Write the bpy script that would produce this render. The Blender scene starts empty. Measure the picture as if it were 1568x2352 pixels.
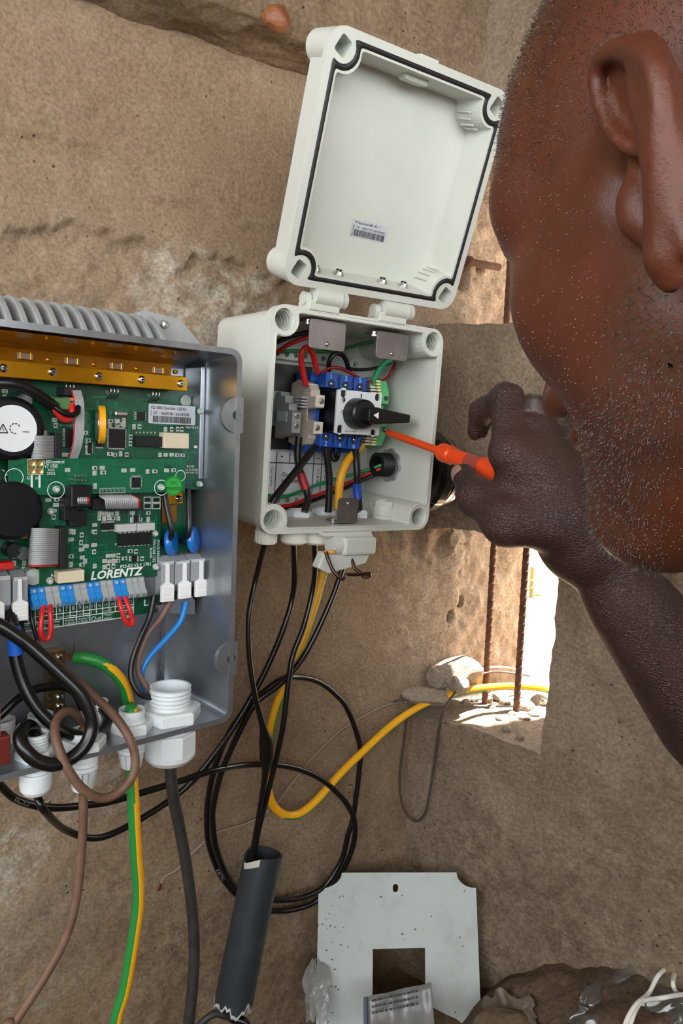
import bpy, bmesh, math, random
import numpy as np
from mathutils import Vector, Matrix

random.seed(7)
# ---------------------------------------------------------------- camera model (recovered from the photo)
F_PX, CX, CY = 1700.0, 784.0, 1176.0
H0 = 0.74                                   # camera height above the dirt floor
CAM = np.array([[0.99944628, 0.03327363, 0.0],
                [0.00386241, -0.11601584, 0.99323985],
                [0.03304869, -0.99268988, -0.11608012]])   # camera (right, down, forward) -> world
EYE = np.array([0.0, 0.0, H0])
scene = bpy.context.scene
cd = bpy.data.cameras.new('camera'); cam = bpy.data.objects.new('camera', cd)
scene.collection.objects.link(cam); scene.camera = cam
cd.sensor_fit = 'VERTICAL'; cd.sensor_height = 36.0; cd.sensor_width = 36.0
cd.lens = 36.0 * F_PX / 2352.0; cd.clip_start = 0.01; cd.clip_end = 200
_r, _u, _b = CAM[:, 0], -CAM[:, 1], -CAM[:, 2]
cam.matrix_world = Matrix([[_r[i], _u[i], _b[i], EYE[i]] for i in range(3)] + [[0, 0, 0, 1]])

# ---------------------------------------------------------------- world, sun, exposure
world = bpy.data.worlds.new('sky'); scene.world = world; world.use_nodes = True
bgn = world.node_tree.nodes['Background']
bgn.inputs['Color'].default_value = (0.93, 0.97, 1.0, 1); bgn.inputs['Strength'].default_value = 5.4
sd = bpy.data.lights.new('sun', 'SUN'); sd.energy = 30.0; sd.angle = 0.02; sd.color = (1.0, 0.96, 0.91)
sun = bpy.data.objects.new('sun', sd); scene.collection.objects.link(sun)
SUN_DIR = Vector((-0.262, -0.094, -0.96))      # travels from high outside the window down onto the sill
sun.rotation_euler = SUN_DIR.to_track_quat('-Z', 'Y').to_euler()
scene.view_settings.view_transform = 'Standard'; scene.view_settings.look = 'None'
scene.view_settings.gamma = 1.0; scene.view_settings.use_curve_mapping = False
scene.view_settings.exposure = 0.42

# ---------------------------------------------------------------- frames
def ray(px, py):
    return CAM @ np.array([(px - CX) / F_PX, (py - CY) / F_PX, 1.0])
class Frame:
    """a local frame (x right, y into the wall, z up) with pixel helpers"""
    def __init__(s, o, R):
        s.o = np.array(o, float) + np.array([0, 0, H0]); s.R = np.array(R, float)
    def loc(s, px, py, d=0.0):               # point of the local plane y = d seen at a pixel
        r = s.R.T @ ray(px, py); c = s.R.T @ (EYE - s.o); t = (d - c[1]) / r[1]
        return c + t * r
    def w(s, p): return s.o + s.R @ np.array(p, float)
    def at(s, px, py, d=0.0): return s.w(s.loc(px, py, d))
    def tolocal(s, P): return s.R.T @ (np.array(P, float) - s.o)
    def mat(s): return Matrix([[*s.R[i], s.o[i]] for i in range(3)] + [[0, 0, 0, 1]])
def at_depth(px, py, z):                     # point at camera depth z
    return EYE + ray(px, py) * z
def yawR(deg):
    a = math.radians(deg); return np.array([[math.cos(a), -math.sin(a), 0], [math.sin(a), math.cos(a), 0], [0, 0, 1]])
FL = Frame([-0.0812, 0.5873, 0.0561], [[0.7482162, -0.6633841, 0.0096931], [0.6633055, 0.7482780, 0.0102898], [-0.0140792, -0.0012694, 0.9999001]])
FS = Frame([0.0123, 0.6972, -0.0005], [[0.8292737, -0.5576815, 0.0360062], [0.5582421, 0.8296475, -0.0071230], [-0.0259001, 0.0260071, 0.9993262]])
FD = Frame([0.0417, 0.6719, 0.2084], [[0.8209331, -0.5368731, 0.1945150], [0.5709859, 0.7757370, -0.2687140], [-0.0066272, 0.3316616, 0.9433751]])
FW = Frame([-0.0558, 0.7984, 0.0], yawR(34.2))
FR = Frame([0.093, 0.8995, 0.0], [[0.7660, 0.6428, 0], [-0.6428, 0.7660, 0], [0, 0, 1]])
def z1(x, y): return x / 2.6133, 680 + y / 2.6133
def z2(x, y): return x / 2.6133, 1100 + y / 2.6133
def z3(x, y): return x / 2.6133, 1450 + y / 2.6133
def z4(x, y): return 490 + x / 2.8, 660 + y / 2.8
def z5(x, y): return 620 + x / 4.612, 780 + y / 4.612
def z6(x, y): return 600 + x / 3.7333, 1040 + y / 3.7333
def zl(x, y): return 600 + x / 2.6133, y / 2.6133
def zc(x, y): return 400 + x / 2.6133, 1500 + y / 2.6133

# ---------------------------------------------------------------- materials
def lin(c):
    return tuple(((v / 255) / 12.92 if v / 255 <= 0.04045 else ((v / 255 + 0.055) / 1.055) ** 2.4) for v in c) + (1.0,)
MATS = {}
def mat(name, col, rough=0.5, metal=0.0, var=None, bump=None, spec=0.5, coat=0.0, trans=0.0, sss=None, rvar=0.0):
    """col sRGB 0-255; var=(scale, col2, lo, hi) blends a second colour by noise; bump=(scale, strength, dist)"""
    if name in MATS: return MATS[name]
    m = bpy.data.materials.new(name); m.use_nodes = True; nt = m.node_tree; N = nt.nodes; b = N['Principled BSDF']
    b.inputs['Base Color'].default_value = lin(col); b.inputs['Roughness'].default_value = rough
    b.inputs['Metallic'].default_value = metal; b.inputs['Specular IOR Level'].default_value = spec
    b.inputs['Coat Weight'].default_value = coat; b.inputs['Transmission Weight'].default_value = trans
    if sss: b.inputs['Subsurface Weight'].default_value = sss[0]; b.inputs['Subsurface Radius'].default_value = sss[1]; b.inputs['Subsurface Scale'].default_value = sss[2]
    tc = N.new('ShaderNodeTexCoord')
    if var:
        n = N.new('ShaderNodeTexNoise'); n.inputs['Scale'].default_value = var[0]; n.inputs['Detail'].default_value = 6; n.inputs['Roughness'].default_value = 0.65
        nt.links.new(tc.outputs['Object'], n.inputs['Vector'])
        rp = N.new('ShaderNodeMapRange'); rp.inputs['From Min'].default_value = var[2]; rp.inputs['From Max'].default_value = var[3]
        nt.links.new(n.outputs['Fac'], rp.inputs['Value'])
        mx = N.new('ShaderNodeMix'); mx.data_type = 'RGBA'
        mx.inputs[6].default_value = lin(col); mx.inputs[7].default_value = lin(var[1])
        nt.links.new(rp.outputs['Result'], mx.inputs[0]); nt.links.new(mx.outputs[2], b.inputs['Base Color'])
        if rvar:
            mr = N.new('ShaderNodeMapRange'); mr.inputs['To Min'].default_value = rough - rvar; mr.inputs['To Max'].default_value = rough + rvar
            nt.links.new(n.outputs['Fac'], mr.inputs['Value']); nt.links.new(mr.outputs['Result'], b.inputs['Roughness'])
    if bump:
        n = N.new('ShaderNodeTexNoise'); n.inputs['Scale'].default_value = bump[0]; n.inputs['Detail'].default_value = 8; n.inputs['Roughness'].default_value = 0.7
        nt.links.new(tc.outputs['Object'], n.inputs['Vector'])
        bp = N.new('ShaderNodeBump'); bp.inputs['Strength'].default_value = bump[1]; bp.inputs['Distance'].default_value = bump[2]
        nt.links.new(n.outputs['Fac'], bp.inputs['Height']); nt.links.new(bp.outputs['Normal'], b.inputs['Normal'])
    MATS[name] = m
    return m

def concrete(name, base, dark, light, stains_and_light=(), rough_zone=None, bump=1.0, grain=150.0):
    """weathered plaster: broad tone, blotches, sand speckle, pits; stains = [(x,y,z, radius, colour, amount)]"""
    m = bpy.data.materials.new(name); m.use_nodes = True; nt = m.node_tree; N = nt.nodes; L = nt.links; b = N['Principled BSDF']
    b.inputs['Roughness'].default_value = 0.93; b.inputs['Specular IOR Level'].default_value = 0.2
    tc = N.new('ShaderNodeTexCoord'); V = tc.outputs['Object']
    def noise(scale, detail=6, rough=0.6, dist=0.0, vec=V):
        n = N.new('ShaderNodeTexNoise'); n.inputs['Scale'].default_value = scale; n.inputs['Detail'].default_value = detail
        n.inputs['Roughness'].default_value = rough; n.inputs['Distortion'].default_value = dist; L.new(vec, n.inputs['Vector']); return n.outputs['Fac']
    def ramp(v, lo, hi, a=0.0, z=1.0):
        r = N.new('ShaderNodeMapRange'); r.inputs['From Min'].default_value = lo; r.inputs['From Max'].default_value = hi
        r.inputs['To Min'].default_value = a; r.inputs['To Max'].default_value = z; L.new(v, r.inputs['Value']); return r.outputs['Result']
    def mix(fac, c1, c2, mode='MIX'):
        x = N.new('ShaderNodeMix'); x.data_type = 'RGBA'; x.blend_type = mode
        if isinstance(fac, float): x.inputs[0].default_value = fac
        else: L.new(fac, x.inputs[0])
        for i, c in ((6, c1), (7, c2)):
            if isinstance(c, tuple): x.inputs[i].default_value = c
            else: L.new(c, x.inputs[i])
        return x.outputs[2]
    def mathn(op, a, c):
        x = N.new('ShaderNodeMath'); x.operation = op
        for i, v in ((0, a), (1, c)):
            if isinstance(v, float): x.inputs[i].default_value = v
            else: L.new(v, x.inputs[i])
        return x.outputs[0]
    col = mix(ramp(noise(5.0, 5, 0.55), 0.35, 0.65), lin(base), lin(dark))
    col = mix(ramp(noise(22.0, 6, 0.7, 0.4), 0.5, 0.85, 0.0, 0.6), col, lin(light))
    for (sx, sy, sz, rad, sc, amt) in stains_and_light:
        mp = N.new('ShaderNodeVectorMath'); mp.operation = 'DISTANCE'; mp.inputs[1].default_value = (sx, sy, sz)
        # warp the distance by noise for a ragged outline
        L.new(V, mp.inputs[0]); dd = mathn('ADD', mp.outputs['Value'], ramp(noise(26.0, 7, 0.7), 0.0, 1.0, -rad * 0.9, rad * 0.9))
        msk = ramp(dd, rad * 0.75, rad * 1.1, amt, 0.0)
        msk = mathn('MULTIPLY', msk, ramp(noise(60.0, 6, 0.75), 0.42, 0.6))
        col = mix(msk, col, lin(sc))
    sp = ramp(noise(grain * 2.2, 3, 0.6), 0.35, 0.68)
    col = mix(0.55, col, mix(sp, (0.30, 0.27, 0.24, 1), (0.72, 0.70, 0.66, 1)), 'OVERLAY')
    vz = N.new('ShaderNodeTexVoronoi'); vz.inputs['Scale'].default_value = 95.0; L.new(V, vz.inputs['Vector'])
    pit = mathn('MULTIPLY', ramp(vz.outputs['Distance'], 0.06, 0.14, 1.0, 0.0), ramp(noise(14.0), 0.52, 0.6))
    col = mix(mathn('MULTIPLY', pit, 0.75), col, lin((40, 33, 27)))
    L.new(col, b.inputs['Base Color'])
    hgt = mathn('ADD', mathn('MULTIPLY', noise(grain, 6, 0.72), 0.9), mathn('MULTIPLY', noise(30.0, 6, 0.6), 1.4))
    hgt = mathn('SUBTRACT', hgt, mathn('MULTIPLY', pit, 1.0))
    bp = N.new('ShaderNodeBump'); bp.inputs['Strength'].default_value = 0.75 * bump; bp.inputs['Distance'].default_value = 0.003
    L.new(hgt, bp.inputs['Height']); L.new(bp.outputs['Normal'], b.inputs['Normal'])
    MATS[name] = m
    return m

# ---------------------------------------------------------------- mesh builders
COL = scene.collection
def catmull(P, n=8, closed=False):
    P = [np.array(p, float) for p in P]; out = []
    if len(P) == 2: return [P[0] + (P[1] - P[0]) * t for t in np.linspace(0, 1, n + 1)]
    Q = [P[0] * 2 - P[1]] + P + [P[-1] * 2 - P[-2]]
    for i in range(1, len(Q) - 2):
        a, b, c, d = Q[i - 1], Q[i], Q[i + 1], Q[i + 2]
        for k in range(n):
            t = k / n
            out.append(0.5 * ((2 * b) + (c - a) * t + (2 * a - 5 * b + 4 * c - d) * t * t + (3 * b - a - 3 * c + d) * t ** 3))
    out.append(P[-1]); return out
def rrect(x0, x1, z0, z1, r, n=6):
    pts = []
    for cx, cz, a0 in ((x1 - r, z1 - r, 0), (x0 + r, z1 - r, 90), (x0 + r, z0 + r, 180), (x1 - r, z0 + r, 270)):
        for k in range(n + 1):
            a = math.radians(a0 + 90 * k / n); pts.append((cx + r * math.cos(a), cz + r * math.sin(a)))
    return pts
def circle(cx, cz, r, n=24, a0=0.0):
    return [(cx + r * math.cos(a0 + 2 * math.pi * k / n), cz + r * math.sin(a0 + 2 * math.pi * k / n)) for k in range(n)]
class MB:
    def __init__(s): s.v = []; s.f = []; s.m = []; s.s = []
    def add(s, v, f, mi=0, smooth=False):
        o = len(s.v); s.v += [tuple(map(float, p)) for p in v]
        for q in f: s.f.append(tuple(o + i for i in q)); s.m.append(mi); s.s.append(smooth)
        return s
    def box(s, x0, x1, y0, y1, z0, z1, mi=0, R=None, c=None):
        v = [(x, y, z) for x in (x0, x1) for y in (y0, y1) for z in (z0, z1)]
        if R is not None:
            c = np.array(c if c is not None else [(x0 + x1) / 2, (y0 + y1) / 2, (z0 + z1) / 2]); v = [tuple(c + np.array(R) @ (np.array(p) - c)) for p in v]
        return s.add(v, [(0, 1, 3, 2), (4, 6, 7, 5), (0, 4, 5, 1), (2, 3, 7, 6), (0, 2, 6, 4), (1, 5, 7, 3)], mi)
    def prism(s, poly, y0, y1, mi=0, smooth=False, caps=(True, True)):     # polygon in xz, extruded along y
        n = len(poly); v = [(p[0], y0, p[1]) for p in poly] + [(p[0], y1, p[1]) for p in poly]
        s.add(v, [((i + 1) % n, i, n + i, n + (i + 1) % n) for i in range(n)], mi, smooth)
        if caps[0]: s.add(v[:n], [tuple(range(n))], mi)
        if caps[1]: s.add(v[n:], [tuple(reversed(range(n)))], mi)
        return s
    def strip(s, A, B, mi=0, smooth=False, closed=True):                   # quads between two 3-D loops
        n = len(A); m = n if closed else n - 1
        return s.add(list(A) + list(B), [(i, (i + 1) % n, n + (i + 1) % n, n + i) for i in range(m)], mi, smooth)
    def plate(s, loops, y0, y1, mi=0, front=True, back=True, walls=True):  # flat region with holes, thickness y0..y1
        bm = bmesh.new(); E = []
        for lp in loops:
            vs = [bm.verts.new((p[0], 0, p[1])) for p in lp]
            E += [bm.edges.new((vs[i], vs[(i + 1) % len(vs)])) for i in range(len(vs))]
        bmesh.ops.triangle_fill(bm, use_beauty=True, use_dissolve=False, edges=E, normal=(0, -1, 0))
        bm.verts.index_update(); co = [(v.co.x, v.co.z) for v in bm.verts]; fc = [tuple(v.index for v in f.verts) for f in bm.faces]; bm.free()
        if front: s.add([(x, y0, z) for x, z in co], fc, mi)
        if back: s.add([(x, y1, z) for x, z in co], [tuple(reversed(q)) for q in fc], mi)
        if walls:
            for lp in loops: s.strip([(p[0], y0, p[1]) for p in lp], [(p[0], y1, p[1]) for p in lp], mi)
        return s
    def lathe(s, prof, c, ax, n=20, mi=0, smooth=True, cap=True, ref=None): # prof [(r, h)] along axis ax from c
        ax = np.array(ax, float); ax /= np.linalg.norm(ax); t = np.array(ref if ref is not None else ([1, 0, 0] if abs(ax[0]) < 0.8 else [0, 0, 1]), float)
        u = np.cross(ax, t); u /= np.linalg.norm(u); w = np.cross(ax, u); c = np.array(c, float); rings = []
        for r, h in prof: rings.append([c + ax * h + r * (math.cos(2 * math.pi * k / n) * u + math.sin(2 * math.pi * k / n) * w) for k in range(n)])
        for a, b in zip(rings[:-1], rings[1:]): s.add(a + b, [(i, (i + 1) % n, n + (i + 1) % n, n + i) for i in range(n)], mi, smooth)
        if cap:
            if prof[0][0] > 1e-7: s.add(rings[0], [tuple(reversed(range(n)))], mi)
            if prof[-1][0] > 1e-7: s.add(rings[-1], [tuple(range(n))], mi)
        return s
    def cyl(s, c, ax, r, h, n=16, mi=0, smooth=True): return s.lathe([(r, 0), (r, h)], c, ax, n, mi, smooth)
    def tube(s, pts, r, n=10, mi=0, stripe=None, cap=True, twist=0.0, up=None):
        P = [np.array(p, float) for p in pts]; rr = r if hasattr(r, '__len__') else [r] * len(P)
        T = [P[min(i + 1, len(P) - 1)] - P[max(i - 1, 0)] for i in range(len(P))]; T = [t / (np.linalg.norm(t) + 1e-12) for t in T]
        u = np.cross(T[0], up if up is not None else ([0, 0, 1] if abs(T[0][2]) < 0.9 else [1, 0, 0])); u /= np.linalg.norm(u); rings = []
        for i, p in enumerate(P):
            u = u - T[i] * np.dot(u, T[i]); u /= np.linalg.norm(u) + 1e-12; w = np.cross(T[i], u); a0 = twist * i / max(1, len(P) - 1)
            rings.append([p + rr[i] * (math.cos(a0 + 2 * math.pi * k / n) * u + math.sin(a0 + 2 * math.pi * k / n) * w) for k in range(n)])
        o = len(s.v)
        for q in rings: s.v += [tuple(p) for p in q]
        for i in range(len(P) - 1):
            for k in range(n):
                s.f.append((o + i * n + k, o + i * n + (k + 1) % n, o + (i + 1) * n + (k + 1) % n, o + (i + 1) * n + k)); s.s.append(True)
                s.m.append(stripe[1] if stripe and k in stripe[0] else mi)
        if cap:
            s.add(rings[0], [tuple(reversed(range(n)))], mi); s.add(rings[-1], [tuple(range(n))], mi)
        return s
    def mesh(s, name, mats):
        me = bpy.data.meshes.new(name); me.from_pydata(s.v, [], s.f)
        for m in (mats if isinstance(mats, (list, tuple)) else [mats]): me.materials.append(m)
        me.polygons.foreach_set('material_index', s.m); me.polygons.foreach_set('use_smooth', s.s); me.update()
        return me
    def build(s, name, mats, parent=None, loc=None, bevel=0.0, seg=2):
        return obj(name, s.mesh(name, mats), parent, loc, bevel, seg)
def obj(name, me, parent=None, loc=None, bevel=0.0, seg=2):
    o = bpy.data.objects.new(name, me); COL.objects.link(o)
    if parent is not None: o.parent = parent
    if loc is not None: o.location = loc
    if bevel:
        b = o.modifiers.new('bevel', 'BEVEL'); b.width = bevel; b.segments = seg; b.limit_method = 'ANGLE'; b.angle_limit = math.radians(40); b.harden_normals = False
    return o
def tag(o, label=None, cat=None, group=None, kind=None):
    if label: o['label'] = label
    if cat: o['category'] = cat
    if group: o['group'] = group
    if kind: o['kind'] = kind
    return o
def thing(name, label, cat, frame=None, loc=None, group=None):
    e = bpy.data.objects.new(name, None); COL.objects.link(e); e.empty_display_size = 0.02
    if frame is not None: e.matrix_world = frame.mat()
    if loc is not None: e.location = loc
    return tag(e, label, cat, group)
def recalc(me):
    bm = bmesh.new(); bm.from_mesh(me); bmesh.ops.remove_doubles(bm, verts=bm.verts, dist=1e-6); bmesh.ops.recalc_face_normals(bm, faces=bm.faces); bm.to_mesh(me); bm.free()
def text_mesh(body, m, name, parent, x0, x1, z0, z1, y, ext=0.00008, shear=0.0, bold=0.0, rot=0.0, lock=False):
    """lettering fitted into a rectangle of the local plane y (facing -y); rot in degrees turns it in the plane"""
    cu = bpy.data.curves.new(name, 'FONT'); cu.body = body; cu.align_x = 'LEFT'; cu.size = 1.0; cu.shear = shear; cu.offset = bold; cu.extrude = 0.0; cu.resolution_u = 2
    o = bpy.data.objects.new(name, cu); COL.objects.link(o); me = bpy.data.meshes.new_from_object(o); bpy.data.objects.remove(o); bpy.data.curves.remove(cu)
    n = len(me.vertices); co = np.empty(n * 3); me.vertices.foreach_get('co', co); co = co.reshape(-1, 3)
    if n == 0: return None
    co[:, :2] -= co[:, :2].min(0); mx = co[:, :2].max(0)
    w, h = x1 - x0, z1 - z0
    if rot in (90, -90): w, h = h, w
    sx, sz = w / mx[0], h / mx[1]
    if lock: sx = sz = min(sx, sz)
    u = co[:, 0] * sx - w / 2; v = co[:, 1] * sz - h / 2; a = math.radians(rot)
    q = np.stack([u * math.cos(a) - v * math.sin(a) + (x0 + x1) / 2, np.full(n, y), u * math.sin(a) + v * math.cos(a) + (z0 + z1) / 2], 1)
    me.vertices.foreach_set('co', q.ravel()); me.materials.clear(); me.materials.append(m); me.update()
    ob = obj(name, me, parent)
    return ob

# numpy value noise
def _h(i, j, k, seed):
    n = (i * 374761393 + j * 668265263 + k * 2147483647 + seed * 1274126177) & 0xFFFFFFFF
    n = ((n ^ (n >> 13)) * 1274126177) & 0xFFFFFFFF
    n = (n ^ (n >> 16)) & 0xFFFFFFFF
    return n / 4294967295.0 * 2 - 1
def vnoise(x, y, z, seed=0):
    xi, yi, zi = np.floor(x).astype(np.int64), np.floor(y).astype(np.int64), np.floor(z).astype(np.int64)
    fx, fy, fz = x - xi, y - yi, z - zi
    fx, fy, fz = fx * fx * (3 - 2 * fx), fy * fy * (3 - 2 * fy), fz * fz * (3 - 2 * fz); r = 0
    for a in (0, 1):
        for b in (0, 1):
            for c in (0, 1):
                r = r + _h(xi + a, yi + b, zi + c, seed) * (fx if a else 1 - fx) * (fy if b else 1 - fy) * (fz if c else 1 - fz)
    return r
def fbm(x, y, z, scale, octv=4, seed=0, gain=0.5):
    r = 0; a = 1.0; f = scale
    for o in range(octv): r = r + a * vnoise(x * f, y * f, z * f, seed + o * 17); a *= gain; f *= 2.03
    return r
def smooth01(t): t = np.clip(t, 0, 1); return t * t * (3 - 2 * t)
# ================================================================ THE ROOM
M_WALL = concrete('plaster_wall', (148, 129, 107), (133, 113, 91), (164, 149, 130), stains_and_light=[
    (0.26, 0.0, -0.25, 0.12, (184, 162, 148), 0.45), (0.27, 0.0, 0.20, 0.10, (184, 162, 148), 0.45), (-0.05, 0.0, -0.66, 0.16, (104, 89, 73), 0.6), (0.14, 0.0, -0.55, 0.10, (108, 92, 76), 0.5),  # pale pair paints window light; dark pair: brown discolouration plus painted low shade
    (-0.30, 0.0, -0.41, 0.05, (176, 170, 158), 0.8), (-0.22, 0.0, -0.36, 0.045, (170, 163, 150), 0.6), (-0.27, 0.0, -0.50, 0.07, (160, 154, 142), 0.5),
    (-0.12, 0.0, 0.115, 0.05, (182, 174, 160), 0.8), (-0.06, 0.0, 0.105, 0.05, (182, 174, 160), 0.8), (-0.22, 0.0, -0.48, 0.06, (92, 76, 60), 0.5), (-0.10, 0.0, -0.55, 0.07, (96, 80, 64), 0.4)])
M_WALLR = concrete('plaster_right', (143, 127, 109), (123, 107, 90), (162, 148, 132), stains_and_light=[(0.12, 0, -0.60, 0.15, (100, 84, 69), 0.7), (0.32, 0, -0.52, 0.14, (104, 88, 72), 0.6), (0.42, 0, -0.42, 0.10, (112, 97, 80), 0.5)], grain=120.0, bump=1.25)  # brown discolouration low on the wall, deepened to paint in the shade there
M_BEAM = concrete('beam_concrete', (150, 128, 104), (116, 100, 80), (172, 156, 134), bump=1.6, grain=110.0)
M_DIRT = concrete('dirt_floor', (112, 94, 76), (84, 69, 55), (140, 122, 102), bump=1.8, grain=90.0)

def axis_pts(segs):                       # [(a, b, step)...] -> sorted coordinates
    out = []
    for a, b, st in segs: out += list(np.arange(a, b - 1e-9, st))
    out.append(segs[-1][1]); return np.array(out)
def grid_mesh(name, U, V, fn, m, frame=None, keep=None):
    uu, vv = np.meshgrid(U, V, indexing='ij'); P = fn(uu, vv); nU, nV = len(U), len(V)
    idx = np.arange(nU * nV).reshape(nU, nV); q = np.stack([idx[:-1, :-1], idx[1:, :-1], idx[1:, 1:], idx[:-1, 1:]], -1).reshape(-1, 4)
    if keep is not None:
        cu, cv = (U[:-1] + U[1:]) / 2, (V[:-1] + V[1:]) / 2; kk = keep(*np.meshgrid(cu, cv, indexing='ij')).reshape(-1); q = q[kk]
    me = bpy.data.meshes.new(name); me.vertices.add(nU * nV); me.vertices.foreach_set('co', np.stack(P, -1).reshape(-1).astype(np.float32))
    me.loops.add(len(q) * 4); me.loops.foreach_set('vertex_index', q.reshape(-1).astype(np.int32)); me.polygons.add(len(q))
    me.polygons.foreach_set('loop_start', (np.arange(len(q)) * 4).astype(np.int32)); me.polygons.foreach_set('loop_total', np.full(len(q), 4, np.int32))
    me.polygons.foreach_set('use_smooth', np.ones(len(q), bool)); me.materials.append(m); me.update(calc_edges=True); me.validate()
    o = obj(name, me)
    if frame is not None: o.matrix_world = frame.mat()
    return o

# back wall: plaster skin over concrete, chipped where the photo shows it; past x=0.18 it is the reveal of the window
def back_fn(x, z):
    y = 0.0022 * fbm(x, 0 * x, z, 9, 4, 3) + 0.0007 * fbm(x, 0 * x, z, 70, 3, 9)
    # raised plaster layer above a ragged edge over the enclosures
    edge = 0.205 + 0.02 * fbm(x, 0 * x, z * 0, 14, 4, 21); y = y - 0.0028 * smooth01((z - edge) / 0.006) * (x < 0.2)
    # chipped band just above the controller
    e2 = 0.158 + 0.012 * fbm(x, 0 * x, z * 0, 30, 4, 33); chip = smooth01((e2 - z) / 0.004) * smooth01((z - 0.02) / 0.05) * smooth01((0.02 - x) / 0.03)
    y = y + 0.006 * chip + chip * 0.0025 * fbm(x, 0 * x, z, 60, 4, 5)
    # broken concrete around the conduit elbow
    d = np.hypot(x - 0.20, (z + 0.055) * 0.75); y = y + smooth01((0.10 - d) / 0.03) * (0.004 + 0.007 * fbm(x, 0 * x, z, 45, 4, 8))
    # crumbling reveal
    rv = smooth01((x - (0.252 + 0.012 * fbm(x * 0, 0 * x, z, 25, 4, 41))) / 0.006); y = y + rv * (0.004 + 0.0025 * fbm(x, 0 * x, z, 55, 4, 12))
    # knocked-out holes beside the bar
    for hx, hz, hr in ((0.235, 0.185, 0.012), (0.262, -0.225, 0.006), (0.24, -0.24, 0.006)):
        y = y + 0.012 * smooth01((hr - np.hypot((x - hx), (z - hz) * 0.6)) / (hr * 0.6))
    return x, y, z
U = axis_pts([(-1.7, -0.40, 0.05), (-0.40, 0.38, 0.0026)]); V = axis_pts([(-0.76, 0.42, 0.0028), (0.42, 1.3, 0.05)])
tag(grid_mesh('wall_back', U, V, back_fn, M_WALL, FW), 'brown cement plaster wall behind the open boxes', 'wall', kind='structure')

# concrete beam over the back wall
def beam_fn(u, t):                        # u along, t around the section: up the underside, round the nose, up the face
    n1 = fbm(u, t * 0, t * 0.1, 16, 4, 50)
    x = u; yy = np.where(t < 1, -0.052 * t, -0.052 - 0.008 * np.sin(np.clip((t - 1) / 0.35, 0, 1) * math.pi / 2)); zz = np.where(t < 1, 0.349 + 0.010 * t, 0.359 + 0.02 * np.clip((t - 1) / 0.35, 0, 1) + np.maximum(t - 1.35, 0) * 0.25)
    return x, yy + 0.004 * fbm(x, yy, zz, 22, 4, 51) * np.minimum(t * 2, 1), zz + 0.0035 * n1 + 0.002 * fbm(x, yy, zz, 40, 4, 53)
tag(grid_mesh('trim_1', axis_pts([(-1.7, -0.4, 0.05), (-0.4, 0.60, 0.004)]), axis_pts([(0, 1.0, 0.06), (1.0, 1.36, 0.06), (1.36, 5.0, 0.03)]), beam_fn, M_BEAM, FW), 'rough concrete beam along the top of the back wall', 'beam', kind='structure')

# right wall with a lower and an upper opening, both starting in the corner
def rough_box(mb, x0, x1, y0, y1, z0, z1, st, faces='xXyYzZ', amp=0.004):
    def ax(a, b): return np.linspace(a, b, max(2, int(round((b - a) / st)) + 1))
    def face(A, B, mk):
        a, b = np.meshgrid(A, B, indexing='ij'); x, y, z = [np.broadcast_to(q, a.shape) + 0.0 for q in mk(a, b)]
        n = [fbm(x, y, z, 18, 5, s) * amp + fbm(x, y, z, 90, 3, s + 5) * amp * 0.22 for s in (61, 67, 71)]
        P = np.stack([x + n[0], y + n[1], z + n[2]], -1).reshape(-1, 3); na, nb = len(A), len(B); i = np.arange(na * nb).reshape(na, nb)
        q = np.stack([i[:-1, :-1], i[1:, :-1], i[1:, 1:], i[:-1, 1:]], -1).reshape(-1, 4); mb.add(P, [tuple(t) for t in q], 0, True)
    X, Y, Z = ax(x0, x1), ax(y0, y1), ax(z0, z1)
    if 'y' in faces: face(X, Z, lambda a, b: (a, y0, b))
    if 'Y' in faces: face(X, Z, lambda a, b: (a, y1, b))
    if 'x' in faces: face(Y, Z, lambda a, b: (x0, a, b))
    if 'X' in faces: face(Y, Z, lambda a, b: (x1, a, b))
    if 'z' in faces: face(X, Y, lambda a, b: (a, b, z0))
    if 'Z' in faces: face(X, Y, lambda a, b: (a, b, z1))
TH = 0.16
SILL = -0.352
mb = MB()
rough_box(mb, -0.10, 0.50, 0.0, TH, -0.78, SILL, 0.006, 'yZY')
rough_box(mb, 0.182, 0.50, 0.0, TH, SILL - 0.001, 0.60, 0.006, 'yxY')
rough_box(mb, 0.50, 2.0, 0.0, TH, -0.78, 1.4, 0.08, 'yY')
rough_box(mb, -0.09, 0.182, 0.0, 0.075, -0.115, 0.121, 0.006, 'yzZY')
rough_box(mb, -0.09, 0.182, 0.0, TH, 0.30, 0.60, 0.008, 'yzY')
rough_box(mb, -0.09, 0.50, 0.0, TH, 0.60, 1.4, 0.06, 'yY')
wr = mb.build('wall_right', M_WALLR); wr.matrix_world = FR.mat(); tag(wr, 'grey brown plaster side wall with the barred openings', 'wall', kind='structure')

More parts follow.
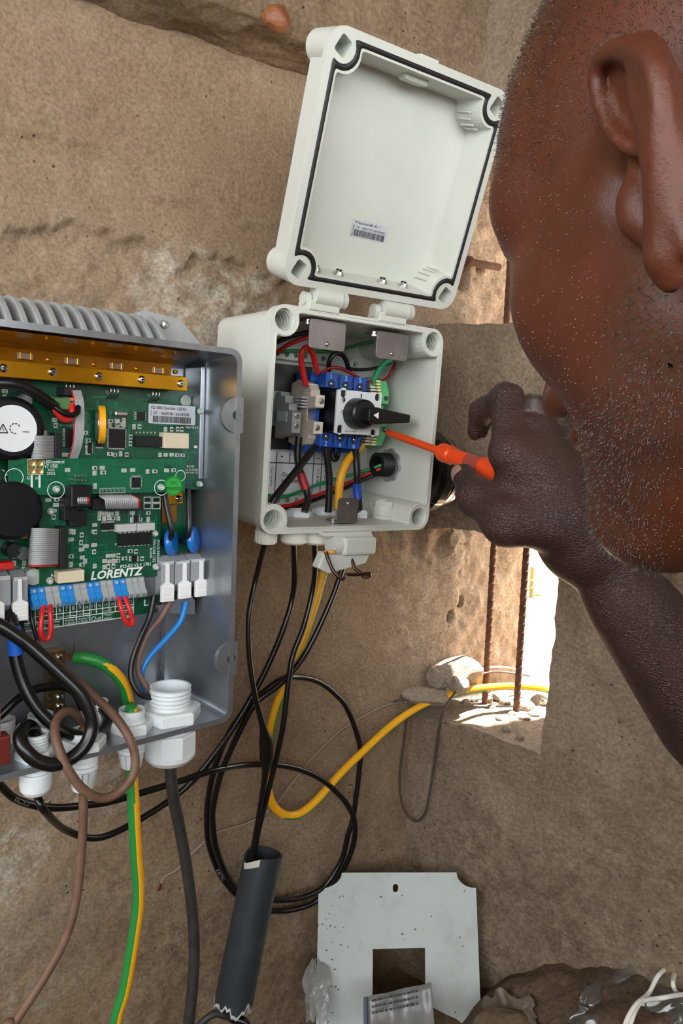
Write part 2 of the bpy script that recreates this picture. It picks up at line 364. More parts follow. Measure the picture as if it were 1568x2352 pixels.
# dirt floor, heaped against the side wall
def floor_fn(x, y):
    z = 0.012 * fbm(x, y, 0 * x, 6, 4, 80) + 0.005 * fbm(x, y, 0 * x, 40, 4, 82)
    L = (x - FR.o[0]) * FR.R[0, 1] + (y - FR.o[1]) * FR.R[1, 1]      # distance outward from the side wall plane
    Wd = (x - FW.o[0]) * FW.R[0, 1] + (y - FW.o[1]) * FW.R[1, 1]
    fx = (x - FR.o[0]) * FR.R[0, 0] + (y - FR.o[1]) * FR.R[1, 0]
    z = z + (0.03 + 0.15 * smooth01((fx - 0.06) / 0.26)) * smooth01((L + 0.30) / 0.29)
    for px, py, h, r in MOUNDS: z = z + h * np.exp(-((x - px) ** 2 + (y - py) ** 2) / (r * r))
    return x, y, z
_m = at_depth(905, 2340, 0.87); MOUNDS = [(_m[0], _m[1], 0.02, 0.05)]
_m2 = at_depth(1200, 2380, 0.85); MOUNDS.append((_m2[0], _m2[1], 0.03, 0.07))
def on_floor(px, py, up=0.0):               # where a pixel's ray meets the dirt
    r = ray(px, py); lo, hi = .3, 1.6
    for _ in range(50):
        m_ = (lo + hi) / 2; p = EYE + r * m_; f = floor_fn(np.array([p[0]]), np.array([p[1]]))[2][0] + up
        if p[2] > f: lo = m_
        else: hi = m_
    return EYE + r * lo
tag(grid_mesh('floor', axis_pts([(-1.6, -0.25, 0.06), (-0.25, 0.70, 0.006), (0.70, 1.9, 0.06)]), axis_pts([(-1.2, 0.2, 0.06), (0.2, 1.05, 0.006), (1.05, 1.9, 0.1)]), floor_fn, M_DIRT), 'dusty brown dirt floor', 'floor', kind='structure')
# ceiling slab
M_SLAB = concrete('slab_concrete', (140, 124, 104), (120, 104, 86), (158, 142, 122))
_A = FR.w((-.05, .17, 0)); _B = FR.w((2.6, .17, 0)); _C = FW.w((-1.7, .2, 0)); _D = _C + (_B - _A)
c = MB(); c.add([(p[0], p[1], z) for z in (H0 + .78, H0 + .88) for p in (_A, _B, _D, _C)], [(0, 1, 2, 3), (7, 6, 5, 4), (0, 4, 5, 1), (1, 5, 6, 2), (2, 6, 7, 3), (3, 7, 4, 0)]); tag(c.build('ceiling', M_SLAB), 'concrete roof slab', 'ceiling', kind='structure')
# low parapet walls, unseen, added to block low-angle light; daylight comes in above them
def added_parapet(name, lab, a, b, h):
    a = np.array(a, float); b = np.array(b, float); t = (b - a) / np.linalg.norm(b - a); n_ = np.array([-t[1], t[0]]) * .06
    c_ = [a - n_, b - n_, b + n_, a + n_]; mb = MB(); mb.add([(p[0], p[1], z) for z in (-.03, h) for p in c_], [(3, 2, 1, 0), (4, 5, 6, 7), (0, 1, 5, 4), (1, 2, 6, 5), (2, 3, 7, 6), (3, 0, 4, 7)]); tag(mb.build(name, M_SLAB), lab, 'wall', kind='structure')
_pl0 = FW.w((-1.55, .05, 0)); _pl1 = FW.w((-1.55, -1.75, 0)); _pr = FR.w((2.05, -.02, 0))
added_parapet('added_wall_left', 'unseen low wall added at the left to block low-angle light', _pl0[:2], _pl1[:2], H0 + .02); added_parapet('added_wall_rear', 'unseen low wall added behind the camera to block low-angle light', _pl1[:2], _pr[:2], H0 + .02)
# ground outside
def out_fn(x, y): return x, y, -0.40 + 0.02 * fbm(x, y, 0 * x, 5, 3, 90)
g = grid_mesh('ground', axis_pts([(-1.5, 6.0, 0.15)]), axis_pts([(0.20, 8.0, 0.15)]), out_fn, concrete('sand', (205, 190, 165), (190, 172, 146), (220, 206, 184)), FR)
tag(g, 'bright sandy ground outside the opening', 'ground', kind='structure')
# ================================================================ PUMP CONTROLLER (left box)
def _locz(s, px, py, z):
    r = s.R.T @ ray(px, py); c = s.R.T @ (EYE - s.o); t = (z - c[2]) / r[2]; return c + t * r
Frame.locz = _locz
def rect(fr, zf, x0, y0, x1, y1, d):
    xm, ym = (x0 + x1) / 2, (y0 + y1) / 2
    return (fr.loc(*zf(x0, ym), d)[0], fr.loc(*zf(x1, ym), d)[0], fr.loc(*zf(xm, y1), d)[2], fr.loc(*zf(xm, y0), d)[2])
def mid(fr, zf, x, y, d): q = fr.loc(*zf(x, y), d); return q[0], q[2]
def chip(fr, zf, R, d, h, m, name, parent, bevel=0.0):
    x0, x1, a, b = rect(fr, zf, *R, d - h); return MB().box(x0, x1, d - h, d, a, b).build(name, m, parent, bevel=bevel)

ALU = mat('cast_aluminium', (170, 174, 178), 0.42, 0.85, var=(30, (140, 144, 148), 0.35, 0.7), bump=(120, 0.25, 0.0006), rvar=0.12)
ALU_IN = mat('aluminium_inside', (180, 184, 188), 0.3, 0.88, var=(12, (150, 155, 160), 0.35, 0.7), bump=(60, 0.12, 0.0006), rvar=0.1)
FIN = mat('grey_paint', (168, 170, 170), 0.55, 0.1, var=(40, (150, 152, 152), 0.4, 0.7))
GOLD = mat('gold_anodised', (206, 148, 20), 0.28, 0.75, var=(25, (176, 118, 10), 0.4, 0.7))
KAPTON = mat('amber_film', (196, 128, 14), 0.16, 0.35, var=(9, (150, 92, 8), 0.4, 0.65), coat=0.6)
STEEL = mat('bright_steel', (205, 205, 205), 0.22, 1.0)
TIN = mat('tinned_leg', (190, 190, 186), 0.3, 1.0)
PCB = mat('green_solder_mask', (5, 84, 56), 0.32, 0.0, var=(45, (3, 68, 45), 0.42, 0.6), coat=0.3)
PCB2 = mat('bright_green_solder_mask', (8, 104, 70), 0.3, 0.0, var=(45, (5, 90, 60), 0.42, 0.6), coat=0.3)
PCB_E = mat('board_edge', (70, 140, 80), 0.6)
TRACE = mat('copper_under_mask', (12, 108, 74), 0.3, 0.1, coat=0.3)
SILK = mat('white_silkscreen', (235, 238, 235), 0.6)
BLK = mat('black_plastic', (13, 13, 14), 0.4)
BLKM = mat('black_moulding', (20, 20, 21), 0.55)
GREYP = mat('grey_plastic', (150, 154, 158), 0.42)
GREYD = mat('dark_grey_plastic', (96, 100, 102), 0.45)
WHITEP = mat('white_plastic', (236, 236, 234), 0.4)
NYLON = mat('milky_nylon', (206, 214, 206), 0.35, trans=0.25)
BLUEP = mat('blue_plastic', (40, 140, 220), 0.4)
VAR = mat('blue_epoxy', (20, 110, 200), 0.3, coat=0.4)
REDW = mat('red_insulation', (206, 34, 34), 0.4)
BLKW = mat('black_insulation', (13, 13, 14), 0.36, var=(60, (22, 22, 23), 0.4, 0.7))
BRNW = mat('brown_insulation', (112, 84, 70), 0.5)
BLUEW = mat('blue_insulation', (22, 128, 210), 0.4)
GRNW = mat('green_insulation', (36, 130, 56), 0.4)
YELW = mat('yellow_insulation', (236, 170, 22), 0.42)
COPPER = mat('copper_strand', (196, 110, 70), 0.3, 1.0)
BRASS = mat('brass', (150, 122, 72), 0.35, 0.9, var=(90, (110, 88, 50), 0.4, 0.7))
BEIGE = mat('beige_relay', (222, 208, 178), 0.5)
LABEL = mat('silver_label', (206, 208, 216), 0.35, 0.2)
INK = mat('black_ink', (24, 24, 28), 0.6)
GLAND = mat('white_gland_nylon', (222, 228, 230), 0.42)
RIBBON = mat('grey_ribbon', (176, 178, 180), 0.45)

ctl = thing('pump_controller', 'open grey metal pump controller box with green circuit boards', 'controller', FL)
W_, H_, D_ = 0.215, 0.300, 0.072
def loop3(pts, y): return [(p[0], y, p[1]) for p in pts]
mb = MB()
o_out = rrect(-W_, 0, -H_, 0, 0.010); o_in = rrect(-W_ + .0045, -.0045, -H_ + .0045, -.0045, 0.007); o_bk = rrect(-W_ + .008, -.006, -H_ + .005, -.010, 0.006)
mb.strip(loop3(o_in, 0), loop3(o_out, 0)); mb.strip(loop3(o_out, 0), loop3(o_out, 0.004)); o_b2 = rrect(-W_ + .004, -.003, -H_ + .003, -.003, 0.010)
mb.strip(loop3(o_out, .004), loop3(o_b2, .007)); mb.strip(loop3(o_b2, .007), loop3(o_b2, D_ + .006)); mb.add(loop3(o_b2, D_ + .006), [tuple(range(len(o_b2)))])
mb.strip(loop3(o_in, 0), loop3(o_bk, D_), 1); mb.add(loop3(o_bk, D_), [tuple(range(len(o_bk)))], 1)
case = mb.build('case', [ALU, ALU_IN], ctl); recalc(case.data)
# inner step at the right wall and the sloping shelf at the lower right
x0, z0 = mid(FL, z1, 1098, 330, .055); x1_, zb_ = mid(FL, z1, 1160, 615, .055)
MB().box(-.010, -.0055, .045, .071, -.105, -.012).build('inner_rib', ALU_IN, case, bevel=.001)
mb = MB(); mb.prism([(0, 0), (.030, .006), (.034, .0), (.034, -.012), (.0, -.006)], .048, .0715); mb.build('inner_ledge', ALU_IN, case, loc=(-.043, 0, -.208), bevel=.002)
mb = MB(); mb.prism([(-.0018, -.20), (.0018, -.20), (.0018, -.296), (-.0018, -.296)], .064, .0715); mb.build('inner_rib', ALU_IN, case, loc=(-.026, 0, 0), bevel=.0008)
for (zx, zy, zf) in ((1420, 716, z1), (1385, 1080, z2)):           # screw lugs on the rim
    x, z = mid(FL, zf, zx, zy, 0.001)
    mb = MB(); body = [(p[0], p[1]) for p in circle(0, 0, .0140, 20, math.pi / 2)[:11]]; body = [( .006, .0140), ] + body + [(.006, -.0140)]
    mb.plate([body, circle(0, 0, .0040, 14)], 0.0005, .0045); lg = mb.build('screw_lug', ALU, case, loc=(x, 0, z)); recalc(lg.data)
    MB().cyl((0, .0045, 0), (0, 1, 0), .0036, .004, 12).build('threaded_hole', mat('dark_hole', (40, 40, 42), .6), lg)
# heat-sink fins standing on the back of the case
sec = [(.074, -.285), (.074, .006), (.082, .015), (.092, .024), (.102, .0300), (.112, .0325), (.122, .0325), (.126, .030), (.126, -.285)]
mbf = MB(); n = len(sec)
for t_, s_ in ((-.0022, 0), (.0022, 1)): mbf.add([(t_, y, z) for y, z in sec], [tuple(range(n)) if s_ else tuple(reversed(range(n)))])
mbf.add([(-.0022, y, z) for y, z in sec] + [(.0022, y, z) for y, z in sec], [((i + 1) % n, i, n + i, n + (i + 1) % n) for i in range(n)])
fin_me = mbf.mesh('heat_sink_fin', FIN); recalc(fin_me)
for k in range(16): obj('heat_sink_fin', fin_me, ctl, loc=(-.026 - .0112 * k, 0, 0), bevel=.0006)
MB().box(-.205, -.012, D_ + .0065, .082, -.285, .003).build('heat_sink_base', FIN, ctl)
# mounting bracket at the top right
bx = FL.loc(310, 750, .112)[0]
mb = MB(); mb.plate([[(bx, .0), (bx, .033), (bx + .006, .036), (bx + .040, .033), (bx + .072, .004), (bx + .072, -.01), (bx, -.01)], circle(bx + .024, .026, .0035, 12)], .106, .126)
br = mb.build('mounting_bracket', FIN, ctl, bevel=.0008); recalc(br.data)
MB().lathe([(.0001, -.0035), (.003, -.003), (.0042, 0), (.0042, .004)], (bx + .024, .106, .026), (0, 1, 0), 14).build('screw', STEEL, br)

# amber insulated heat spreader and clamp bar
xR = FL.loc(*z1(1092, 320), .03)[0]
bL = FL.loc(*z1(0, 440), .044); bR = FL.loc(*z1(1118, 523), .044); zt = bL[2] * .5 + bR[2] * .5
mb = MB(); pr = [(.003, -.0062), (.040, -.0100), (.046, -.0130), (.0485, zt - .002)]
mb.strip([(-W_ + .006, y, z) for y, z in pr], [(xR, y, z) for y, z in pr], closed=False); mb.strip([(-W_ + .006, y + .0006, z + .0002) for y, z in pr], [(xR, y + .0006, z + .0002) for y, z in pr], closed=False)
film = mb.build('insulating_film', KAPTON, ctl)
hb = .0058
bar = MB().box(-W_ + .008, bR[0], .0425, .0478, zt - hb, zt + hb).build('clamp_bar', GOLD, ctl, bevel=.0005)
def screw_head(m=STEEL, r=.0031, h=.0022):
    q = MB(); q.lathe([(r * .12, -h), (r * .55, -h * .95), (r * .9, -h * .55), (r, -.0002), (r, .001)], (0, 0, 0), (0, 1, 0), 16)
    q.box(-r * .12, r * .12, -h * 1.03, -h * .9, -r * .5, r * .5, 1); q.box(-r * .5, r * .5, -h * 1.03, -h * .9, -r * .12, r * .12, 1)
    return q.mesh('screw', [m, mat('screw_slot', (60, 60, 62), .5, .6)])
SCREW = screw_head(); SCREW_S = screw_head(r=.0022, h=.0014)
for zx, zy in ((20, 432), (316, 456), (593, 482), (850, 502), (1085, 526)):
    x, z = mid(FL, z1, zx, zy, .042); obj('screw', SCREW, bar, loc=(x, .0424, z))
for zx, zy in ((278, 384), (553, 412), (807, 437), (1042, 457)):
    x, z = mid(FL, z1, zx, zy, .05); obj('rivet', MB().lathe([(.0001, -.002), (.0016, -.0012), (.0016, .002)], (0, 0, 0), (0, 1, 0), 12).mesh('rivet', GOLD), film, loc=(x, .0470, z))
for zx, zy in ((135, 365), (415, 395), (680, 425), (930, 450)):
    x, z = mid(FL, z1, zx, zy, .05); cl = MB().box(-.0055, .0055, .0440, .0475, -.002, .0024).build('transistor_tab', mat('tab_grey', (150, 130, 120), .4, .5), film, loc=(x, 0, z), bevel=.0003)
    for s in (-1, 1): MB().cyl((s * .0036, .0438, 0), (0, 0, 1), .0008, .0045, 8).build('pin', GOLD, cl, loc=(0, 0, -.002))
for zx, zy in ((135, 508), (425, 524), (692, 550), (942, 570)):
    x, z = mid(FL, z1, zx, zy, .048)
    tr = MB().box(-.0055, .0055, .0505, .0545, .002, .014).build('transistor', BLK, ctl, loc=(x, 0, z))
    for s in (-1, 0, 1):
        q = MB(); q.tube([(s * .0028, .052, .002), (s * .0028, .049, -.002), (s * .0028, .050, -.0055), (s * .0028, .058, -.008)], .00055, 6); q.build('pin', TIN, tr)

# ---- boards
def board(name, corners, zf, d, th=.0016):
    pts = [mid(FL, zf, *p, d) for p in corners]
    mb = MB(); mb.prism(pts, d, d + th); o = mb.build(name, PCB, ctl); recalc(o.data); return o
dB, dM, dI, dLd = .0600, .0470, .0470, .0340
xr = FL.loc(433, 1200, dB)[0]; ztop = FL.loc(300, 880, dB)[2]; zbl = FL.loc(54, 1449, dB)[2]; zbr = FL.loc(425, 1396, dB)[2]; zb = (zbl + zbr) / 2
mb = MB(); mb.box(-W_ + .012, xr, dB, dB + .0016, zb, ztop); pb = mb.build('power_board', PCB, ctl)
def rboard(name, x0p, x1p, y0, y1, d, m=PCB):
    xm = (x0p + x1p) / 2; q = (FL.loc(x0p, (y0 + y1) / 2, d)[0], FL.loc(x1p, (y0 + y1) / 2, d)[0], FL.loc(xm, y1, d)[2], FL.loc(xm, y0, d)[2])
    mb = MB().box(q[0], q[1], d, d + .0016, q[2], q[3]); mb.m = [1, 1, 0, 0, 1, 1]; return mb.build(name, [m, PCB_E], ctl), q
mbd, qM = rboard('main_board', 77, 471, 921, 1128, dM)
ledb, qL = rboard('indicator_board', 20, 425, 1054, 1134, dLd, PCB2)
iob, qI = rboard('interface_board', 91, 368, 1131, 1336, dI)

# traces and tiny surface-mount parts: real but too small to pick apart
CER = mat('ceramic_part', (196, 176, 146), 0.5); TINP = mat('solder_pad', (214, 216, 214), 0.3, 0.6)
def traces(parent, q, d, n, seed, name='copper_traces'):
    rnd = random.Random(seed); mb = MB()
    for _ in range(n):
        x = rnd.uniform(q[0] + .004, q[1] - .004); z = rnd.uniform(q[2] + .004, q[3] - .004); w = rnd.choice((.0003, .0004, .0008)); L1, L2 = rnd.uniform(.004, .022), rnd.uniform(.003, .018); sx, sz = rnd.choice((-1, 1)), rnd.choice((-1, 1))
        xe = min(max(x + sx * L1, q[0] + .001), q[1] - .001); ze = min(max(z + sz * L2, q[2] + .001), q[3] - .001); y = d - .00006
        mb.add([(x, y, z - w), (xe, y, z - w), (xe, y, z + w), (x, y, z + w)], [(0, 1, 2, 3)]); mb.add([(xe - w, y, z), (xe + w, y, z), (xe + w, y, ze), (xe - w, y, ze)], [(0, 1, 2, 3)])
    return tag(mb.build(name, TRACE, parent), kind='stuff')
traces(mbd, qM, dM, 60, 1); traces(ledb, qL, dLd, 40, 2); traces(iob, qI, dI, 60, 3); traces(pb, (-W_ + .012, xr, zb, ztop), dB, 70, 4)
def frame_rect(mb, x0, x1, z0, z1_, y, t=.00028, mi=0):
    for a, b, c, e in ((x0, x1, z0, z0 + t), (x0, x1, z1_ - t, z1_), (x0, x0 + t, z0, z1_), (x1 - t, x1, z0, z1_)): mb.add([(a, y, c), (b, y, c), (b, y, e), (a, y, e)], [(0, 1, 2, 3)], mi)
def smd(mb, x, z, d, w, h, kind):
    y = d - .00008; t = .00035
    frame_rect(mb, x - w / 2 - t * 1.6, x + w / 2 + t * 1.6, z - h / 2 - t * 1.6, z + h / 2 + t * 1.6, y, t)
    hz = w > h; b = min(w, h) * .8
    mb.box(x - w / 2, x + w / 2, d - b * .55, d - .0001, z - h / 2, z + h / 2, kind)
    if hz:
        for s in (-1, 1): mb.box(x + s * w * .38 - w * .14, x + s * w * .38 + w * .14, d - b * .58, d - .0001, z - h * .52, z + h * .52, 3)
    else:
        for s in (-1, 1): mb.box(x - w * .52, x + w * .52, d - b * .58, d - .0001, z + s * h * .38 - h * .14, z + s * h * .38 + h * .14, 3)
SMDM = [SILK, CER, BLK, TINP]
def scatter(parent, zf, regs, d, seed):
    rnd = random.Random(seed); mb = MB()
    for (x0, y0, x1, y1, nx, ny) in regs:
        for i in range(nx):
            for j in range(ny):
                if rnd.random() < .12: continue
                x, z = mid(FL, zf, x0 + (x1 - x0) * (i + .5) / nx + rnd.uniform(-4, 4), y0 + (y1 - y0) * (j + .5) / ny + rnd.uniform(-4, 4), d)
                w, h = rnd.choice(((.0030, .0016), (.0016, .0028), (.0026, .0016), (.0018, .0024))); smd(mb, x, z, d, w, h, rnd.choice((1, 1, 2, 2, 3)))
    return tag(mb.build('surface_mount_parts', SMDM, parent), kind='stuff')
scatter(mbd, z1, [(640, 735, 760, 790, 3, 2), (790, 760, 880, 800, 3, 1), (490, 850, 560, 960, 1, 3), (640, 935, 780, 965, 4, 1), (940, 940, 1110, 970, 5, 1), (980, 785, 1110, 810, 4, 1), (310, 690, 350, 790, 1, 3), (770, 830, 800, 900, 1, 2), (380, 935, 420, 970, 2, 1), (690, 755, 750, 785, 2, 1), (500, 800, 530, 840, 1, 1), (330, 650, 420, 690, 2, 1)], dM, 5)
scatter(ledb, z1, [(375, 1025, 430, 1105, 1, 2), (545, 1015, 640, 1075, 2, 2), (715, 1030, 820, 1065, 2, 1), (860, 1030, 950, 1070, 2, 1), (980, 1030, 1060, 1065, 2, 1), (550, 1130, 590, 1185, 1, 2)], dLd, 6)
scatter(iob, z2, [(270, 110, 360, 170, 2, 2), (290, 170, 360, 250, 1, 2), (410, 290, 440, 540, 1, 5), (460, 270, 520, 540, 1, 6), (545, 260, 590, 540, 1, 7), (585, 195, 720, 250, 5, 2), (610, 440, 720, 545, 4, 3), (730, 410, 870, 500, 4, 2), (770, 190, 910, 260, 3, 2), (410, 300, 600, 330, 3, 1), (860, 400, 900, 440, 1, 1), (500, 380, 530, 520, 1, 3)], dI, 7)
scatter(pb, z1, [(0, 560, 50, 680, 1, 4), (90, 890, 170, 970, 2, 2)], dB, 8); scatter(pb, z2, [(50, 230, 120, 420, 2, 4), (60, 450, 170, 560, 2, 3), (100, 110, 160, 170, 1, 1)], dB, 9)
# big footprints outlined in white on the boards
mb = MB()
for R_ in ((862, 1205, 908, 1240), (914, 1205, 962, 1240), (862, 1242, 908, 1278), (914, 1242, 962, 1278)):
    a = rect(FL, z1, *R_, dI); frame_rect(mb, *a, dI - .00008, .0005); mb.box(a[0] + .0014, a[1] - .0014, dI - .0012, dI - .0001, a[2] + .0014, a[3] - .0014, 2)
mb.build('resistor_array', SMDM, iob)
def silk_ring(mb, x, z, y, r, t=.0005):
    a, b = circle(x, z, r, 24), circle(x, z, r - t, 24); mb.strip(loop3(a, y), loop3(b, y))
for zx, zy, r in ((85, 1088, .0062), (336, 1165, .0062), (968, 1150, .0062), (1083, 1078, .0045)):
    x, z = mid(FL, z1, zx, zy, dLd); mb = MB(); silk_ring(mb, x, z, dLd - .0001, r); mb.build('hole_marking', SILK, ledb)
# plated pin holes (round silver) on the indicator board
mb = MB()
for zx in range(612, 745, 24):
    x, z = mid(FL, z1, zx, 1166, dLd); mb.cyl((x, dLd - .0012, z), (0, 1, 0), .0009, .0012, 8)
for zx in range(340, 445, 20):
    x, z = mid(FL, z1, zx, 776, dM); mb.cyl((x, dM - .0012, z), (0, 1, 0), .0008, .0012, 8)
for zx in range(815, 930, 22):
    x, z = mid(FL, z1, zx, 820, dM); mb.cyl((x, dM - .0012, z), (0, 1, 0), .0008, .0012, 8)
tag(mb.build('pin_header_row', TIN, ledb), kind='stuff')
mb = MB(); fr_ = rect(FL, z1, 598, 1152, 750, 1182, dLd); frame_rect(mb, *fr_, dLd - .0001); fr_ = rect(FL, z1, 165, 978, 212, 1072, dLd); frame_rect(mb, *fr_, dLd - .0001); fr_ = rect(FL, z1, 214, 978, 260, 1072, dLd); frame_rect(mb, *fr_, dLd - .0001)
for zx in (190, 237):
    a = rect(FL, z1, zx - 6, 1075, zx + 6, 1150, dLd); mb.add([(a[0], dLd - .0001, a[2]), (a[1], dLd - .0001, a[2]), (a[1], dLd - .0001, a[3]), (a[0], dLd - .0001, a[3])], [(0, 1, 2, 3)])
tag(mb.build('connector_marking', SILK, ledb), kind='stuff')
for zx in (188, 236):
    for zy in (1002, 1048):
        x, z = mid(FL, z1, zx, zy, dLd); obj('plated_hole', MB().lathe([(.0011, 0), (.0026, -.0003), (.0026, .0003)], (0, 0, 0), (0, 1, 0), 14).mesh('plated_hole', mat('gold_pad', (212, 176, 110), .3, .8)), ledb, loc=(x, dLd - .0002, z))
# chips with legs
def ic(zf, R, d, h, parent, legs='lr', n=8, m=BLK, name='chip'):
    a = rect(FL, zf, *R, d - h); mb = MB(); mb.box(a[0], a[1], d - h, d - .0003, a[2], a[3]); e = .0012
    for k in range(n):
        t = (k + .5) / n
        if 'l' in legs:
            z = a[2] + (a[3] - a[2]) * t; w = (a[3] - a[2]) / n * .28
            for x0, x1 in ((a[0] - e, a[0]), (a[1], a[1] + e)): mb.box(x0, x1, d - h * .45, d, z - w, z + w, 1)
        if 't' in legs:
            x = a[0] + (a[1] - a[0]) * t; w = (a[1] - a[0]) / n * .28
            for z0, z1_ in ((a[2] - e, a[2]), (a[3], a[3] + e)): mb.box(x - w, x + w, d - h * .45, d, z0, z1_, 1)
    return mb.build(name, [m, TINP], parent)
ic(z1, (655, 798, 752, 912), dM, .0016, mbd, 'lt', 16); ic(z1, (392, 795, 440, 905), dM, .0022, mbd, 'l', 9); ic(z1, (822, 695, 872, 745), dM, .0018, mbd, 'l', 4)
ic(z1, (578, 862, 622, 905), dM, .0018, mbd, 't', 5); ic(z1, (528, 878, 552, 945), dM, .0018, mbd, 'l', 5)
ic(z1, (792, 1088, 846, 1150), dLd, .0014, ledb, 'lt', 8); ic(z2, (612, 265, 692, 305), dI, .0018, iob, 't', 7); ic(z2, (805, 215, 832, 258), dI, .0018, iob, 'l', 4); ic(z2, (792, 462, 822, 496), dI, .0018, iob, 'l', 4)
ic(z2, (718, 328, 824, 400), dI, .0045, iob, 't', 4, name='optocoupler'); ic(z2, (826, 322, 910, 394), dI, .0045, iob, 't', 4, name='optocoupler')
a = mid(FL, z1, 680, 950, dLd)
# crystal can, pot, pins on main board
chip(FL, z1, (690, 690, 768, 722), dM, .004, TIN, 'crystal_can', mbd, .0012)
chip(FL, z1, (985, 822, 1135, 915), dM, .009, BEIGE, 'relay', mbd, .0006); chip(FL, z1, (820, 842, 985, 905), dM, .006, BLKM, 'pin_header', mbd, .0004)
x, z = mid(FL, z1, 1170, 905, dM); MB().box(x - .0014, x + .0014, dM - .0015, dM, z - .001, z + .001).build('indicator_led', SILK, mbd)
# toroid coil seen edge-on: yellow ring with a silver core
x, z = mid(FL, z1, 572, 770, dM - .010); mb = MB(); mb.lathe([(.0125, -.0025), (.0140, -.002), (.0140, .002), (.0125, .0025), (.0095, .002), (.0095, -.002), (.0125, -.0025)], (0, 0, 0), (1, -.35, 0), 30, 0, True, False); tor = mb.build('toroid_ring', YELW, mbd, loc=(x + .003, dM - .014, z))
MB().lathe([(.0001, -.0042), (.0105, -.004), (.0115, -.003), (.0115, .002), (.0001, .002)], (0, 0, 0), (1, -.35, 0), 24).build('toroid_core', TIN, tor)
# electrolytic capacitors
def cap(zx, zy, zf, r, h, d, disc=True):
    x, z = mid(FL, zf, zx, zy, d - h); mb = MB(); mb.lathe([(.0001, 0), (r * .86, 0), (r * .98, .0012), (r, .003), (r, h)], (0, 0, 0), (0, 1, 0), 36)
    c = mb.build('capacitor', mat('capacitor_sleeve', (9, 10, 16), .3), pb, loc=(x, d - h, z))
    return c, x, z
c1, x, z = cap(78, 795, z1, .0215, .030, dB); MB().lathe([(.0001, -.0002), (.0158, -.0002), (.0158, .0005)], (0, 0, 0), (0, 1, 0), 32).build('white_disc', mat('white_paper', (238, 240, 244), .6), c1)
mb = MB(); tri = [(-.0095, -.003), (-.0035, -.003), (-.0065, .0028)]
for i in range(3):
    p, q = tri[i], tri[(i + 1) % 3]; mb.tube([(p[0], -.0004, p[1]), (q[0], -.0004, q[1])], .00035, 5)
mb.tube([(-.0065, -.0004, .0012), (-.0068, -.0004, -.0004), (-.0062, -.0004, -.0004), (-.0065, -.0004, -.002)], .00025, 5)
arc = [(.0035 * math.cos(a) + .0012, -.0004, .0035 * math.sin(a)) for a in np.linspace(.5, 5.2, 8)]
for i in range(0, 7): mb.tube([arc[i], tuple(np.array(arc[i]) * .4 + np.array(arc[i + 1]) * .6)], .00035, 5)
mb.tube([(.0062, -.0004, -.002), (.0105, -.0004, -.002)], .0003, 5); mb.build('warning_symbol', INK, c1)
x, z = mid(FL, z1, 122, 730, .030); text_mesh('(surely)', SILK, 'sleeve_print', pb, x - .0055, x + .0055, z - .0022, z + .0022, .0297, rot=-38)
c2, x, z = cap(82, 1290, z1, .0205, .028, dB)
chip(FL, z1, (148, 808, 172, 852), dB, .026, LABEL, 'clip_tab', pb); chip(FL, z1, (158, 1290, 186, 1336), dB, .026, LABEL, 'clip_tab', pb)
for zx, zy, r, h in ((85, 430, .0055, .012), (140, 448, .0052, .012)):
    x, z = mid(FL, z2, zx, zy, dB - h); q = MB(); q.lathe([(.0001, 0), (r * .9, 0), (r, .001), (r, h)], (0, 0, 0), (0, 1, 0), 20); q.build('small_capacitor', mat('cap_top', (120, 122, 124), .35, .6) if zx > 100 else BLK, pb, loc=(x, dB - h, z))
x, z = mid(FL, z1, 22, 1108, dB - .012)                            # dial of the run timer at the left edge
q = MB(); q.lathe([(.0001, 0), (.0085, 0), (.0085, .012)], (0, 0, 0), (0, 1, 0), 24); dl = q.build('trim_dial', mat('dial_green', (16, 70, 50), .4), pb, loc=(x - .006, dB - .012, z))
mb = MB()
for k in range(16):
    a0, a1 = 2 * math.pi * k / 16, 2 * math.pi * (k + .55) / 16; mb.tube([(.0092 * math.cos(a0), -.0003, .0092 * math.sin(a0)), (.0092 * math.cos(a1), -.0003, .0092 * math.sin(a1))], .0004, 5)
mb.tube([(0, -.0003, -.001), (.003, -.0003, .003)], .0005, 5); mb.build('dial_marks', SILK, dl)
a = rect(FL, z1, 0, 1155, 42, 1176, dB - .012); text_mesh('min.', SILK, 'board_print', pb, a[0], a[1], a[2], a[3], dB - .0121)
q = MB(); x, z = mid(FL, z2, 145, 310, dB - .004); q.cyl((x, dB - .004, z - .0055), (0, 0, 1), .0028, .011, 12); q.build('resistor', mat('resistor_tan', (190, 120, 60), .5), pb)
# nylon standoffs
def standoff(zf, zx, zy, d, parent, L=.006, r=.0026):
    x, z = mid(FL, zf, zx, zy, d - L); q = MB(); q.lathe([(.0001, 0), (r * .6, .0006), (r * .8, L * .35), (r * .55, L * .5), (r, L * .65), (r, L)], (0, 0, 0), (.25, 1, .0), 12); q.build('standoff', NYLON, parent, loc=(x, d - L, z))
for a in ((1215, 692, dM, mbd), (1210, 1132, dM, mbd), (345, 1165, dLd, ledb), (978, 1152, dLd, ledb)): standoff(z1, *a, L=.008)
for a in ((940, 333, dI, iob), (945, 535, dI, iob), (305, 620, dI, iob), (310, 200, dI, iob)): standoff(z2, *a, L=.007)
x, z = mid(FL, z1, 1110, 628, dB); MB().lathe([(.0001, 0), (.0022, 0), (.0048, .0004), (.0048, .002)], (0, 0, 0), (0, 1, 0), 20).build('standoff', NYLON, pb, loc=(x, dB - .002, z))
for zx, zy in ((165, 625), (245, 625)):
    x, z = mid(FL, z1, zx, zy, dB - .01); MB().lathe([(.0001, 0), (.004, .0005), (.0046, .004), (.0046, .010)], (0, 0, 0), (0, 1, 0), 6, smooth=False).build('standoff', NYLON, pb, loc=(x, dB - .01, z))
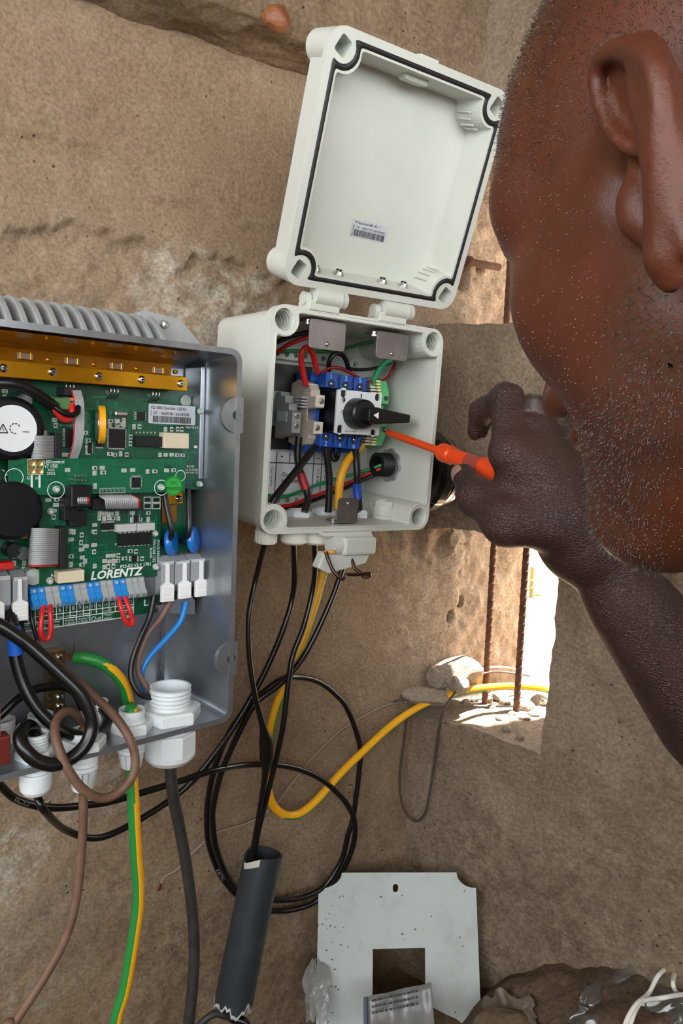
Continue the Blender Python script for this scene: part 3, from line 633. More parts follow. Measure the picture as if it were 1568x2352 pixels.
x, z = mid(FL, z2, 1042, 750, dB - .004); MB().lathe([(.0001, 0), (.0022, 0), (.0044, .0006), (.0044, .004)], (0, 0, 0), (0, 1, 0), 20).build('standoff', NYLON, pb, loc=(x, dB - .004, z))
x, z = mid(FL, z2, 205, 590, dB - .012); MB().lathe([(.0001, 0), (.0062, .001), (.0062, .012)], (0, 0, 0), (0, 1, 0), 16).build('standoff', NYLON, pb, loc=(x, dB - .012, z))
x, z = mid(FL, z2, 210, 170, dB - .012); MB().box(x - .006, x + .006, dB - .012, dB, z - .006, z + .008).build('standoff', NYLON, pb, bevel=.001)
# green plug with red and black leads, white flat cable
pl = chip(FL, z1, (330, 612, 425, 680), dM, .012, mat('plug_green', (84, 128, 76), .5), 'screw_plug', mbd, .0006)
for k, c in enumerate(((418, 612, 470, 632), (418, 640, 470, 662))): chip(FL, z1, c, dM, .010, mat('plug_orange', (226, 130, 60), .5), 'plug_contact', pl)
# ribbon cables and connectors
def ribbon(zf, pts, d0, wid, n, name, parent, red=None, hori=True):
    """flat cable of n round cores side by side; pts = (zx, zy, d) path of the first core, wid = offset (dx,dz) of the last one"""
    P = []
    for zx, zy, d in pts: q = FL.loc(*zf(zx, zy), d); P.append(q)
    P = catmull(P, 6); mb = MB(); step = np.array([wid[0], 0, wid[1]]) / (n - 1); r = np.linalg.norm(step) * .54
    for k in range(n): mb.tube([p + step * k for p in P], r, 6, 1 if (red is not None and k == red) else 0)
    return mb.build(name, [RIBBON, REDW], parent)
def dzv(zf, x0, y0, x1, y1, d): a = FL.loc(*zf(x0, y0), d); b = FL.loc(*zf(x1, y1), d); return (b[0] - a[0], b[2] - a[2])
ribbon(z1, [(330, 842, .040), (255, 842, .030), (200, 842, .031), (184, 842, .040)], 0, dzv(z1, 255, 842, 255, 975, .031), 16, 'ribbon_cable', mbd)
chip(FL, z1, (328, 822, 368, 985), dM, .010, BLKM, 'ribbon_socket', mbd, .0005); chip(FL, z1, (210, 806, 285, 840), dM, .008, TIN, 'ribbon_clip', mbd, .0004)
ribbon(z2, [(362, 306, .040), (280, 302, .028), (205, 300, .029), (186, 300, .040)], 0, dzv(z2, 280, 302, 265, 522, .029), 20, 'ribbon_cable', iob, red=19)
chip(FL, z2, (362, 290, 402, 540), dI, .012, BLKM, 'ribbon_socket', iob, .0005)
ribbon(z1, [(430, 566, .044), (446, 640, .036), (448, 760, .035), (438, 880, .037), (412, 975, .044)], 0, dzv(z1, 446, 640, 500, 640, .036), 8, 'flat_cable', mbd, red=0)
chip(FL, z1, (388, 548, 492, 600), dB, .016, BLKM, 'ribbon_socket', pb, .0005)
# IO header: black socket with a wide grey ribbon on it, and the post with a short ribbon
chip(FL, z2, (640, 150, 862, 190), dI, .013, BLKM, 'header_socket', iob, .0006); chip(FL, z2, (555, 118, 632, 185), dI, .011, BLKM, 'header_latch', iob, .0006)
ribbon(z2, [(640, 182, .036), (636, 150, .030), (632, 122, .029), (600, 104, .034), (598, 92, .040)], 0, dzv(z2, 634, 130, 832, 130, .030), 18, 'ribbon_cable', iob, red=17)
chip(FL, z2, (425, 40, 555, 175), dI, .022, BLK, 'socket_post', iob, .0012); chip(FL, z2, (385, 130, 470, 250), dI, .010, BLK, 'header_socket', iob, .0005); chip(FL, z2, (420, 190, 522, 285), dI, .009, BLK, 'header_socket', iob, .0006)
ribbon(z2, [(474, 150, .026), (470, 130, .0215), (472, 114, .024)], 0, dzv(z2, 470, 130, 530, 130, .022), 6, 'ribbon_cable', iob, red=5)
mb = MB()
for k in range(4):
    for dz in (1080, 1106):
        x, z = mid(FL, z1, 452 + 20 * k, dz, dLd - .006); mb.tube([(x, dLd - .006, z), (x, dLd, z)], .0006, 6)
mb.build('pin_header', TIN, ledb)
chip(FL, z2, (700, 272, 822, 318), dI, .006, mat('relay_grey', (190, 190, 188), .45), 'solid_state_relay', iob, .0006); chip(FL, z2, (826, 266, 932, 312), dI, .006, MATS['relay_grey'], 'solid_state_relay', iob, .0006)
chip(FL, z2, (350, 552, 508, 622), dI, .009, BEIGE, 'relay', iob, .0006)
# printing on the boards
def bprint(zf, R, d, s, parent, m=SILK, **k): a = rect(FL, zf, *R, d); return text_mesh(s, m, 'board_print', parent, *a, d - .0003, **k)
bprint(z1, (264, 984, 384, 1004), dLd, 'LEDcontrol', ledb, bold=.012); bprint(z1, (264, 1010, 346, 1032), dLd, 'V7 1705', ledb, bold=.012); bprint(z1, (288, 1036, 326, 1050), dLd, 'RoHS', ledb); bprint(z1, (280, 1056, 330, 1072), dLd, '2052', ledb)
bprint(z2, (543, 540, 860, 592), dI, 'LORENTZ', iob, bold=.03, shear=.22); bprint(z2, (722, 508, 902, 528), dI, 'PS2-IO V2.3 1701', iob, bold=.01)
bprint(z2, (916, 365, 932, 500), dI, '94V-0 N4 1752', iob, rot=-90); bprint(z2, (942, 365, 956, 505), dI, 'SD2-D E355085', iob, rot=-90); bprint(z2, (898, 415, 912, 475), dI, 'RoHS', iob, rot=-90)
bprint(z1, (1112, 782, 1212, 796), dM, 'Main V2.0 1826', mbd); bprint(z1, (1120, 1015, 1165, 1028), dM, 'RoHS', mbd); bprint(z1, (1112, 1036, 1190, 1048), dM, 'CA-D E355085', mbd); bprint(z1, (1112, 1054, 1190, 1066), dM, '94V-0 N4 1725', mbd)
bprint(z1, (300, 606, 325, 626), dM, 'K1', mbd); bprint(z2, (862, 722, 912, 760), dB, 'L1', pb, bold=.02); bprint(z1, (30, 902, 66, 920), dB, 'C21', pb); bprint(z1, (630, 568, 650, 586), dB, 'T3', pb); bprint(z1, (880, 588, 900, 604), dB, 'T2', pb); bprint(z2, (306, 570, 334, 586), dI, 'Rel', iob); bprint(z2, (690, 386, 706, 400), dI, 'P1', iob)
bprint(z1, (162, 1082, 178, 1102), dLd, 'K5', ledb); bprint(z1, (212, 1082, 228, 1102), dLd, 'K4', ledb)
# stickers
def sticker(fr, zf, c, d, parent, lines, bars, name='serial_sticker'):
    """c = four corners (tl, tr, br, bl); printed lines are (u0,u1,v0,v1,text) in sticker fractions"""
    P = [fr.loc(*zf(*p), d) for p in c]; tl, tr, brr, bl = [np.array([p[0], p[2]]) for p in P]; w = (np.linalg.norm(tr - tl) + np.linalg.norm(brr - bl)) / 2; h = (np.linalg.norm(tl - bl) + np.linalg.norm(tr - brr)) / 2
    cen = (tl + tr + brr + bl) / 4; ang = math.atan2(*(((tr - tl) + (brr - bl))[::-1])); e = MB().plate([rrect(-w / 2, w / 2, -h / 2, h / 2, .0012, 3)], -.0002, 0).build(name, LABEL, parent, loc=(cen[0], d, cen[1])); recalc(e.data); e.rotation_euler = (0, -ang, 0)
    for (u0, u1, v0, v1, s, *rt) in lines: text_mesh(s, INK, 'sticker_print', e, -w / 2 + u0 * w, -w / 2 + u1 * w, h / 2 - v1 * h, h / 2 - v0 * h, -.0003, bold=.01, rot=rt[0] if rt else 0)
    u0, u1, v0, v1 = bars; rnd = random.Random(len(lines) + int(w * 1e5)); mb = MB(); u = u0
    while u < u1:
        bw = rnd.choice((.004, .007, .011, .015)); z0 = h / 2 - v1 * h; zz = h / 2 - v0 * h; a, b = -w / 2 + u * w, -w / 2 + min(u + bw, u1) * w; mb.add([(a, -.0003, z0), (b, -.0003, z0), (b, -.0003, zz), (a, -.0003, zz)], [(0, 1, 2, 3)]); u += bw + rnd.choice((.004, .006, .010))
    tag(mb.build('bar_code', INK, e), kind='stuff')
    return e
sticker(FL, z1, ((892, 644), (1172, 664), (1170, 776), (888, 764)), dM - .001, mbd, [(.05, .80, .10, .26, 'PS2-1800 Controller- 1.BXXX'), (.10, .86, .38, .54, '07 - 060538.16224208'), (.035, .065, .34, .62, 'Serial', 90), ], (.09, .90, .60, .93))
x, z = mid(FL, z1, 1040, 1140, dLd - .0006); qc = MB().cyl((0, 0, 0), (0, 1, 0), .0078, .0005, 28).build('approval_sticker', mat('sticker_green', (40, 170, 60), .4), ledb, loc=(x, dLd - .0009, z))
GI = mat('green_ink', (12, 74, 26), .5); text_mesh('QC', GI, 'sticker_print', qc, -.003, .003, .001, .0038, -.0002, bold=.01); text_mesh('PASSED', GI, 'sticker_print', qc, -.0062, .0062, -.0032, -.0008, -.0002, bold=.01)
mb = MB(); silk_ring(mb, 0, 0, -.0002, .0074, .0004); mb.build('sticker_ring', GI, qc)
# small gold clamp with screw and the two blue varistors
gc = chip(FL, z2, (972, 80, 1098, 152), dB, .004, GOLD, 'clamp_plate', ctl, .0005); x, z = mid(FL, z2, 1074, 120, dB - .005); obj('screw', SCREW, gc, loc=(x, dB - .0042, z)); chip(FL, z2, (972, 160, 1060, 262), dB, .003, KAPTON, 'clamp_film', gc)
for pts, disc in (([(985, 70, .044), (1000, 170, .040), (1022, 270, .036), (1030, 330, .036), (1010, 370, .042), (975, 380, .05)], (1036, 382)), ([(1128, 60, .046), (1132, 160, .042), (1135, 260, .038), (1130, 330, .038), (1108, 365, .044), (1085, 372, .05)], (1168, 366))):
    x, z = mid(FL, z2, *disc, .043); v = MB(); v.lathe([(.0001, -.0032), (.007, -.003), (.0105, -.0018), (.0112, 0), (.0105, .0018), (.007, .003), (.0001, .0032)], (0, 0, 0), (.62, -.75, .12), 28); vo = v.build('varistor', VAR, ctl, loc=(x, .045, z))
    P = catmull([FL.loc(*z2(a, b), d) for a, b, d in pts], 6); q = MB(); q.tube([p - np.array([x, .045, z]) for p in P], .0024, 10); q.build('lead_sleeve', BLKW, vo)
# lever terminals: grey bodies with white ribbed levers
def lever(zf, R, LV, d, h, name='lever_terminal'):
    a = rect(FL, zf, *R, d - h); t = thing_part(name, ctl)
    prof = [(d, a[2]), (d, a[3]), (d - h * .5, a[3]), (d - h, a[3] - (a[3] - a[2]) * .18), (d - h, a[2] + (a[3] - a[2]) * .25), (d - h * .6, a[2])]
    mb = MB(); n = len(prof); A = [(a[0] + .0003, y, z) for y, z in prof]; B = [(a[1] - .0003, y, z) for y, z in prof]; mb.strip(A, B); mb.add(A, [tuple(range(n))]); mb.add(B, [tuple(reversed(range(n)))])
    o = mb.build(name, GREYP, ctl, bevel=.0006); recalc(o.data)
    b = rect(FL, zf, *LV, d - h - .002); y = d - h - .0015; w = b[1] - b[0]; hh = b[3] - b[2]
    mb = MB(); mb.prism([(b[0], b[2]), (b[1], b[2]), (b[1], b[2] + hh * .42), (b[0] + w * .62, b[2] + hh * .50), (b[0] + w * .60, b[3]), (b[0] + w * .36, b[3]), (b[0] + w * .36, b[2] + hh * .50), (b[0], b[2] + hh * .42)], y - .0022, y + .001)
    lv = mb.build('lever', WHITEP, o, bevel=.0004); recalc(lv.data)
    for k in range(4): MB().box(b[0] + w * .08, b[1] - w * .08, y - .0030, y - .002, b[2] + hh * (.08 + .085 * k), b[2] + hh * (.12 + .085 * k)).build('lever_rib', WHITEP, lv)
    MB().box(a[0] + .001, a[1] - .001, d - h - .0006, d - h + .004, a[3] - (a[3] - a[2]) * .19, a[3] - (a[3] - a[2]) * .10).build('lever_cap', mat('light_grey_plastic', (186, 188, 190), .4), o)
    return o
def thing_part(*a): return None
lever(z2, (966, 472, 1046, 700), (966, 505, 1042, 735), dB, .020); lever(z2, (1048, 470, 1142, 680), (1070, 500, 1144, 716), dB, .020); lever(z2, (1144, 458, 1248, 660), (1170, 488, 1244, 704), dB, .020)
lever(z2, (76, 560, 172, 830), (72, 596, 166, 850), dB, .021); lever(z2, (-40, 555, 70, 830), (-70, 590, 24, 862), dB, .021); lever(z2, (-150, 550, -45, 830), (-170, 590, -76, 862), dB, .021)
chip(FL, z2, (862, 585, 964, 705), dB, .010, GREYD, 'terminal_base', ctl, .001)
x, z = mid(FL, z2, 10, 528, .035); MB().box(x - .008, x + .008, .033, .045, z - .002, z + .003).build('red_tab', REDW, ctl, bevel=.0008)
# terminal strip of 17 clamps, blue in four places
n = 17; tsA = FL.loc(*z2(178, 712), .045); tsB = FL.loc(*z2(862, 652), .045); zc = (tsA[2] + tsB[2]) / 2; wv = (tsB[0] - tsA[0]) / n
strip = MB().box(tsA[0], tsB[0], .050, .0598, zc - .0076, zc + .0078).build('terminal_strip', GREYP, ctl)
def term(mi):
    mb = MB(); prof = [(.0502, -.0078), (.040, -.0074), (.0385, -.0032), (.0425, .0004), (.0425, .0030), (.044, .0042), (.0445, .0076), (.0502, .0080)]; k = len(prof); w = wv * .47
    A = [(-w, y, z) for y, z in prof]; B = [(w, y, z) for y, z in prof]; mb.strip(A, B); mb.add(A, [tuple(range(k))]); mb.add(B, [tuple(reversed(range(k)))])
    mb.prism([(-w * .62, -.0066), (w * .62, -.0066), (0, -.0038)], .0388, .0396, 1); mb.cyl((0, .0428, .0058), (0, 1, 0), w * .45, .002, 10, 2)
    me = mb.mesh('terminal', [mi, GREYD, MATS['light_grey_plastic']]); return me
TG, TB = term(mat('terminal_grey', (168, 172, 172), .45)), term(BLUEP)
for k in range(n): obj('terminal', TB if k in (0, 1, 4, 5, 8, 9, 12, 13) else TG, strip, loc=(tsA[0] + wv * (k + .5), 0, zc), bevel=.0003)
# printed legend below the strip
la = rect(FL, z2, 180, 705, 800, 880, dB); LX0, LX1 = FL.loc(*z2(125, 860), dB)[0], FL.loc(*z2(800, 800), dB)[0]; LZ1 = FL.loc(*z2(500, 745), dB)[2]; LZ0 = FL.loc(*z2(500, 866), dB)[2]; hL = LZ1 - LZ0
mb = MB(); y = dB - .0001; t = .00035
for v in (0, .36, .62, 1.0): mb.add([(LX0, y, LZ0 + hL * v - t), (LX1, y, LZ0 + hL * v - t), (LX1, y, LZ0 + hL * v + t), (LX0, y, LZ0 + hL * v + t)], [(0, 1, 2, 3)])
for i in range(18):
    x = LX0 + (LX1 - LX0) * i / 17; v0 = 0 if i in (0, 2, 4, 6, 8, 10, 12, 15, 17) else .40; mb.add([(x - t, y, LZ0 + hL * v0), (x + t, y, LZ0 + hL * v0), (x + t, y, LZ1), (x - t, y, LZ1)], [(0, 1, 2, 3)])
mb.build('legend_grid', SILK, pb)
cw = (LX1 - LX0) / 17
for i in range(17): text_mesh(str(i + 1), SILK, 'board_print', pb, LX0 + cw * (i + .28), LX0 + cw * (i + .72), LZ0 + hL * .72, LZ0 + hL * .92, y - .0002, lock=True)
for i, s in {5: 'com', 6: '+24V', 7: '~', 8: '+24V', 9: '~', 10: '/', 12: '+24V', 13: 'S', 15: '+', 16: '-'}.items(): text_mesh(s, SILK, 'board_print', pb, LX0 + cw * (i + .12), LX0 + cw * (i + .88), LZ0 + hL * .42, LZ0 + hL * .58, y - .0002, lock=True)
for i0, i1, s in ((0, 2, 'Well\nprobe'), (2, 4, 'Remote\nswitch'), (4, 6, 'Water\nmeter'), (6, 8, 'Analog 1\n4-20mA'), (8, 10, 'Analog 2\n4-20mA'), (10, 12, 'Out'), (12, 15, 'Water\nsensor'), (15, 17, 'Sun\nsensor')):
    text_mesh(s, SILK, 'board_print', pb, LX0 + cw * (i0 + .2), LX0 + cw * (i1 - .2), LZ0 + hL * .05, LZ0 + hL * .33, y - .0002, lock=True)
# wires that live inside the box
def lwire(name, zf, pts, r, m, parent=ctl, n=10, sub=6):
    P = catmull([FL.loc(*zf(a, b), d) for a, b, d in pts], sub); return MB().tube(P, r, n).build(name, m, parent)
lwire('jumper_wire', z2, [(262, 742, .042), (252, 820, .036), (244, 900, .034), (252, 950, .034), (275, 964, .034), (298, 945, .034), (306, 880, .034), (302, 800, .036), (298, 742, .042)], .0019, REDW)
lwire('jumper_wire', z2, [(708, 690, .042), (722, 760, .036), (745, 835, .034), (772, 872, .034), (792, 872, .034), (794, 840, .034), (772, 770, .035), (742, 692, .042)], .0019, REDW)
lwire('sensor_wire', z2, [(132, 850, .045), (140, 920, .040), (180, 985, .038), (238, 1040, .036)], .0013, BLKW); lwire('sensor_wire', z2, [(180, 760, .045), (195, 860, .040), (222, 960, .038), (242, 1035, .036)], .0015, BLKW)
lwire('supply_wire', z1, [(-60, 530, .030), (0, 522, .028), (90, 530, .027), (190, 570, .028), (270, 625, .030), (330, 668, .034)], .0040, BLKW)
lwire('supply_wire', z1, [(320, 660, .031), (345, 705, .032), (385, 740, .033), (420, 735, .033), (432, 690, .034), (428, 652, .036)], .0022, REDW); lwire('supply_wire', z1, [(325, 665, .030), (380, 700, .029), (430, 715, .030), (462, 700, .031), (468, 665, .035)], .0020, BLKW)
# brass earth bar on the back
eb = rect(FL, z3, 292, 115, 392, 490, .062); ebo = MB().box(eb[0], eb[1], .062, .0718, eb[2], eb[3]).build('earth_bar', BRASS, ctl, bevel=.0006)
for zy in (160, 400, 455): x, z = mid(FL, z3, 362, zy, .060); obj('screw', SCREW, ebo, loc=(x, .0618, z))
for zy in (205, 255, 300, 345, 385, 425, 470): x, z = mid(FL, z3, 306, zy, .062); obj('wire_hole', MB().cyl((0, 0, 0), (0, 1, 0), .0019, .001, 12).mesh('wire_hole', MATS['dark_hole']), ebo, loc=(x, .0616, z))
for dx, dz in ((0, 0), (4, -3), (-2, 4), (3, 3)): lwire('earth_strand', z3, [(375, 150 + dz, .058), (410, 148 + dz * 2, .055), (440, 152 + dz * 3, .052), (470, 155 + dz * 5, .050)], .0007, COPPER, ebo)
lwire('earth_strand', z3, [(446, 150, .052), (442, 120, .050), (445, 90, .049), (450, 66, .048)], .0004, COPPER, ebo)
# cable glands through the floor of the case
ZF = -H_ + .0045
def gland(zx, zy, rt, ht, rn, hn, below, name='cable_gland', rib=False, bl=.03, rb=None):
    c = FL.locz(*z3(zx, zy), ZF); rb = rb or rn * .9
    mb = MB(); nT = 5; prof = []
    for k in range(nT): z = hn + (ht - hn) * k / nT; st = (ht - hn) / nT; prof += [(rt, z), (rt * .93, z + st * .5)]
    prof += [(rt, ht), (rt * .86, ht), (rt * .84, 0.0)]; mb.lathe(prof, (0, 0, 0), (0, 0, 1), 28, cap=False)
    g = mb.build(name, GLAND, ctl, loc=(c[0], min(c[1], D_ - rn * .9), ZF))
    q = MB(); a = circle(0, 0, rn, 6, .3); b = circle(0, 0, rt * .86, 24); q.lathe([(rn * .985, 0), (rn, hn * .15), (rn, hn * .8), (rn * .93, hn), (rt * .9, hn)], (0, 0, 0), (0, 0, 1), 6, smooth=False, cap=False, ref=(math.cos(.3), math.sin(.3), 0)); q.build('lock_nut', GLAND, g, bevel=.0006)
    if below:
        q = MB()
        if rib:
            q.lathe([(rb, -.005), (rb, -.010), (rb * .92, -.0105), (rb, -.0125), (rb * .9, -.014), (rb, -.016), (rb * .9, -.0175)], (0, 0, 0), (0, 0, 1), 24, cap=False)
            for k in range(14):
                a0 = 2 * math.pi * k / 14; R2 = np.array([[math.cos(a0), -math.sin(a0), 0], [math.sin(a0), math.cos(a0), 0], [0, 0, 1]]); v = [(rb * .70, -.0016, -bl), (rb * .92, -.0016, -.0165), (rb * .92, .0016, -.0165), (rb * .70, .0016, -bl), (rb * .55, -.0014, -bl), (rb * .75, -.0016, -.0165), (rb * .75, .0016, -.0165), (rb * .55, .0014, -bl)]
                q.add([R2 @ np.array(p) for p in v], [(0, 1, 2, 3), (7, 6, 5, 4), (0, 4, 5, 1), (3, 2, 6, 7), (0, 3, 7, 4), (1, 5, 6, 2)])
            q.lathe([(rb * .66, -.0165), (rb * .52, -bl + .001)], (0, 0, 0), (0, 0, 1), 20)
        else:
            q.lathe([(rb * .88, -.0045), (rb * .88, -.008), (rb * .8, -.009), (rb * .88, -.0105)], (0, 0, 0), (0, 0, 1), 28); q.lathe([(rb * 1.0, -.0105), (rb * 1.04, -.012), (rb * 1.04, -bl * .78)], (0, 0, 0), (0, 0, 1), 8 if bl > .03 else 40, smooth=False); q.lathe([(rb * 1.02, -bl * .78), (rb * 1.0, -bl * .88), (rb * .8, -bl), (rb * .4, -bl)], (0, 0, 0), (0, 0, 1), 30)
        q.build('gland_body', GLAND, g)
    return g, c
G1 = gland(1020, 515, .0165, .026, .0255, .0095, True, bl=.036, rb=.0205); G2 = gland(790, 592, .0098, .017, .0160, .0075, True, rib=True, rb=.0108, bl=.029)
G3 = gland(565, 545, .0105, .017, .0150, .0070, False); G4 = gland(500, 690, .0105, .012, .0165, .0070, True, rib=True, rb=.0108, bl=.032)
G5 = gland(243, 610, .0092, .015, .0145, .0065, False); G6 = gland(215, 752, .0086, .0175, .0140, .0065, True, rb=.0105, bl=.026); G7 = gland(12, 645, .0092, .015, .0145, .0065, False)
for g, _ in (G3, G5, G7):
    q = MB(); q.lathe([(.010, -.0045), (.010, -.02), (.007, -.026)], (0, 0, 0), (0, 0, 1), 20); q.build('gland_body', GLAND, g)
# dark red clip half out of the picture
MRN = mat('maroon_plastic', (104, 34, 30), .4)
cc = thing('test_clip', 'dark red plastic clip at the left edge over the gland row', 'clip', FL)
a = rect(FL, z3, -60, 640, 66, 812, .004); MB().box(a[0], a[1], .004, .016, a[2], a[3]).build('clip_body', MRN, cc, bevel=.001); b = rect(FL, z3, -60, 440, 6, 660, .006); MB().box(b[0], b[1], .006, .013, b[2], b[3]).build('clip_neck', mat('pink_plastic', (190, 96, 84), .4), cc, bevel=.001); 
# ================================================================ SWITCH BOX (grey plastic enclosure, lid hinged up)
BOXP = mat('light_grey_abs', (206, 208, 199), 0.42, var=(7, (196, 198, 188), 0.4, 0.7))
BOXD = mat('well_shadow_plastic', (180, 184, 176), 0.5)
RUB = mat('black_rubber', (16, 16, 17), 0.5)
PLATE = mat('stainless_plate', (136, 130, 128), 0.38, 0.75, var=(30, (118, 112, 110), 0.4, 0.65))
BLUET = mat('blue_terminal', (16, 74, 160), 0.35)
BEIG = mat('beige_terminal', (190, 178, 162), 0.5)
SBLK = mat('switch_black', (13, 13, 14), 0.35)
FACEP = mat('switch_face', (214, 216, 218), 0.4)
EGRN = mat('earth_green', (88, 172, 110), 0.45); EYEL = mat('earth_yellow', (226, 216, 150), 0.5)
def _locx(s, px, py, x):
    r = s.R.T @ ray(px, py); c = s.R.T @ (EYE - s.o); t = (x - c[0]) / r[0]; return c + t * r
Frame.locx = _locx
def well_outline(X, Z, ins, off, ra, n=8):
    """inner outline of a box of half size X, Z with corner wells of radius ra centred off from the corners"""
    e = off - ins; a = math.acos(min(1, e / ra)); arc = [-a + (-(math.pi * 1.5 - 2 * a)) * k / n for k in range(n + 1)]
    # fillet the tight ends a little by keeping the arc only
    tr = [(X - off + ra * math.cos(t), Z - off + ra * math.sin(t)) for t in arc]     # from the right edge round to the top edge
    tl = [(-x, z) for x, z in reversed(tr)]; bl = [(-x, -z) for x, z in tr]; br_ = [(x, -z) for x, z in reversed(tr)]
    P = tr + tl + bl + br_; out = []; m = len(P)                       # round off the sharp meetings of arc and edge
    for i in range(m):
        a_, b_, c_ = np.array(P[i - 1]), np.array(P[i]), np.array(P[(i + 1) % m]); u, v = a_ - b_, c_ - b_; lu, lv = np.linalg.norm(u), np.linalg.norm(v)
        if np.dot(u, v) / (lu * lv) > -math.cos(math.radians(28)):
            p0, p1 = b_ + u / lu * min(.0042, lu * .9), b_ + v / lv * min(.0042, lv * .9)
            for t in (0, .25, .5, .75, 1): out.append(tuple((1 - t) ** 2 * p0 + 2 * t * (1 - t) * b_ + t * t * p1))
        else: out.append(P[i])
    return out
SX, SZ, SD = .0966, .1000, .115
sbx = thing('switch_box', 'light grey plastic switch box with lid hinged open upwards', 'electrical box', FS)
inn = well_outline(SX, SZ, .0058, .0128, .0145); outl = rrect(-SX, SX, -SZ, SZ, .0135, 8); ob2 = rrect(-SX + .0025, SX - .0025, -SZ + .0025, SZ - .0025, .0125, 8)
wells = [(sx * (SX - .0128), sz * (SZ - .0128)) for sx in (-1, 1) for sz in (-1, 1)]
mb = MB(); mb.plate([outl, inn] + [circle(wx, wz, .0096, 20) for wx, wz in wells], 0, .01, back=False, walls=False)
mb.strip(loop3(outl, 0), loop3(outl, .012)); mb.strip(loop3(outl, .012), loop3(ob2, .014)); mb.strip(loop3(ob2, .014), loop3(ob2, SD)); mb.add(loop3(ob2, SD), [tuple(range(len(ob2)))])
mb.strip(loop3(inn, 0), loop3(inn, .108)); mb.add(loop3(inn, .108), [tuple(range(len(inn)))])
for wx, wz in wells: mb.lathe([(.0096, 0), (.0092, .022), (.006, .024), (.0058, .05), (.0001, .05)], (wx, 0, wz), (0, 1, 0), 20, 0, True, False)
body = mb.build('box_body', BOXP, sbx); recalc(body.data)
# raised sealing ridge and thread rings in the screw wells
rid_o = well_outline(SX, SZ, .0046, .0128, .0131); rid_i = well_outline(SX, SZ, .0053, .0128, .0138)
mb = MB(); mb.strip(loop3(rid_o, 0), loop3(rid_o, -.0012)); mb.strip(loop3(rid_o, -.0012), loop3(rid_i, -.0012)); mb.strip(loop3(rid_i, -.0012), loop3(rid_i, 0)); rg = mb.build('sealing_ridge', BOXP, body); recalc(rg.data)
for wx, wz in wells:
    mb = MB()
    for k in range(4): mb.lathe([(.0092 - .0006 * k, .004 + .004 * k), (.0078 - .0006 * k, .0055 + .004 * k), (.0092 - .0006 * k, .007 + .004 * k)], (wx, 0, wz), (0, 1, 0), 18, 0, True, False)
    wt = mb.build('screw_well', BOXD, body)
for u0, u1 in ((-.052, -.042), (-.036, -.030), (-.022, .040), (.048, .054), (.060, .068)):
    for sz in (1, -1): MB().box(u0, u1, -.0007, .001, sz * (SZ - .0018) - .0006, sz * (SZ - .0018) + .0006).build('rim_bead', BOXP, body)
# hinges on the top edge
lid_t = FS.tolocal(FD.w((0, 0, -.0968)))
for zx, zy in ((765, 85), (1200, 165)):
    x, _ = mid(FS, z4, zx, zy, -.004); zt_ = SZ + .011; 
    h = MB(); h.cyl((-.0165, 0, 0), (1, 0, 0), .0078, .033, 20); hg = h.build('hinge', BOXP, sbx, loc=(x, .002, zt_), bevel=.0006)
    MB().box(-.022, .010, -.004, .016, -.0125, -.004).build('hinge_leaf', BOXP, hg, bevel=.001)
    q = MB(); q.prism([(-.014, 0), (.012, 0), (.012, .012), (-.014, .012)], .001, .010); q.build('hinge_arm', BOXP, hg, bevel=.001)
    q = MB(); q.cyl((-.0235, .006, -.002), (1, 0, 0), .006, .006, 16); q.build('hinge_knuckle', BOXP, hg); q = MB(); q.cyl((.010, -.001, 0), (1, 0, 0), .0081, .0008, 20); q.build('hinge_seam', BOXD, hg)
# stainless angle plates at the hinges and the latch
def bracket(zx0, zy0, zx1, zy1, d, up=True):
    a = rect(FS, z4, zx0, zy0, zx1, zy1, d); r = .0035
    o = MB().plate([rrect(a[0], a[1], a[2], a[3], r, 4)], d, d + .0015).build('angle_plate', PLATE, sbx, bevel=.0003); recalc(o.data)
    MB().box(a[0] + .001, a[1] - .001, d + .001, d + .022, (a[3] - .0015) if up else a[2], a[3] if up else a[2] + .0015).build('angle_foot', PLATE, o)
    return o, a
for (R_, sc, up, ft) in (((614, 212, 850, 402), (730, 366), True, (605, 228)), ((1048, 292, 1252, 466), (1148, 428), True, (1030, 306)), ((800, 1356, 930, 1516), (868, 1390), False, (770, 1494))):
    o, a = bracket(*R_, .0085, up); x, z = mid(FS, z4, *sc, .0085); obj('screw', SCREW_S, o, loc=(x, .0083, z)); x, z = mid(FS, z4, *ft, .014)
    MB().lathe([(.0001, -.0035), (.0028, -.003), (.0028, 0), (.0042, .0002), (.0042, .0012)], (x, .014, z), (0, 0, -1 if up else 1), 14).build('fixing_screw', STEEL, o)

# ---- isolator switch
sw = thing_sw = bpy.data.objects.new('isolator_switch', None)
fp = .0400
pa = rect(FS, z5, 700, 550, 1170, 1005, fp); xa, xb, za, zb2 = pa
def slot(cx, cz, w, h): return rrect(cx - w / 2, cx + w / 2, cz - h / 2, cz + h / 2, w * .48, 4)
bpy.data.objects.remove(sw)
swb = MB().box(xa + .0005, xb - .006, fp + .003, .080, za + .001, zb2 - .001).build('isolator_switch', SBLK, sbx, bevel=.0006); tag(swb, 'black rotary isolator switch with a pale face plate')
wS, hS = .0062, .0098
sl = [slot(*mid(FS, z5, 780, 562, fp), wS, hS), slot(*mid(FS, z5, 1138, 612, fp), wS, hS * .8), slot(*mid(FS, z5, 740, 955, fp), wS, hS), slot(*mid(FS, z5, 1092, 990, fp), wS, hS * .8)]
fpo = MB().plate([rrect(xa, xb, za, zb2, .0008, 2)] + sl, fp, fp + .0025).build('face_plate', FACEP, swb); recalc(fpo.data)
for s in sl: MB().prism(s, fp + .0022, fp + .004).build('face_slot', SBLK, swb)
kc = mid(FS, z5, 958, 788, fp - .008); kx, kz = kc
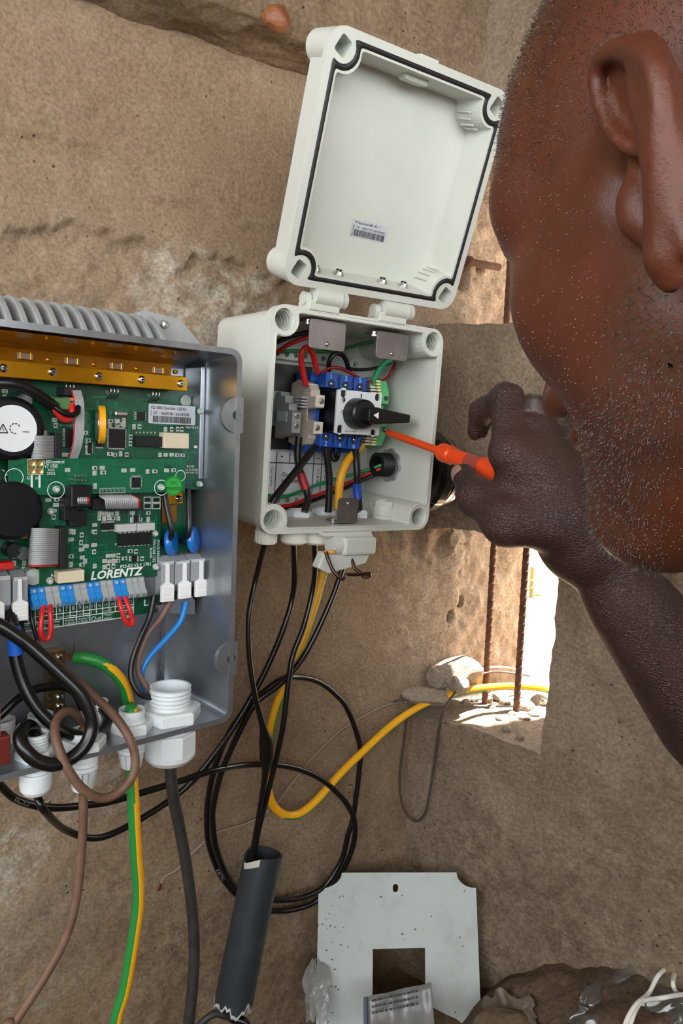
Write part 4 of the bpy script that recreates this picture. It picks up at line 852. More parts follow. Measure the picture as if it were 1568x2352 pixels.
q = MB(); q.lathe([(.0001, -.0165), (.0125, -.0165), (.0142, -.0150), (.0152, -.006), (.0156, 0), (.0156, .001)], (kx, fp, kz), (0, 1, 0), 36); knob = q.build('rotary_knob', SBLK, swb)
hy = fp - .0165
pts_h = [(-.004, -.0062), (.006, -.0085), (.014, -.0078), (.0475, -.0052), (.0480, .0030), (.014, .0066), (.006, .0078), (-.004, .0062)]
q = MB(); q.prism([(kx + u, kz + v - .0004) for u, v in pts_h], hy - .011, hy + .004); kh = q.build('knob_handle', SBLK, swb, bevel=.0014); recalc(kh.data)
q = MB(); q.prism([(kx + .0015, kz - .0004), (kx + .0075, kz + .0028), (kx + .0075, kz - .0036)], hy - .0115, hy - .0108); q.build('pointer_mark', SILK, swb); q = MB(); q.cyl((kx + .0125, hy - .0116, kz - .0003), (0, 1, 0), .0026, .0008, 16); q.build('handle_hole', mat('hole_black', (6, 6, 6), .8), swb)
def sprint(R_, s, d=fp, parent=swb, m=INK, **k): a = rect(FS, z5, *R_, d); return text_mesh(s, m, 'face_print', parent, *a, d - .0003, **k)
sprint((756, 608, 802, 672), 'Φ'); sprint((752, 742, 794, 784), 'O'); sprint((960, 574, 972, 616), 'I'); sprint((788, 960, 918, 988), 'Array & Isolator')
# blue terminal rows
for row, ys, nums in ((1, (362, 530), '135'), (-1, (1000, 1150), '246')):
    for k, ch in enumerate(nums):
        d = .052
        if row == 1: R_ = (592 + 150 * k, 356 + 22 * k, 712 + 150 * k, 512 + 16 * k)
        else: R_ = (530 + 150 * k, 986 + 20 * k, 652 + 146 * k, 1136 + 12 * k)
        a = rect(FS, z5, *R_, d); t = MB().box(a[0], a[1] + .0022, d, .092, a[2], a[3]).build('terminal_block', BLUET, swb, bevel=.0008)
        xm = (a[0] + a[1]) / 2; zz = a[2] + (a[3] - a[2]) * (.28 if row == 1 else .74)
        MB().lathe([(.0042, -.0006), (.0042, .0004)], (xm, d, zz), (0, 1, 0), 18).build('screw_recess', mat('navy_recess', (8, 30, 70), .5), t); obj('screw', SCREW_S, t, loc=(xm, d - .0005, zz))
        zn = a[2] + (a[3] - a[2]) * (.78 if row == 1 else .24); text_mesh(ch, mat('pale_blue_ink', (170, 200, 240), .5), 'terminal_number', t, xm - .0016, xm + .0016, zn - .0026, zn + .0026, d - .0003, lock=True)
        MB().box(a[1] + .0003, a[1] + .0024, d - .0004, d + .02, a[2] + .003, a[3] - .003).build('divider', MATS['navy_recess'], t)
    a0 = rect(FS, z5, 392 if row == 1 else 330, 352 if row == 1 else 1088, 600, 455 if row == 1 else 1185, .078); MB().box(a0[0], xb - .012, .070, .100, min(a0[2], a0[3]), max(a0[2], a0[3])).build('contact_row', BLUET, swb, bevel=.0008)
# beige rail terminal and grey end clamp beside the switch (flat sides face left)
def yz_prism(prof, x0, x1, name, m, parent, bevel=.0004):
    A = [(x0, y, z) for y, z in prof]; B = [(x1, y, z) for y, z in prof]; n = len(prof); mb = MB(); mb.strip(A, B); mb.add(A, [tuple(range(n))]); mb.add(B, [tuple(reversed(range(n)))]); o = mb.build(name, m, parent, bevel=bevel); recalc(o.data); return o
capA = rect(FS, z5, 490, 588, 584, 716, .052); capB = rect(FS, z5, 444, 868, 542, 1000, .052); tx0, tx1 = min(capA[0], capB[0]), (capA[1] + capB[1]) / 2; tx0 = (capA[0] + capB[0]) / 2
zc0 = (capA[3] + capB[2]) / 2
prof = [(.100, -.030), (.100, .030), (.086, .034), (.074, .032), (.0645, .0285), (.0605, .0235), (.0600, .0165), (.052, .0160), (.052, .0065), (.066, .0055), (.066, -.0065), (.052, -.0075), (.052, -.0165), (.0600, -.0170), (.0605, -.0235), (.0655, -.030), (.080, -.034)]
rt = yz_prism([(y, zc0 + z) for y, z in prof], tx0, tx1, 'rail_terminal', BEIG, sbx)
for s in (1, -1):
    for k in range(5):
        zz = zc0 + s * (.0178 + .0028 * k); y0 = .0590 + .0016 * k; MB().box(tx0 - .0003, tx1 + .0003, y0, y0 + .012, zz - .0008, zz + .0008).build('terminal_rib', mat('pale_beige', (206, 198, 186), .5), rt)
for c in (capA, capB):
    xm, zm = (c[0] + c[1]) / 2, (c[2] + c[3]) / 2; MB().box(tx0, tx1, .0508, .0535, c[2], c[3]).build('screw_cap', MATS['pale_beige'], rt, bevel=.0006); obj('screw', screw_head(mat('dull_zinc', (150, 146, 138), .4, .8), .0030, .0008), rt, loc=(xm, .0506, zm))
MB().box(tx0 + .001, tx1 + .004, .066, .072, zc0 - .0062, zc0 + .0050).build('marker_tab', BLUET, rt)
gx = rect(FS, z5, 232, 770, 326, 985, .066); gz = rect(FS, z5, 150, 560, 250, 985, .07)
prof = [(.100, -.022), (.100, .024), (.093, .026), (.090, .021), (.083, .022), (.082, .015), (.074, .014), (.074, .008), (.066, .006), (.066, -.0145), (.074, -.016), (.080, -.018), (.088, -.0185)]
zg = (gx[2] + gx[3]) / 2 + .004
ec = yz_prism([(y, zg + z) for y, z in prof], gx[0], gx[1], 'end_clamp', mat('clamp_grey', (142, 144, 144), .5), sbx)
for k in range(4): MB().box(gx[1] - .001, gx[1] + .008, .0655 + 0 * k, .078, zg + .011 + .003 * k, zg + .0126 + .003 * k).build('clamp_rib', mat('clamp_pale', (168, 172, 178), .5), ec)
for zx, zy in ((284, 806), (278, 912)): x, z = mid(FS, z5, zx, zy, .066); obj('screw', screw_head(MATS['dull_zinc'], .0030, .0008), ec, loc=(x, .0657, z))
for k in range(5): MB().box(gx[0] - .0012, gx[0], .076 + .004 * k, .0785 + .004 * k, zg - .004, zg + .006).build('clamp_rib', MATS['clamp_pale'], ec)
# green and yellow earth terminal at the right of the switch
ea = rect(FS, z5, 1180, 620, 1256, 950, .052); ex0, ex1 = ea[0], ea[1]; zc1 = (ea[2] + ea[3]) / 2
prof = [(.100, -.036), (.100, .036), (.080, .038), (.060, .034), (.054, .022), (.054, .010), (.062, .009), (.062, -.009), (.054, -.010), (.054, -.022), (.060, -.034), (.080, -.038)]
et = yz_prism([(y, zc1 + z) for y, z in prof], ex0, ex1, 'earth_terminal', EGRN, sbx)
for s in (1, -1):
    for k in range(5):
        zz = zc1 + s * (.0205 + .0031 * k); MB().box(ex0 - .0045, ex0 + .0015, .0545 + .0012 * k, .075, zz - .0010, zz + .0010).build('terminal_rib', EYEL, et); MB().box(ex0 - .011, ex0 - .0046, .058 + .0012 * k, .080, zz - .0010, zz + .0010).build('terminal_rib', MATS['pale_beige'], et)
    MB().lathe([(.0026, -.0006), (.0026, .0008)], ((ex0 + ex1) / 2 + .001, .054, zc1 + s * .016), (0, 1, 0), 16).build('screw_hole', mat('deep_green', (20, 60, 34), .5), et)
MB().box(ex0 - .0045, ex0 - .0002, .054, .098, zc1 - .020, zc1 + .020).build('terminal_body', EYEL, et, bevel=.0004)
# rail, black backing strip, printed sheet, moulded strip
rail = MB().box(-.088, .086, .099, .1075, -.0175 + .012, .0175 + .012).build('mounting_rail', mat('zinc_rail', (120, 122, 122), .35, .9), sbx)
a = rect(FS, z4, 395, 500, 640, 1045, .1035); MB().box(-.0905, min(a[1], .01), .1035, .1078, a[2], a[3]).build('black_backing', mat('backing_black', (30, 28, 27), .4), sbx)
a = rect(FS, z4, 330, 1062, 752, 1345, .1068); sheet = MB().box(-.0905, a[1], .1068, .1078, a[2], a[3]).build('wiring_sheet', mat('white_print_sheet', (226, 230, 234), .6), sbx); ys = .1066
mb = MB(); w_ = a[1] + .0905; h_ = a[3] - a[2]; t = .0005
for v0 in (.745,): mb.add([(-.0905, ys, a[2] + h_ * v0), (a[1], ys, a[2] + h_ * v0), (a[1], ys, a[2] + h_ * v0 + t * 2), (-.0905, ys, a[2] + h_ * v0 + t * 2)], [(0, 1, 2, 3)])
for zx in (400, 485, 640, 692):
    x, _ = mid(FS, z4, zx, 1200, ys); v1 = 0 if zx != 485 else .745; mb.add([(x - t, ys, a[2] + h_ * v1), (x + t, ys, a[2] + h_ * v1), (x + t, ys, a[3]), (x - t, ys, a[3])], [(0, 1, 2, 3)])
mb.build('sheet_lines', INK, sheet)
def shp(R_, s, **k): b = rect(FS, z4, *R_, ys); text_mesh(s, INK, 'sheet_print', sheet, *b, ys - .0002, bold=.008, **k)
shp((438, 1190, 600, 1256), 'Output\nto controller'); shp((656, 1172, 682, 1275), 'Input (-)', rot=90); shp((706, 1172, 730, 1275), 'Output', rot=90); shp((366, 1160, 380, 1275), 'Input (+)', rot=90); shp((434, 1082, 446, 1092), '-'); shp((668, 1096, 678, 1104), '-')
a = rect(FS, z4, 440, 1352, 800, 1400, .1)
st = MB().plate([rrect(-.075, .035, a[2], a[2] + .011, .003, 3)] + [circle(-.068 + .011 * k, a[2] + .0055, .0028, 10) for k in range(9)], .100, .1078).build('moulded_strip', BOXP, sbx); recalc(st.data)
st = MB().plate([rrect(-.075, .035, .062, .073, .003, 3)] + [circle(-.068 + .011 * k, .0675, .0028, 10) for k in range(9)], .100, .1078).build('moulded_strip', BOXP, sbx); recalc(st.data)
x, z = mid(FS, z4, 912, 496, .1); q = MB(); q.lathe([(.0075, .0078), (.0075, 0), (.0036, 0), (.0036, .003), (.0001, .003)], (0, 0, 0), (0, 1, 0), 20); bs = q.build('fixing_boss', BOXP, sbx, loc=(x, .1, z)); obj('screw', SCREW_S, bs, loc=(0, .0028, 0))
# bulkhead fitting in the right wall with black conduit hub outside
pb_ = FS.locx(*z4(1140, 1142), SX - .0058); by, bz = pb_[1], pb_[2]
q = MB(); pr_ = []
for k in range(6): pr_ += [(.0128, -.002 - .0028 * k), (.0118, -.0034 - .0028 * k)]
pr_ += [(.0128, -.0195), (.0092, -.0195), (.0088, .0)]; q.lathe(pr_, (SX - .0058, by, bz), (1, 0, 0), 28, 0, True, False); q.lathe([(.0088, -.004), (.0001, -.004)], (SX - .0058, by, bz), (1, 0, 0), 20, 0, True, False); bh = q.build('conduit_bush', RUB, sbx); 
lk = circle(0, 0, .0165, 64); lk = [(x * (1.10 if (k // 4) % 2 == 0 else 1.0), z * (1.10 if (k // 4) % 2 == 0 else 1.0)) for k, (x, z) in enumerate(lk)]
q = MB(); q.strip([(SX - .0092, by + a_, bz + b_) for a_, b_ in lk], [(SX - .0060, by + a_, bz + b_) for a_, b_ in lk]); q.strip([(SX - .0092, by + a_, bz + b_) for a_, b_ in lk], [(SX - .0092, by + a_, bz + b_) for a_, b_ in circle(0, 0, .0128, 64)]); lo = q.build('lock_ring', mat('zinc_ring', (176, 180, 182), .35, .7), bh); recalc(lo.data)
elb = thing('conduit_hub', 'glossy black conduit hub behind the right side of the switch box', 'conduit', FS)
GBLK = mat('gloss_black', (14, 14, 15), .12, coat=.6)
q = MB(); q.lathe([(.030, 0), (.034, .004), (.0345, .016), (.043, .018), (.0455, .024), (.0455, .034), (.041, .040), (.036, .043), (.0355, .058), (.030, .066), (.020, .070), (.0001, .071)], (SX + .0005, by - .012, bz - .004), (1, 0, 0), 40); q.build('hub_body', GBLK, elb)
q = MB(); q.lathe([(.0352, .0435), (.0395, .0438), (.0395, .0485), (.0352, .0488)], (SX + .0005, by - .012, bz - .004), (1, 0, 0), 40); q.build('steel_ring', mat('brushed_ring', (190, 186, 184), .25, 1.0), elb)
q = MB(); q.lathe([(.0345, .0510), (.0385, .0513), (.0380, .0560), (.0340, .0563)], (SX + .0005, by - .012, bz - .004), (1, 0, 0), 40); q.build('steel_ring', MATS['brushed_ring'], elb)
# hex nuts and cap inside the floor; gland bodies below
ZB = -SZ + .0058
def nutS(zx, zy, r, h, below=None, cable=True):
    c = FS.locz(*z6(zx, zy), ZB); q = MB(); q.lathe([(r * .98, 0), (r, h * .15), (r, h * .8), (r * .94, h), (r * .68, h), (r * .66, h * .3)], (0, 0, 0), (0, 0, 1), 6, smooth=False, cap=False, ref=(math.cos(.2), math.sin(.2), 0)); q.lathe([(r * .70, h), (r * .70, h * 1.2), (r * .58, h * 1.2), (r * .58, 0)], (0, 0, 0), (0, 0, 1), 24, 0, True, False); g = q.build('cable_gland', GLAND, sbx, loc=(c[0], c[1], ZB), bevel=.0004); return g, c
N1 = nutS(320, 540, .0155, .0055); N2 = nutS(548, 522, .0150, .0055); N3 = nutS(860, 552, .0075, .0065)
c4 = FS.locz(*z6(1048, 566), ZB); q = MB(); q.lathe([(.0105, 0), (.0112, .001), (.0112, .004), (.0120, .0046), (.0120, .014)], (0, 0, 0), (0, 0, 1), 24, cap=False); q.lathe([(.0120, .014), (.0120, .019), (.0104, .019), (.0100, .010), (.0001, .010)], (0, 0, 0), (0, 0, 1), 8, smooth=False, cap=False); q.build('blank_plug', BOXP, sbx, loc=(c4[0], c4[1], ZB))
ZU = -SZ
def underg(zx, zy, r, L, rib=False):
    c = FS.locz(*z6(zx, zy), ZU - L * .6); q = MB(); y = min(max(c[1], .022), .09)
    if rib:
        q.lathe([(r, .003), (r, -L * .4), (r * .9, -L), (r * .5, -L)], (0, 0, 0), (0, 0, 1), 22)
        for k in range(16):
            a0 = 2 * math.pi * k / 16; q.box(-.0008, .0008, -.0008, .0008, -L * .95, -.001, 0, None) if False else q.add([np.array([r * 1.05 * math.cos(a0 + s), r * 1.05 * math.sin(a0 + s), z]) for z in (-L * .9, 0) for s in (-.07, .07)] + [np.array([r * .9 * math.cos(a0 + s), r * .9 * math.sin(a0 + s), z]) for z in (-L * .9, 0) for s in (-.07, .07)], [(0, 1, 3, 2), (0, 4, 5, 1), (2, 3, 7, 6), (0, 2, 6, 4), (1, 5, 7, 3)])
    else: q.lathe([(r, .003), (r, -L * .55), (r * .96, -L * .6), (r * 1.02, -L * .66), (r * .98, -L * .85), (r * .75, -L), (r * .4, -L)], (0, 0, 0), (0, 0, 1), 26)
    return q.build('gland_body', mat('cream_gland', (222, 220, 208), .45), sbx, loc=(c[0], y, ZU)), (c[0], y)
U1, u1 = underg(50, 735, .0098, .012, True); U2, u2 = underg(312, 742, .0130, .0135); U3, u3 = underg(505, 745, .0125, .0145)
# latch hanging at the bottom with its wire bail
lt = FS.locz(*z6(745, 790), -SZ - .02)
la_ = MB(); la_.cyl((-.018, 0, 0), (1, 0, 0), .0105, .044, 24); lat = la_.build('latch', BOXP, sbx, loc=(*mid(FS, z6, 730, 785, -.004)[:1], -.004, mid(FS, z6, 730, 785, -.004)[1]), bevel=.0012)
MB().box(-.010, .0275, -.0115, .006, -.009, .0085).build('latch_shell', BOXP, lat, bevel=.003); MB().box(-.028, .026, -.004, .008, .0085, .0125).build('latch_seat', BOXP, lat, bevel=.0008)
q = MB(); q.prism([(-.034, -.020), (-.022, -.026), (.020, -.0185), (.024, -.010), (-.014, -.008), (-.028, -.006)], -.006, .006); pw = q.build('latch_paw', BOXP, lat, bevel=.0015); recalc(pw.data)
def wz6(pts, d): return [FS.loc(*z6(a, b), dd) for a, b, dd in pts]
off = np.array([lat.location[0], lat.location[1], lat.location[2]])
WIREB = mat('bronze_wire', (84, 66, 58), .35, .9)
q = MB(); q.tube([p - off for p in catmull(wz6([(552, 850, -.012), (575, 920, -.016), (610, 1000, -.020), (650, 1050, -.024), (692, 1082, -.026), (715, 1070, -.026), (735, 1045, -.026), (800, 1045, -.026), (870, 1040, -.026), (925, 1036, -.026), (930, 1050, -.024), (905, 1068, -.022), (875, 1062, -.020), (850, 1030, -.018), (800, 990, -.014), (780, 930, -.010), (758, 875, -.006)], 0), 5)], .0017, 8); q.build('wire_bail', WIREB, lat)
q = MB(); q.tube([(-.026, -.003, -.006), (-.020, -.0105, -.0045)], .0018, 8); q.build('latch_pin', mat('amber_pin', (214, 150, 40), .4), lat)

# ---- lid, hinged up; its own frame turned into the box frame
Rrel = FS.R.T @ FD.R; orel = FS.R.T @ (FD.o - FS.o)
lid = None
LX, LZ = .0966, .0968
inl = well_outline(LX, LZ, .0118, .0165, .0150, 10); outl2 = rrect(-LX, LX, -LZ, LZ, .0150, 8); bodyl = rrect(-LX + .005, LX - .005, -LZ + .005, LZ - .005, .012, 8); LD = .030
def diamond(cx, cz, r, n=5):
    P = [(cx + .0015 + r * 1.02, cz + r * .35), (cx + r * .25, cz + r), (cx - r * .9, cz + r * .15), (cx - r * .35, cz - r * .95)]; return P
lw = [(sx * (LX - .0135), sz * (LZ - .0135)) for sx in (-1, 1) for sz in (-1, 1)]
mb = MB(); dm = [rrect(x - .0055, x + .0055, z - .0068, z + .0068, .002, 3) for x, z in lw]
dm = [[((p[0] - x) * math.cos(.45) - (p[1] - z) * math.sin(.45) * -1 + x, -(p[0] - x) * math.sin(.45) + (p[1] - z) * math.cos(.45) + z) for p in d_] for d_, (x, z) in zip(dm, lw)]
mb.plate([outl2, inl] + dm, 0, .004, back=False, walls=False)
mb.strip(loop3(outl2, 0), loop3(outl2, .0055)); mb.strip(loop3(outl2, .0055), loop3(bodyl, .007)); mb.strip(loop3(bodyl, .007), loop3(bodyl, LD + .002)); ob3 = rrect(-LX + .012, LX - .012, -LZ + .012, LZ - .012, .010, 8); mb.strip(loop3(bodyl, LD + .002), loop3(ob3, LD + .005)); mb.add(loop3(ob3, LD + .005), [tuple(range(len(ob3)))])
inl2 = well_outline(LX, LZ, .0150, .0175, .0175, 10); mb.strip(loop3(inl, 0), loop3(inl2, LD)); mb.add(loop3(inl2, LD), [tuple(range(len(inl2)))])
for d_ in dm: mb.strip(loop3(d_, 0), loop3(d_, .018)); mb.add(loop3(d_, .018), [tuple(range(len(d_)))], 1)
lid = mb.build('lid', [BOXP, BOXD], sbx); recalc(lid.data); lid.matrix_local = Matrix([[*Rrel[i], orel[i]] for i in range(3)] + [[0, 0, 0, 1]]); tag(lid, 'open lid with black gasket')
for x, z in lw:
    q = MB(); q.lathe([(.0130, .0056), (.0130, .036), (.0115, .0385), (.0001, .0385)], (x, 0, z), (0, 1, 0), 24, cap=False); q.build('corner_boss', BOXP, lid)
g_in, g_out = well_outline(LX, LZ, .0100, .0150, .0146, 10), well_outline(LX, LZ, .0062, .0140, .0112, 10)
q = MB(); q.strip(loop3(g_out, -.0002), loop3([((a[0] + b[0]) / 2, (a[1] + b[1]) / 2) for a, b in zip(g_in, g_out)], -.0016), 0, True); q.strip(loop3([((a[0] + b[0]) / 2, (a[1] + b[1]) / 2) for a, b in zip(g_in, g_out)], -.0016), loop3(g_in, -.0002), 0, True); gk = q.build('gasket', RUB, lid); recalc(gk.data)
def lrect(*R_): return rect(FD, zl, *R_[:4], R_[4])
x, z = mid(FD, zl, 925, 445, .014); MB().box(x - .0125, x + .0125, .009, .022, z - .007, z + .006).build('latch_catch', BOXP, lid, bevel=.002)
for zx, zy in ((340, 1612), (478, 1645), (738, 1702), (862, 1730)):
    x, z = mid(FD, zl, zx, zy, .010); q = MB(); q.lathe([(.0062, 0), (.0062, .001), (.0055, .0012)], (0, 0, 0), (0, -.15, 1), 20); q.lathe([(.0052, .001), (.0052, .002), (.0040, .0042), (.0012, .0052), (.0001, .0052)], (0, 0, 0), (0, -.15, 1), 20, 0, True, False); q.box(-.0008, .0008, -.003, .003, .0049, .0056, 1); q.box(-.003, .003, -.0008, .0008, .0049, .0056, 1)
    q.build('screw', [STEEL, MATS['screw_slot']], lid, loc=(x, .014, -LZ + .0125))
sticker(FD, zl, ((552, 1310), (764, 1362), (746, 1464), (524, 1414)), .0298, lid, [(.08, .74, .08, .24, 'PV Disconnect 440 - 40 - 1'), (.14, .93, .36, .50, '19 - 000137.16030001'), (.03, .08, .34, .66, 'Serial', 90), (.03, .08, .72, .96, 'No', 90)], (.10, .93, .56, .93))
for sz in (1, -1):
    for k in range(4):
        a0 = math.radians(200 + 20 * k); cxx, czz = LX - .0175, sz * (LZ - .0175); r_ = .0172; p = (cxx + r_ * math.cos(a0), czz + sz * r_ * math.sin(a0) * 1.0); q = MB(); q.tube([(p[0], .010, p[1]), (p[0] - .0012, .026, p[1])], .0009, 6); q.build('corner_rib', BOXP, lid)
MB().box(-.010, .010, .001, .007, LZ - .001, LZ + .0022).build('latch_lip', BOXP, lid, bevel=.0006)
MB().box(-.056, -.030, .006, .016, -LZ - .006, -LZ + .004).build('hinge_leaf', BOXP, lid, bevel=.001); MB().box(.028, .054, .006, .016, -LZ - .006, -LZ + .004).build('hinge_leaf', BOXP, lid, bevel=.001)

# ---- wires inside the switch box
def swire(name, pts, r, m, zf=z4, parent=sbx, n=10):
    P = catmull([FS.loc(*zf(a, b), d) for a, b, d in pts], 6); return MB().tube(P, r, n).build(name, m, parent)
swire('jumper_wire', [(594, 625, .062), (572, 530, .056), (564, 450, .050), (580, 400, .048), (610, 388, .048), (636, 425, .050), (654, 490, .056), (668, 548, .064)], .0029, REDW)
swire('jumper_wire', [(742, 535, .066), (744, 480, .060), (766, 438, .058), (800, 424, .058), (836, 442, .058), (860, 490, .060), (872, 540, .066)], .0025, BLKW)
DRED = mat('dark_red_insulation', (132, 24, 30), .4)
swire('control_wire', [(690, 552, .066), (750, 520, .060), (825, 522, .058), (900, 562, .058), (980, 602, .060), (1060, 608, .062), (1120, 580, .064), (1156, 520, .062), (1168, 470, .055), (1160, 440, .04)], .0017, DRED)
swire('control_wire', [(410, 418, .075), (480, 370, .078), (560, 336, .08), (640, 312, .08), (760, 296, .085), (850, 288, .085), (950, 286, .08), (1045, 305, .07)], .0022, REDW)
swire('control_wire', [(410, 350, .08), (500, 312, .08), (610, 288, .08)], .0024, BLKW); swire('control_wire', [(870, 522, .066), (940, 530, .07), (1020, 524, .07), (1090, 505, .068), (1150, 478, .06)], .0018, BLKW)
swire('earth_wire', [(410, 416, .095), (520, 408, .095), (640, 412, .095), (760, 410, .095), (860, 388, .092), (960, 360, .086), (1050, 348, .08)], .0018, GRNW)
swire('earth_wire', [(1016, 645, .064), (1034, 588, .060), (1072, 520, .055), (1110, 482, .050), (1150, 468, .045)], .0026, mat('fresh_green', (30, 150, 90), .4))
swire('supply_wire', [(550, 960, .072), (540, 1060, .072), (548, 1150, .070), (574, 1230, .066), (600, 1310, .062), (606, 1370, .058), (585, 1445, .054)], .0036, BLKW); swire('red_tape', [(560, 1198, .0672), (575, 1245, .0650), (594, 1300, .0625)], .0046, mat('red_tape', (176, 34, 44), .45))
swire('supply_wire', [(652, 1025, .060), (590, 1105, .052), (520, 1195, .044), (440, 1295, .036), (385, 1368, .032), (366, 1430, .034), (350, 1540, .050)], .0036, BLKW)
swire('supply_wire', [(722, 1028, .056), (734, 1120, .056), (746, 1230, .056), (744, 1340, .056), (738, 1445, .056)], .0038, BLKW)
swire('earth_wire', [(955, 1018, .066), (900, 1070, .062), (850, 1140, .058), (818, 1230, .056), (806, 1320, .056), (800, 1425, .056)], .0044, YELW)
swire('supply_wire', [(914, 1030, .056), (918, 1110, .056), (924, 1200, .054), (926, 1290, .054), (934, 1380, .052), (936, 1445, .052)], .0037, BLKW); swire('blue_tape', [(922, 1262, .0535), (924, 1310, .0535), (932, 1362, .052)], .0046, mat('blue_tape', (24, 70, 176), .45))
swire('jumper_wire', [(764, 1035, .072), (764, 1080, .070), (778, 1108, .068), (796, 1092, .070), (804, 1035, .072)], .0027, BLKW)
swire('control_wire', [(355, 1338, .085), (450, 1346, .09), (560, 1312, .092), (700, 1258, .092), (850, 1216, .088), (1000, 1172, .075), (1080, 1142, .066), (1150, 1118, .060)], .0018, MATS['fresh_green'])
swire('control_wire', [(410, 1412, .08), (500, 1398, .085), (640, 1345, .088), (850, 1264, .086), (1000, 1198, .074), (1080, 1165, .066), (1150, 1140, .060)], .0018, REDW); swire('control_wire', [(400, 1430, .07), (500, 1424, .080), (640, 1372, .084), (850, 1290, .084), (1000, 1222, .072), (1080, 1186, .064), (1150, 1155, .060)], .0020, BLKW)
# ================================================================ CABLES, CONDUIT AND WHAT LIES AROUND
def cable(name, label, P, r, m, cat='cable', n=12, sub=8, stripe=None, mats=None, group=None, twist=0.0, rr=None, sdir=None):
    """a cable: its mesh sits at the middle of its run"""
    C_ = catmull(P, sub); c0 = np.mean(np.array(C_), 0); rad = r if rr is None else [rr(i / (len(C_) - 1)) for i in range(len(C_))]
    mb = MB(); mb.tube([p - c0 for p in C_], rad, n, 0, stripe, True, twist)
    if sdir is not None:                                   # second colour on the side that faces sdir
        Cn = np.array(C_) - c0; VV_ = np.array(mb.v)
        for i in range((len(C_) - 1) * n):
            k = i // n; q = VV_[list(mb.f[i])].mean(0) - (Cn[k] + Cn[k + 1]) / 2; q /= np.linalg.norm(q)
            if q @ sdir[0] > sdir[1]: mb.m[i] = 1
    o = mb.build(name, mats or m, None, loc=tuple(c0)); return tag(o, label, cat, group)
def to_ground(P):                               # let a hanging cable run on down to the dirt
    e = np.array(P[-1], float); d = e - np.array(P[-2], float); f = floor_fn(np.array([e[0]]), np.array([e[1]]))[2][0] + .006
    return P + [np.array([e[0] + d[0] * .15, e[1] + d[1] * .15, e[2] * .6 + f * .4]), np.array([e[0] + d[0] * .2, e[1] + d[1] * .2, f])]
def unit(v): return v / np.linalg.norm(v)
def wp(pts): return [FW.at(a, b, d) for a, b, d in pts]
def lp(zf, pts): return [FL.at(*zf(a, b), d) for a, b, d in pts]
CABK = mat('black_cable', (12, 12, 13), 0.28, var=(40, (19, 19, 20), 0.45, 0.7))
CABD = mat('dusty_black_cable', (36, 36, 36), 0.55, var=(60, (62, 60, 57), 0.4, 0.7))
CABB = mat('brown_cable', (116, 86, 68), 0.6, var=(60, (96, 70, 54), 0.4, 0.65))
# ---- below the switch box
s1 = FS.w((u1[0], u1[1], ZU - .008)); s2 = FS.w((u2[0], u2[1], ZU - .008)); s3 = FS.w((u3[0], u3[1], ZU - .008))
P = [s1] + wp([(590, 1320, -.07), (572, 1410, -.075), (572, 1500, -.08), (584, 1590, -.085), (604, 1670, -.085), (611, 1710, -.082), (610, 1770, -.078), (598, 1850, -.070), (582, 1945, -.062), (570, 2010, -.06)])
def bulge(t): return .0027 + .0042 * math.exp(-((t - .60) / .085) ** 2) + .0012 * math.exp(-((t - .66) / .03) ** 2)
cable('spliced_cable', 'black cable with a fat taped splice running into the grey pipe', P, .0027, CABK, rr=bulge)
ga = FL.w((G6[1][0], G6[1][1], -H_ - .022))
P = [s2] + wp([(675, 1350, -.06), (652, 1440, -.06), (600, 1560, -.058), (530, 1680, -.056), (470, 1762, -.05), (411, 1822, -.045), (321, 1882, -.05), (229, 1924, -.065), (154, 1908, -.085)]) + [FL.at(102, 1862, .04), FL.at(86, 1825, .04), ga + np.array([0, 0, .012])]
cable('sagging_cable', 'black cable sagging from the switch box to the leftmost ribbed gland', P, .0030, CABK)
P = [s3] + wp([(722, 1330, -.07), (700, 1430, -.07), (674, 1500, -.07), (664, 1550, -.072), (652, 1653, -.075), (637, 1730, -.073), (614, 1825, -.07), (590, 1925, -.064), (575, 2010, -.06)])
cable('straight_cable', 'black cable running straight down into the top of the grey pipe', P, .0028, CABK)
P = [FS.at(*z6(800, 700), .05)] + wp([(793, 1285, -.06), (760, 1380, -.06), (702, 1500, -.06), (645, 1569, -.062), (591, 1611, -.06), (560, 1660, -.055), (511, 1768, -.045), (490, 1850, -.038), (489, 1900, -.035), (500, 1960, -.03), (538, 2036, -.022), (600, 2062, -.018), (640, 2068, -.018), (691, 2062, -.020), (744, 2036, -.022), (783, 1978, -.024), (798, 1921, -.026), (811, 1875, -.026), (825, 1768, -.022), (826, 1710, -.020), (798, 1630, -.018), (767, 1592, -.018), (729, 1565, -.020), (683, 1555, -.026), (645, 1561, -.034), (584, 1607, -.036), (545, 1653, -.036), (511, 1714, -.034), (490, 1775, -.03), (478, 1835, -.026), (475, 1883, -.024), (478, 1932, -.022), (492, 1978, -.02), (511, 2017, -.018), (545, 2056, -.014), (590, 2082, -.012), (630, 2092, -.012), (668, 2090, -.014), (718, 2074, -.018), (764, 2036, -.024), (794, 1986, -.030), (811, 1940, -.034), (815, 1894, -.036), (802, 1856, -.036), (771, 1818, -.034), (725, 1783, -.032), (668, 1762, -.030), (607, 1756, -.032), (553, 1758, -.036), (488, 1770, -.052), (408, 1796, -.060), (321, 1822, -.066), (250, 1842, -.075), (200, 1849, -.082), (143, 1855, -.092), (89, 1852, -.10), (36, 1835, -.11), (0, 1803, -.12), (-30, 1768, -.13)])
coil = cable('coiled_cable', 'long black cable coiled in two big loops on the wall', P, .0031, CABK); coil_path = catmull(P, 8)
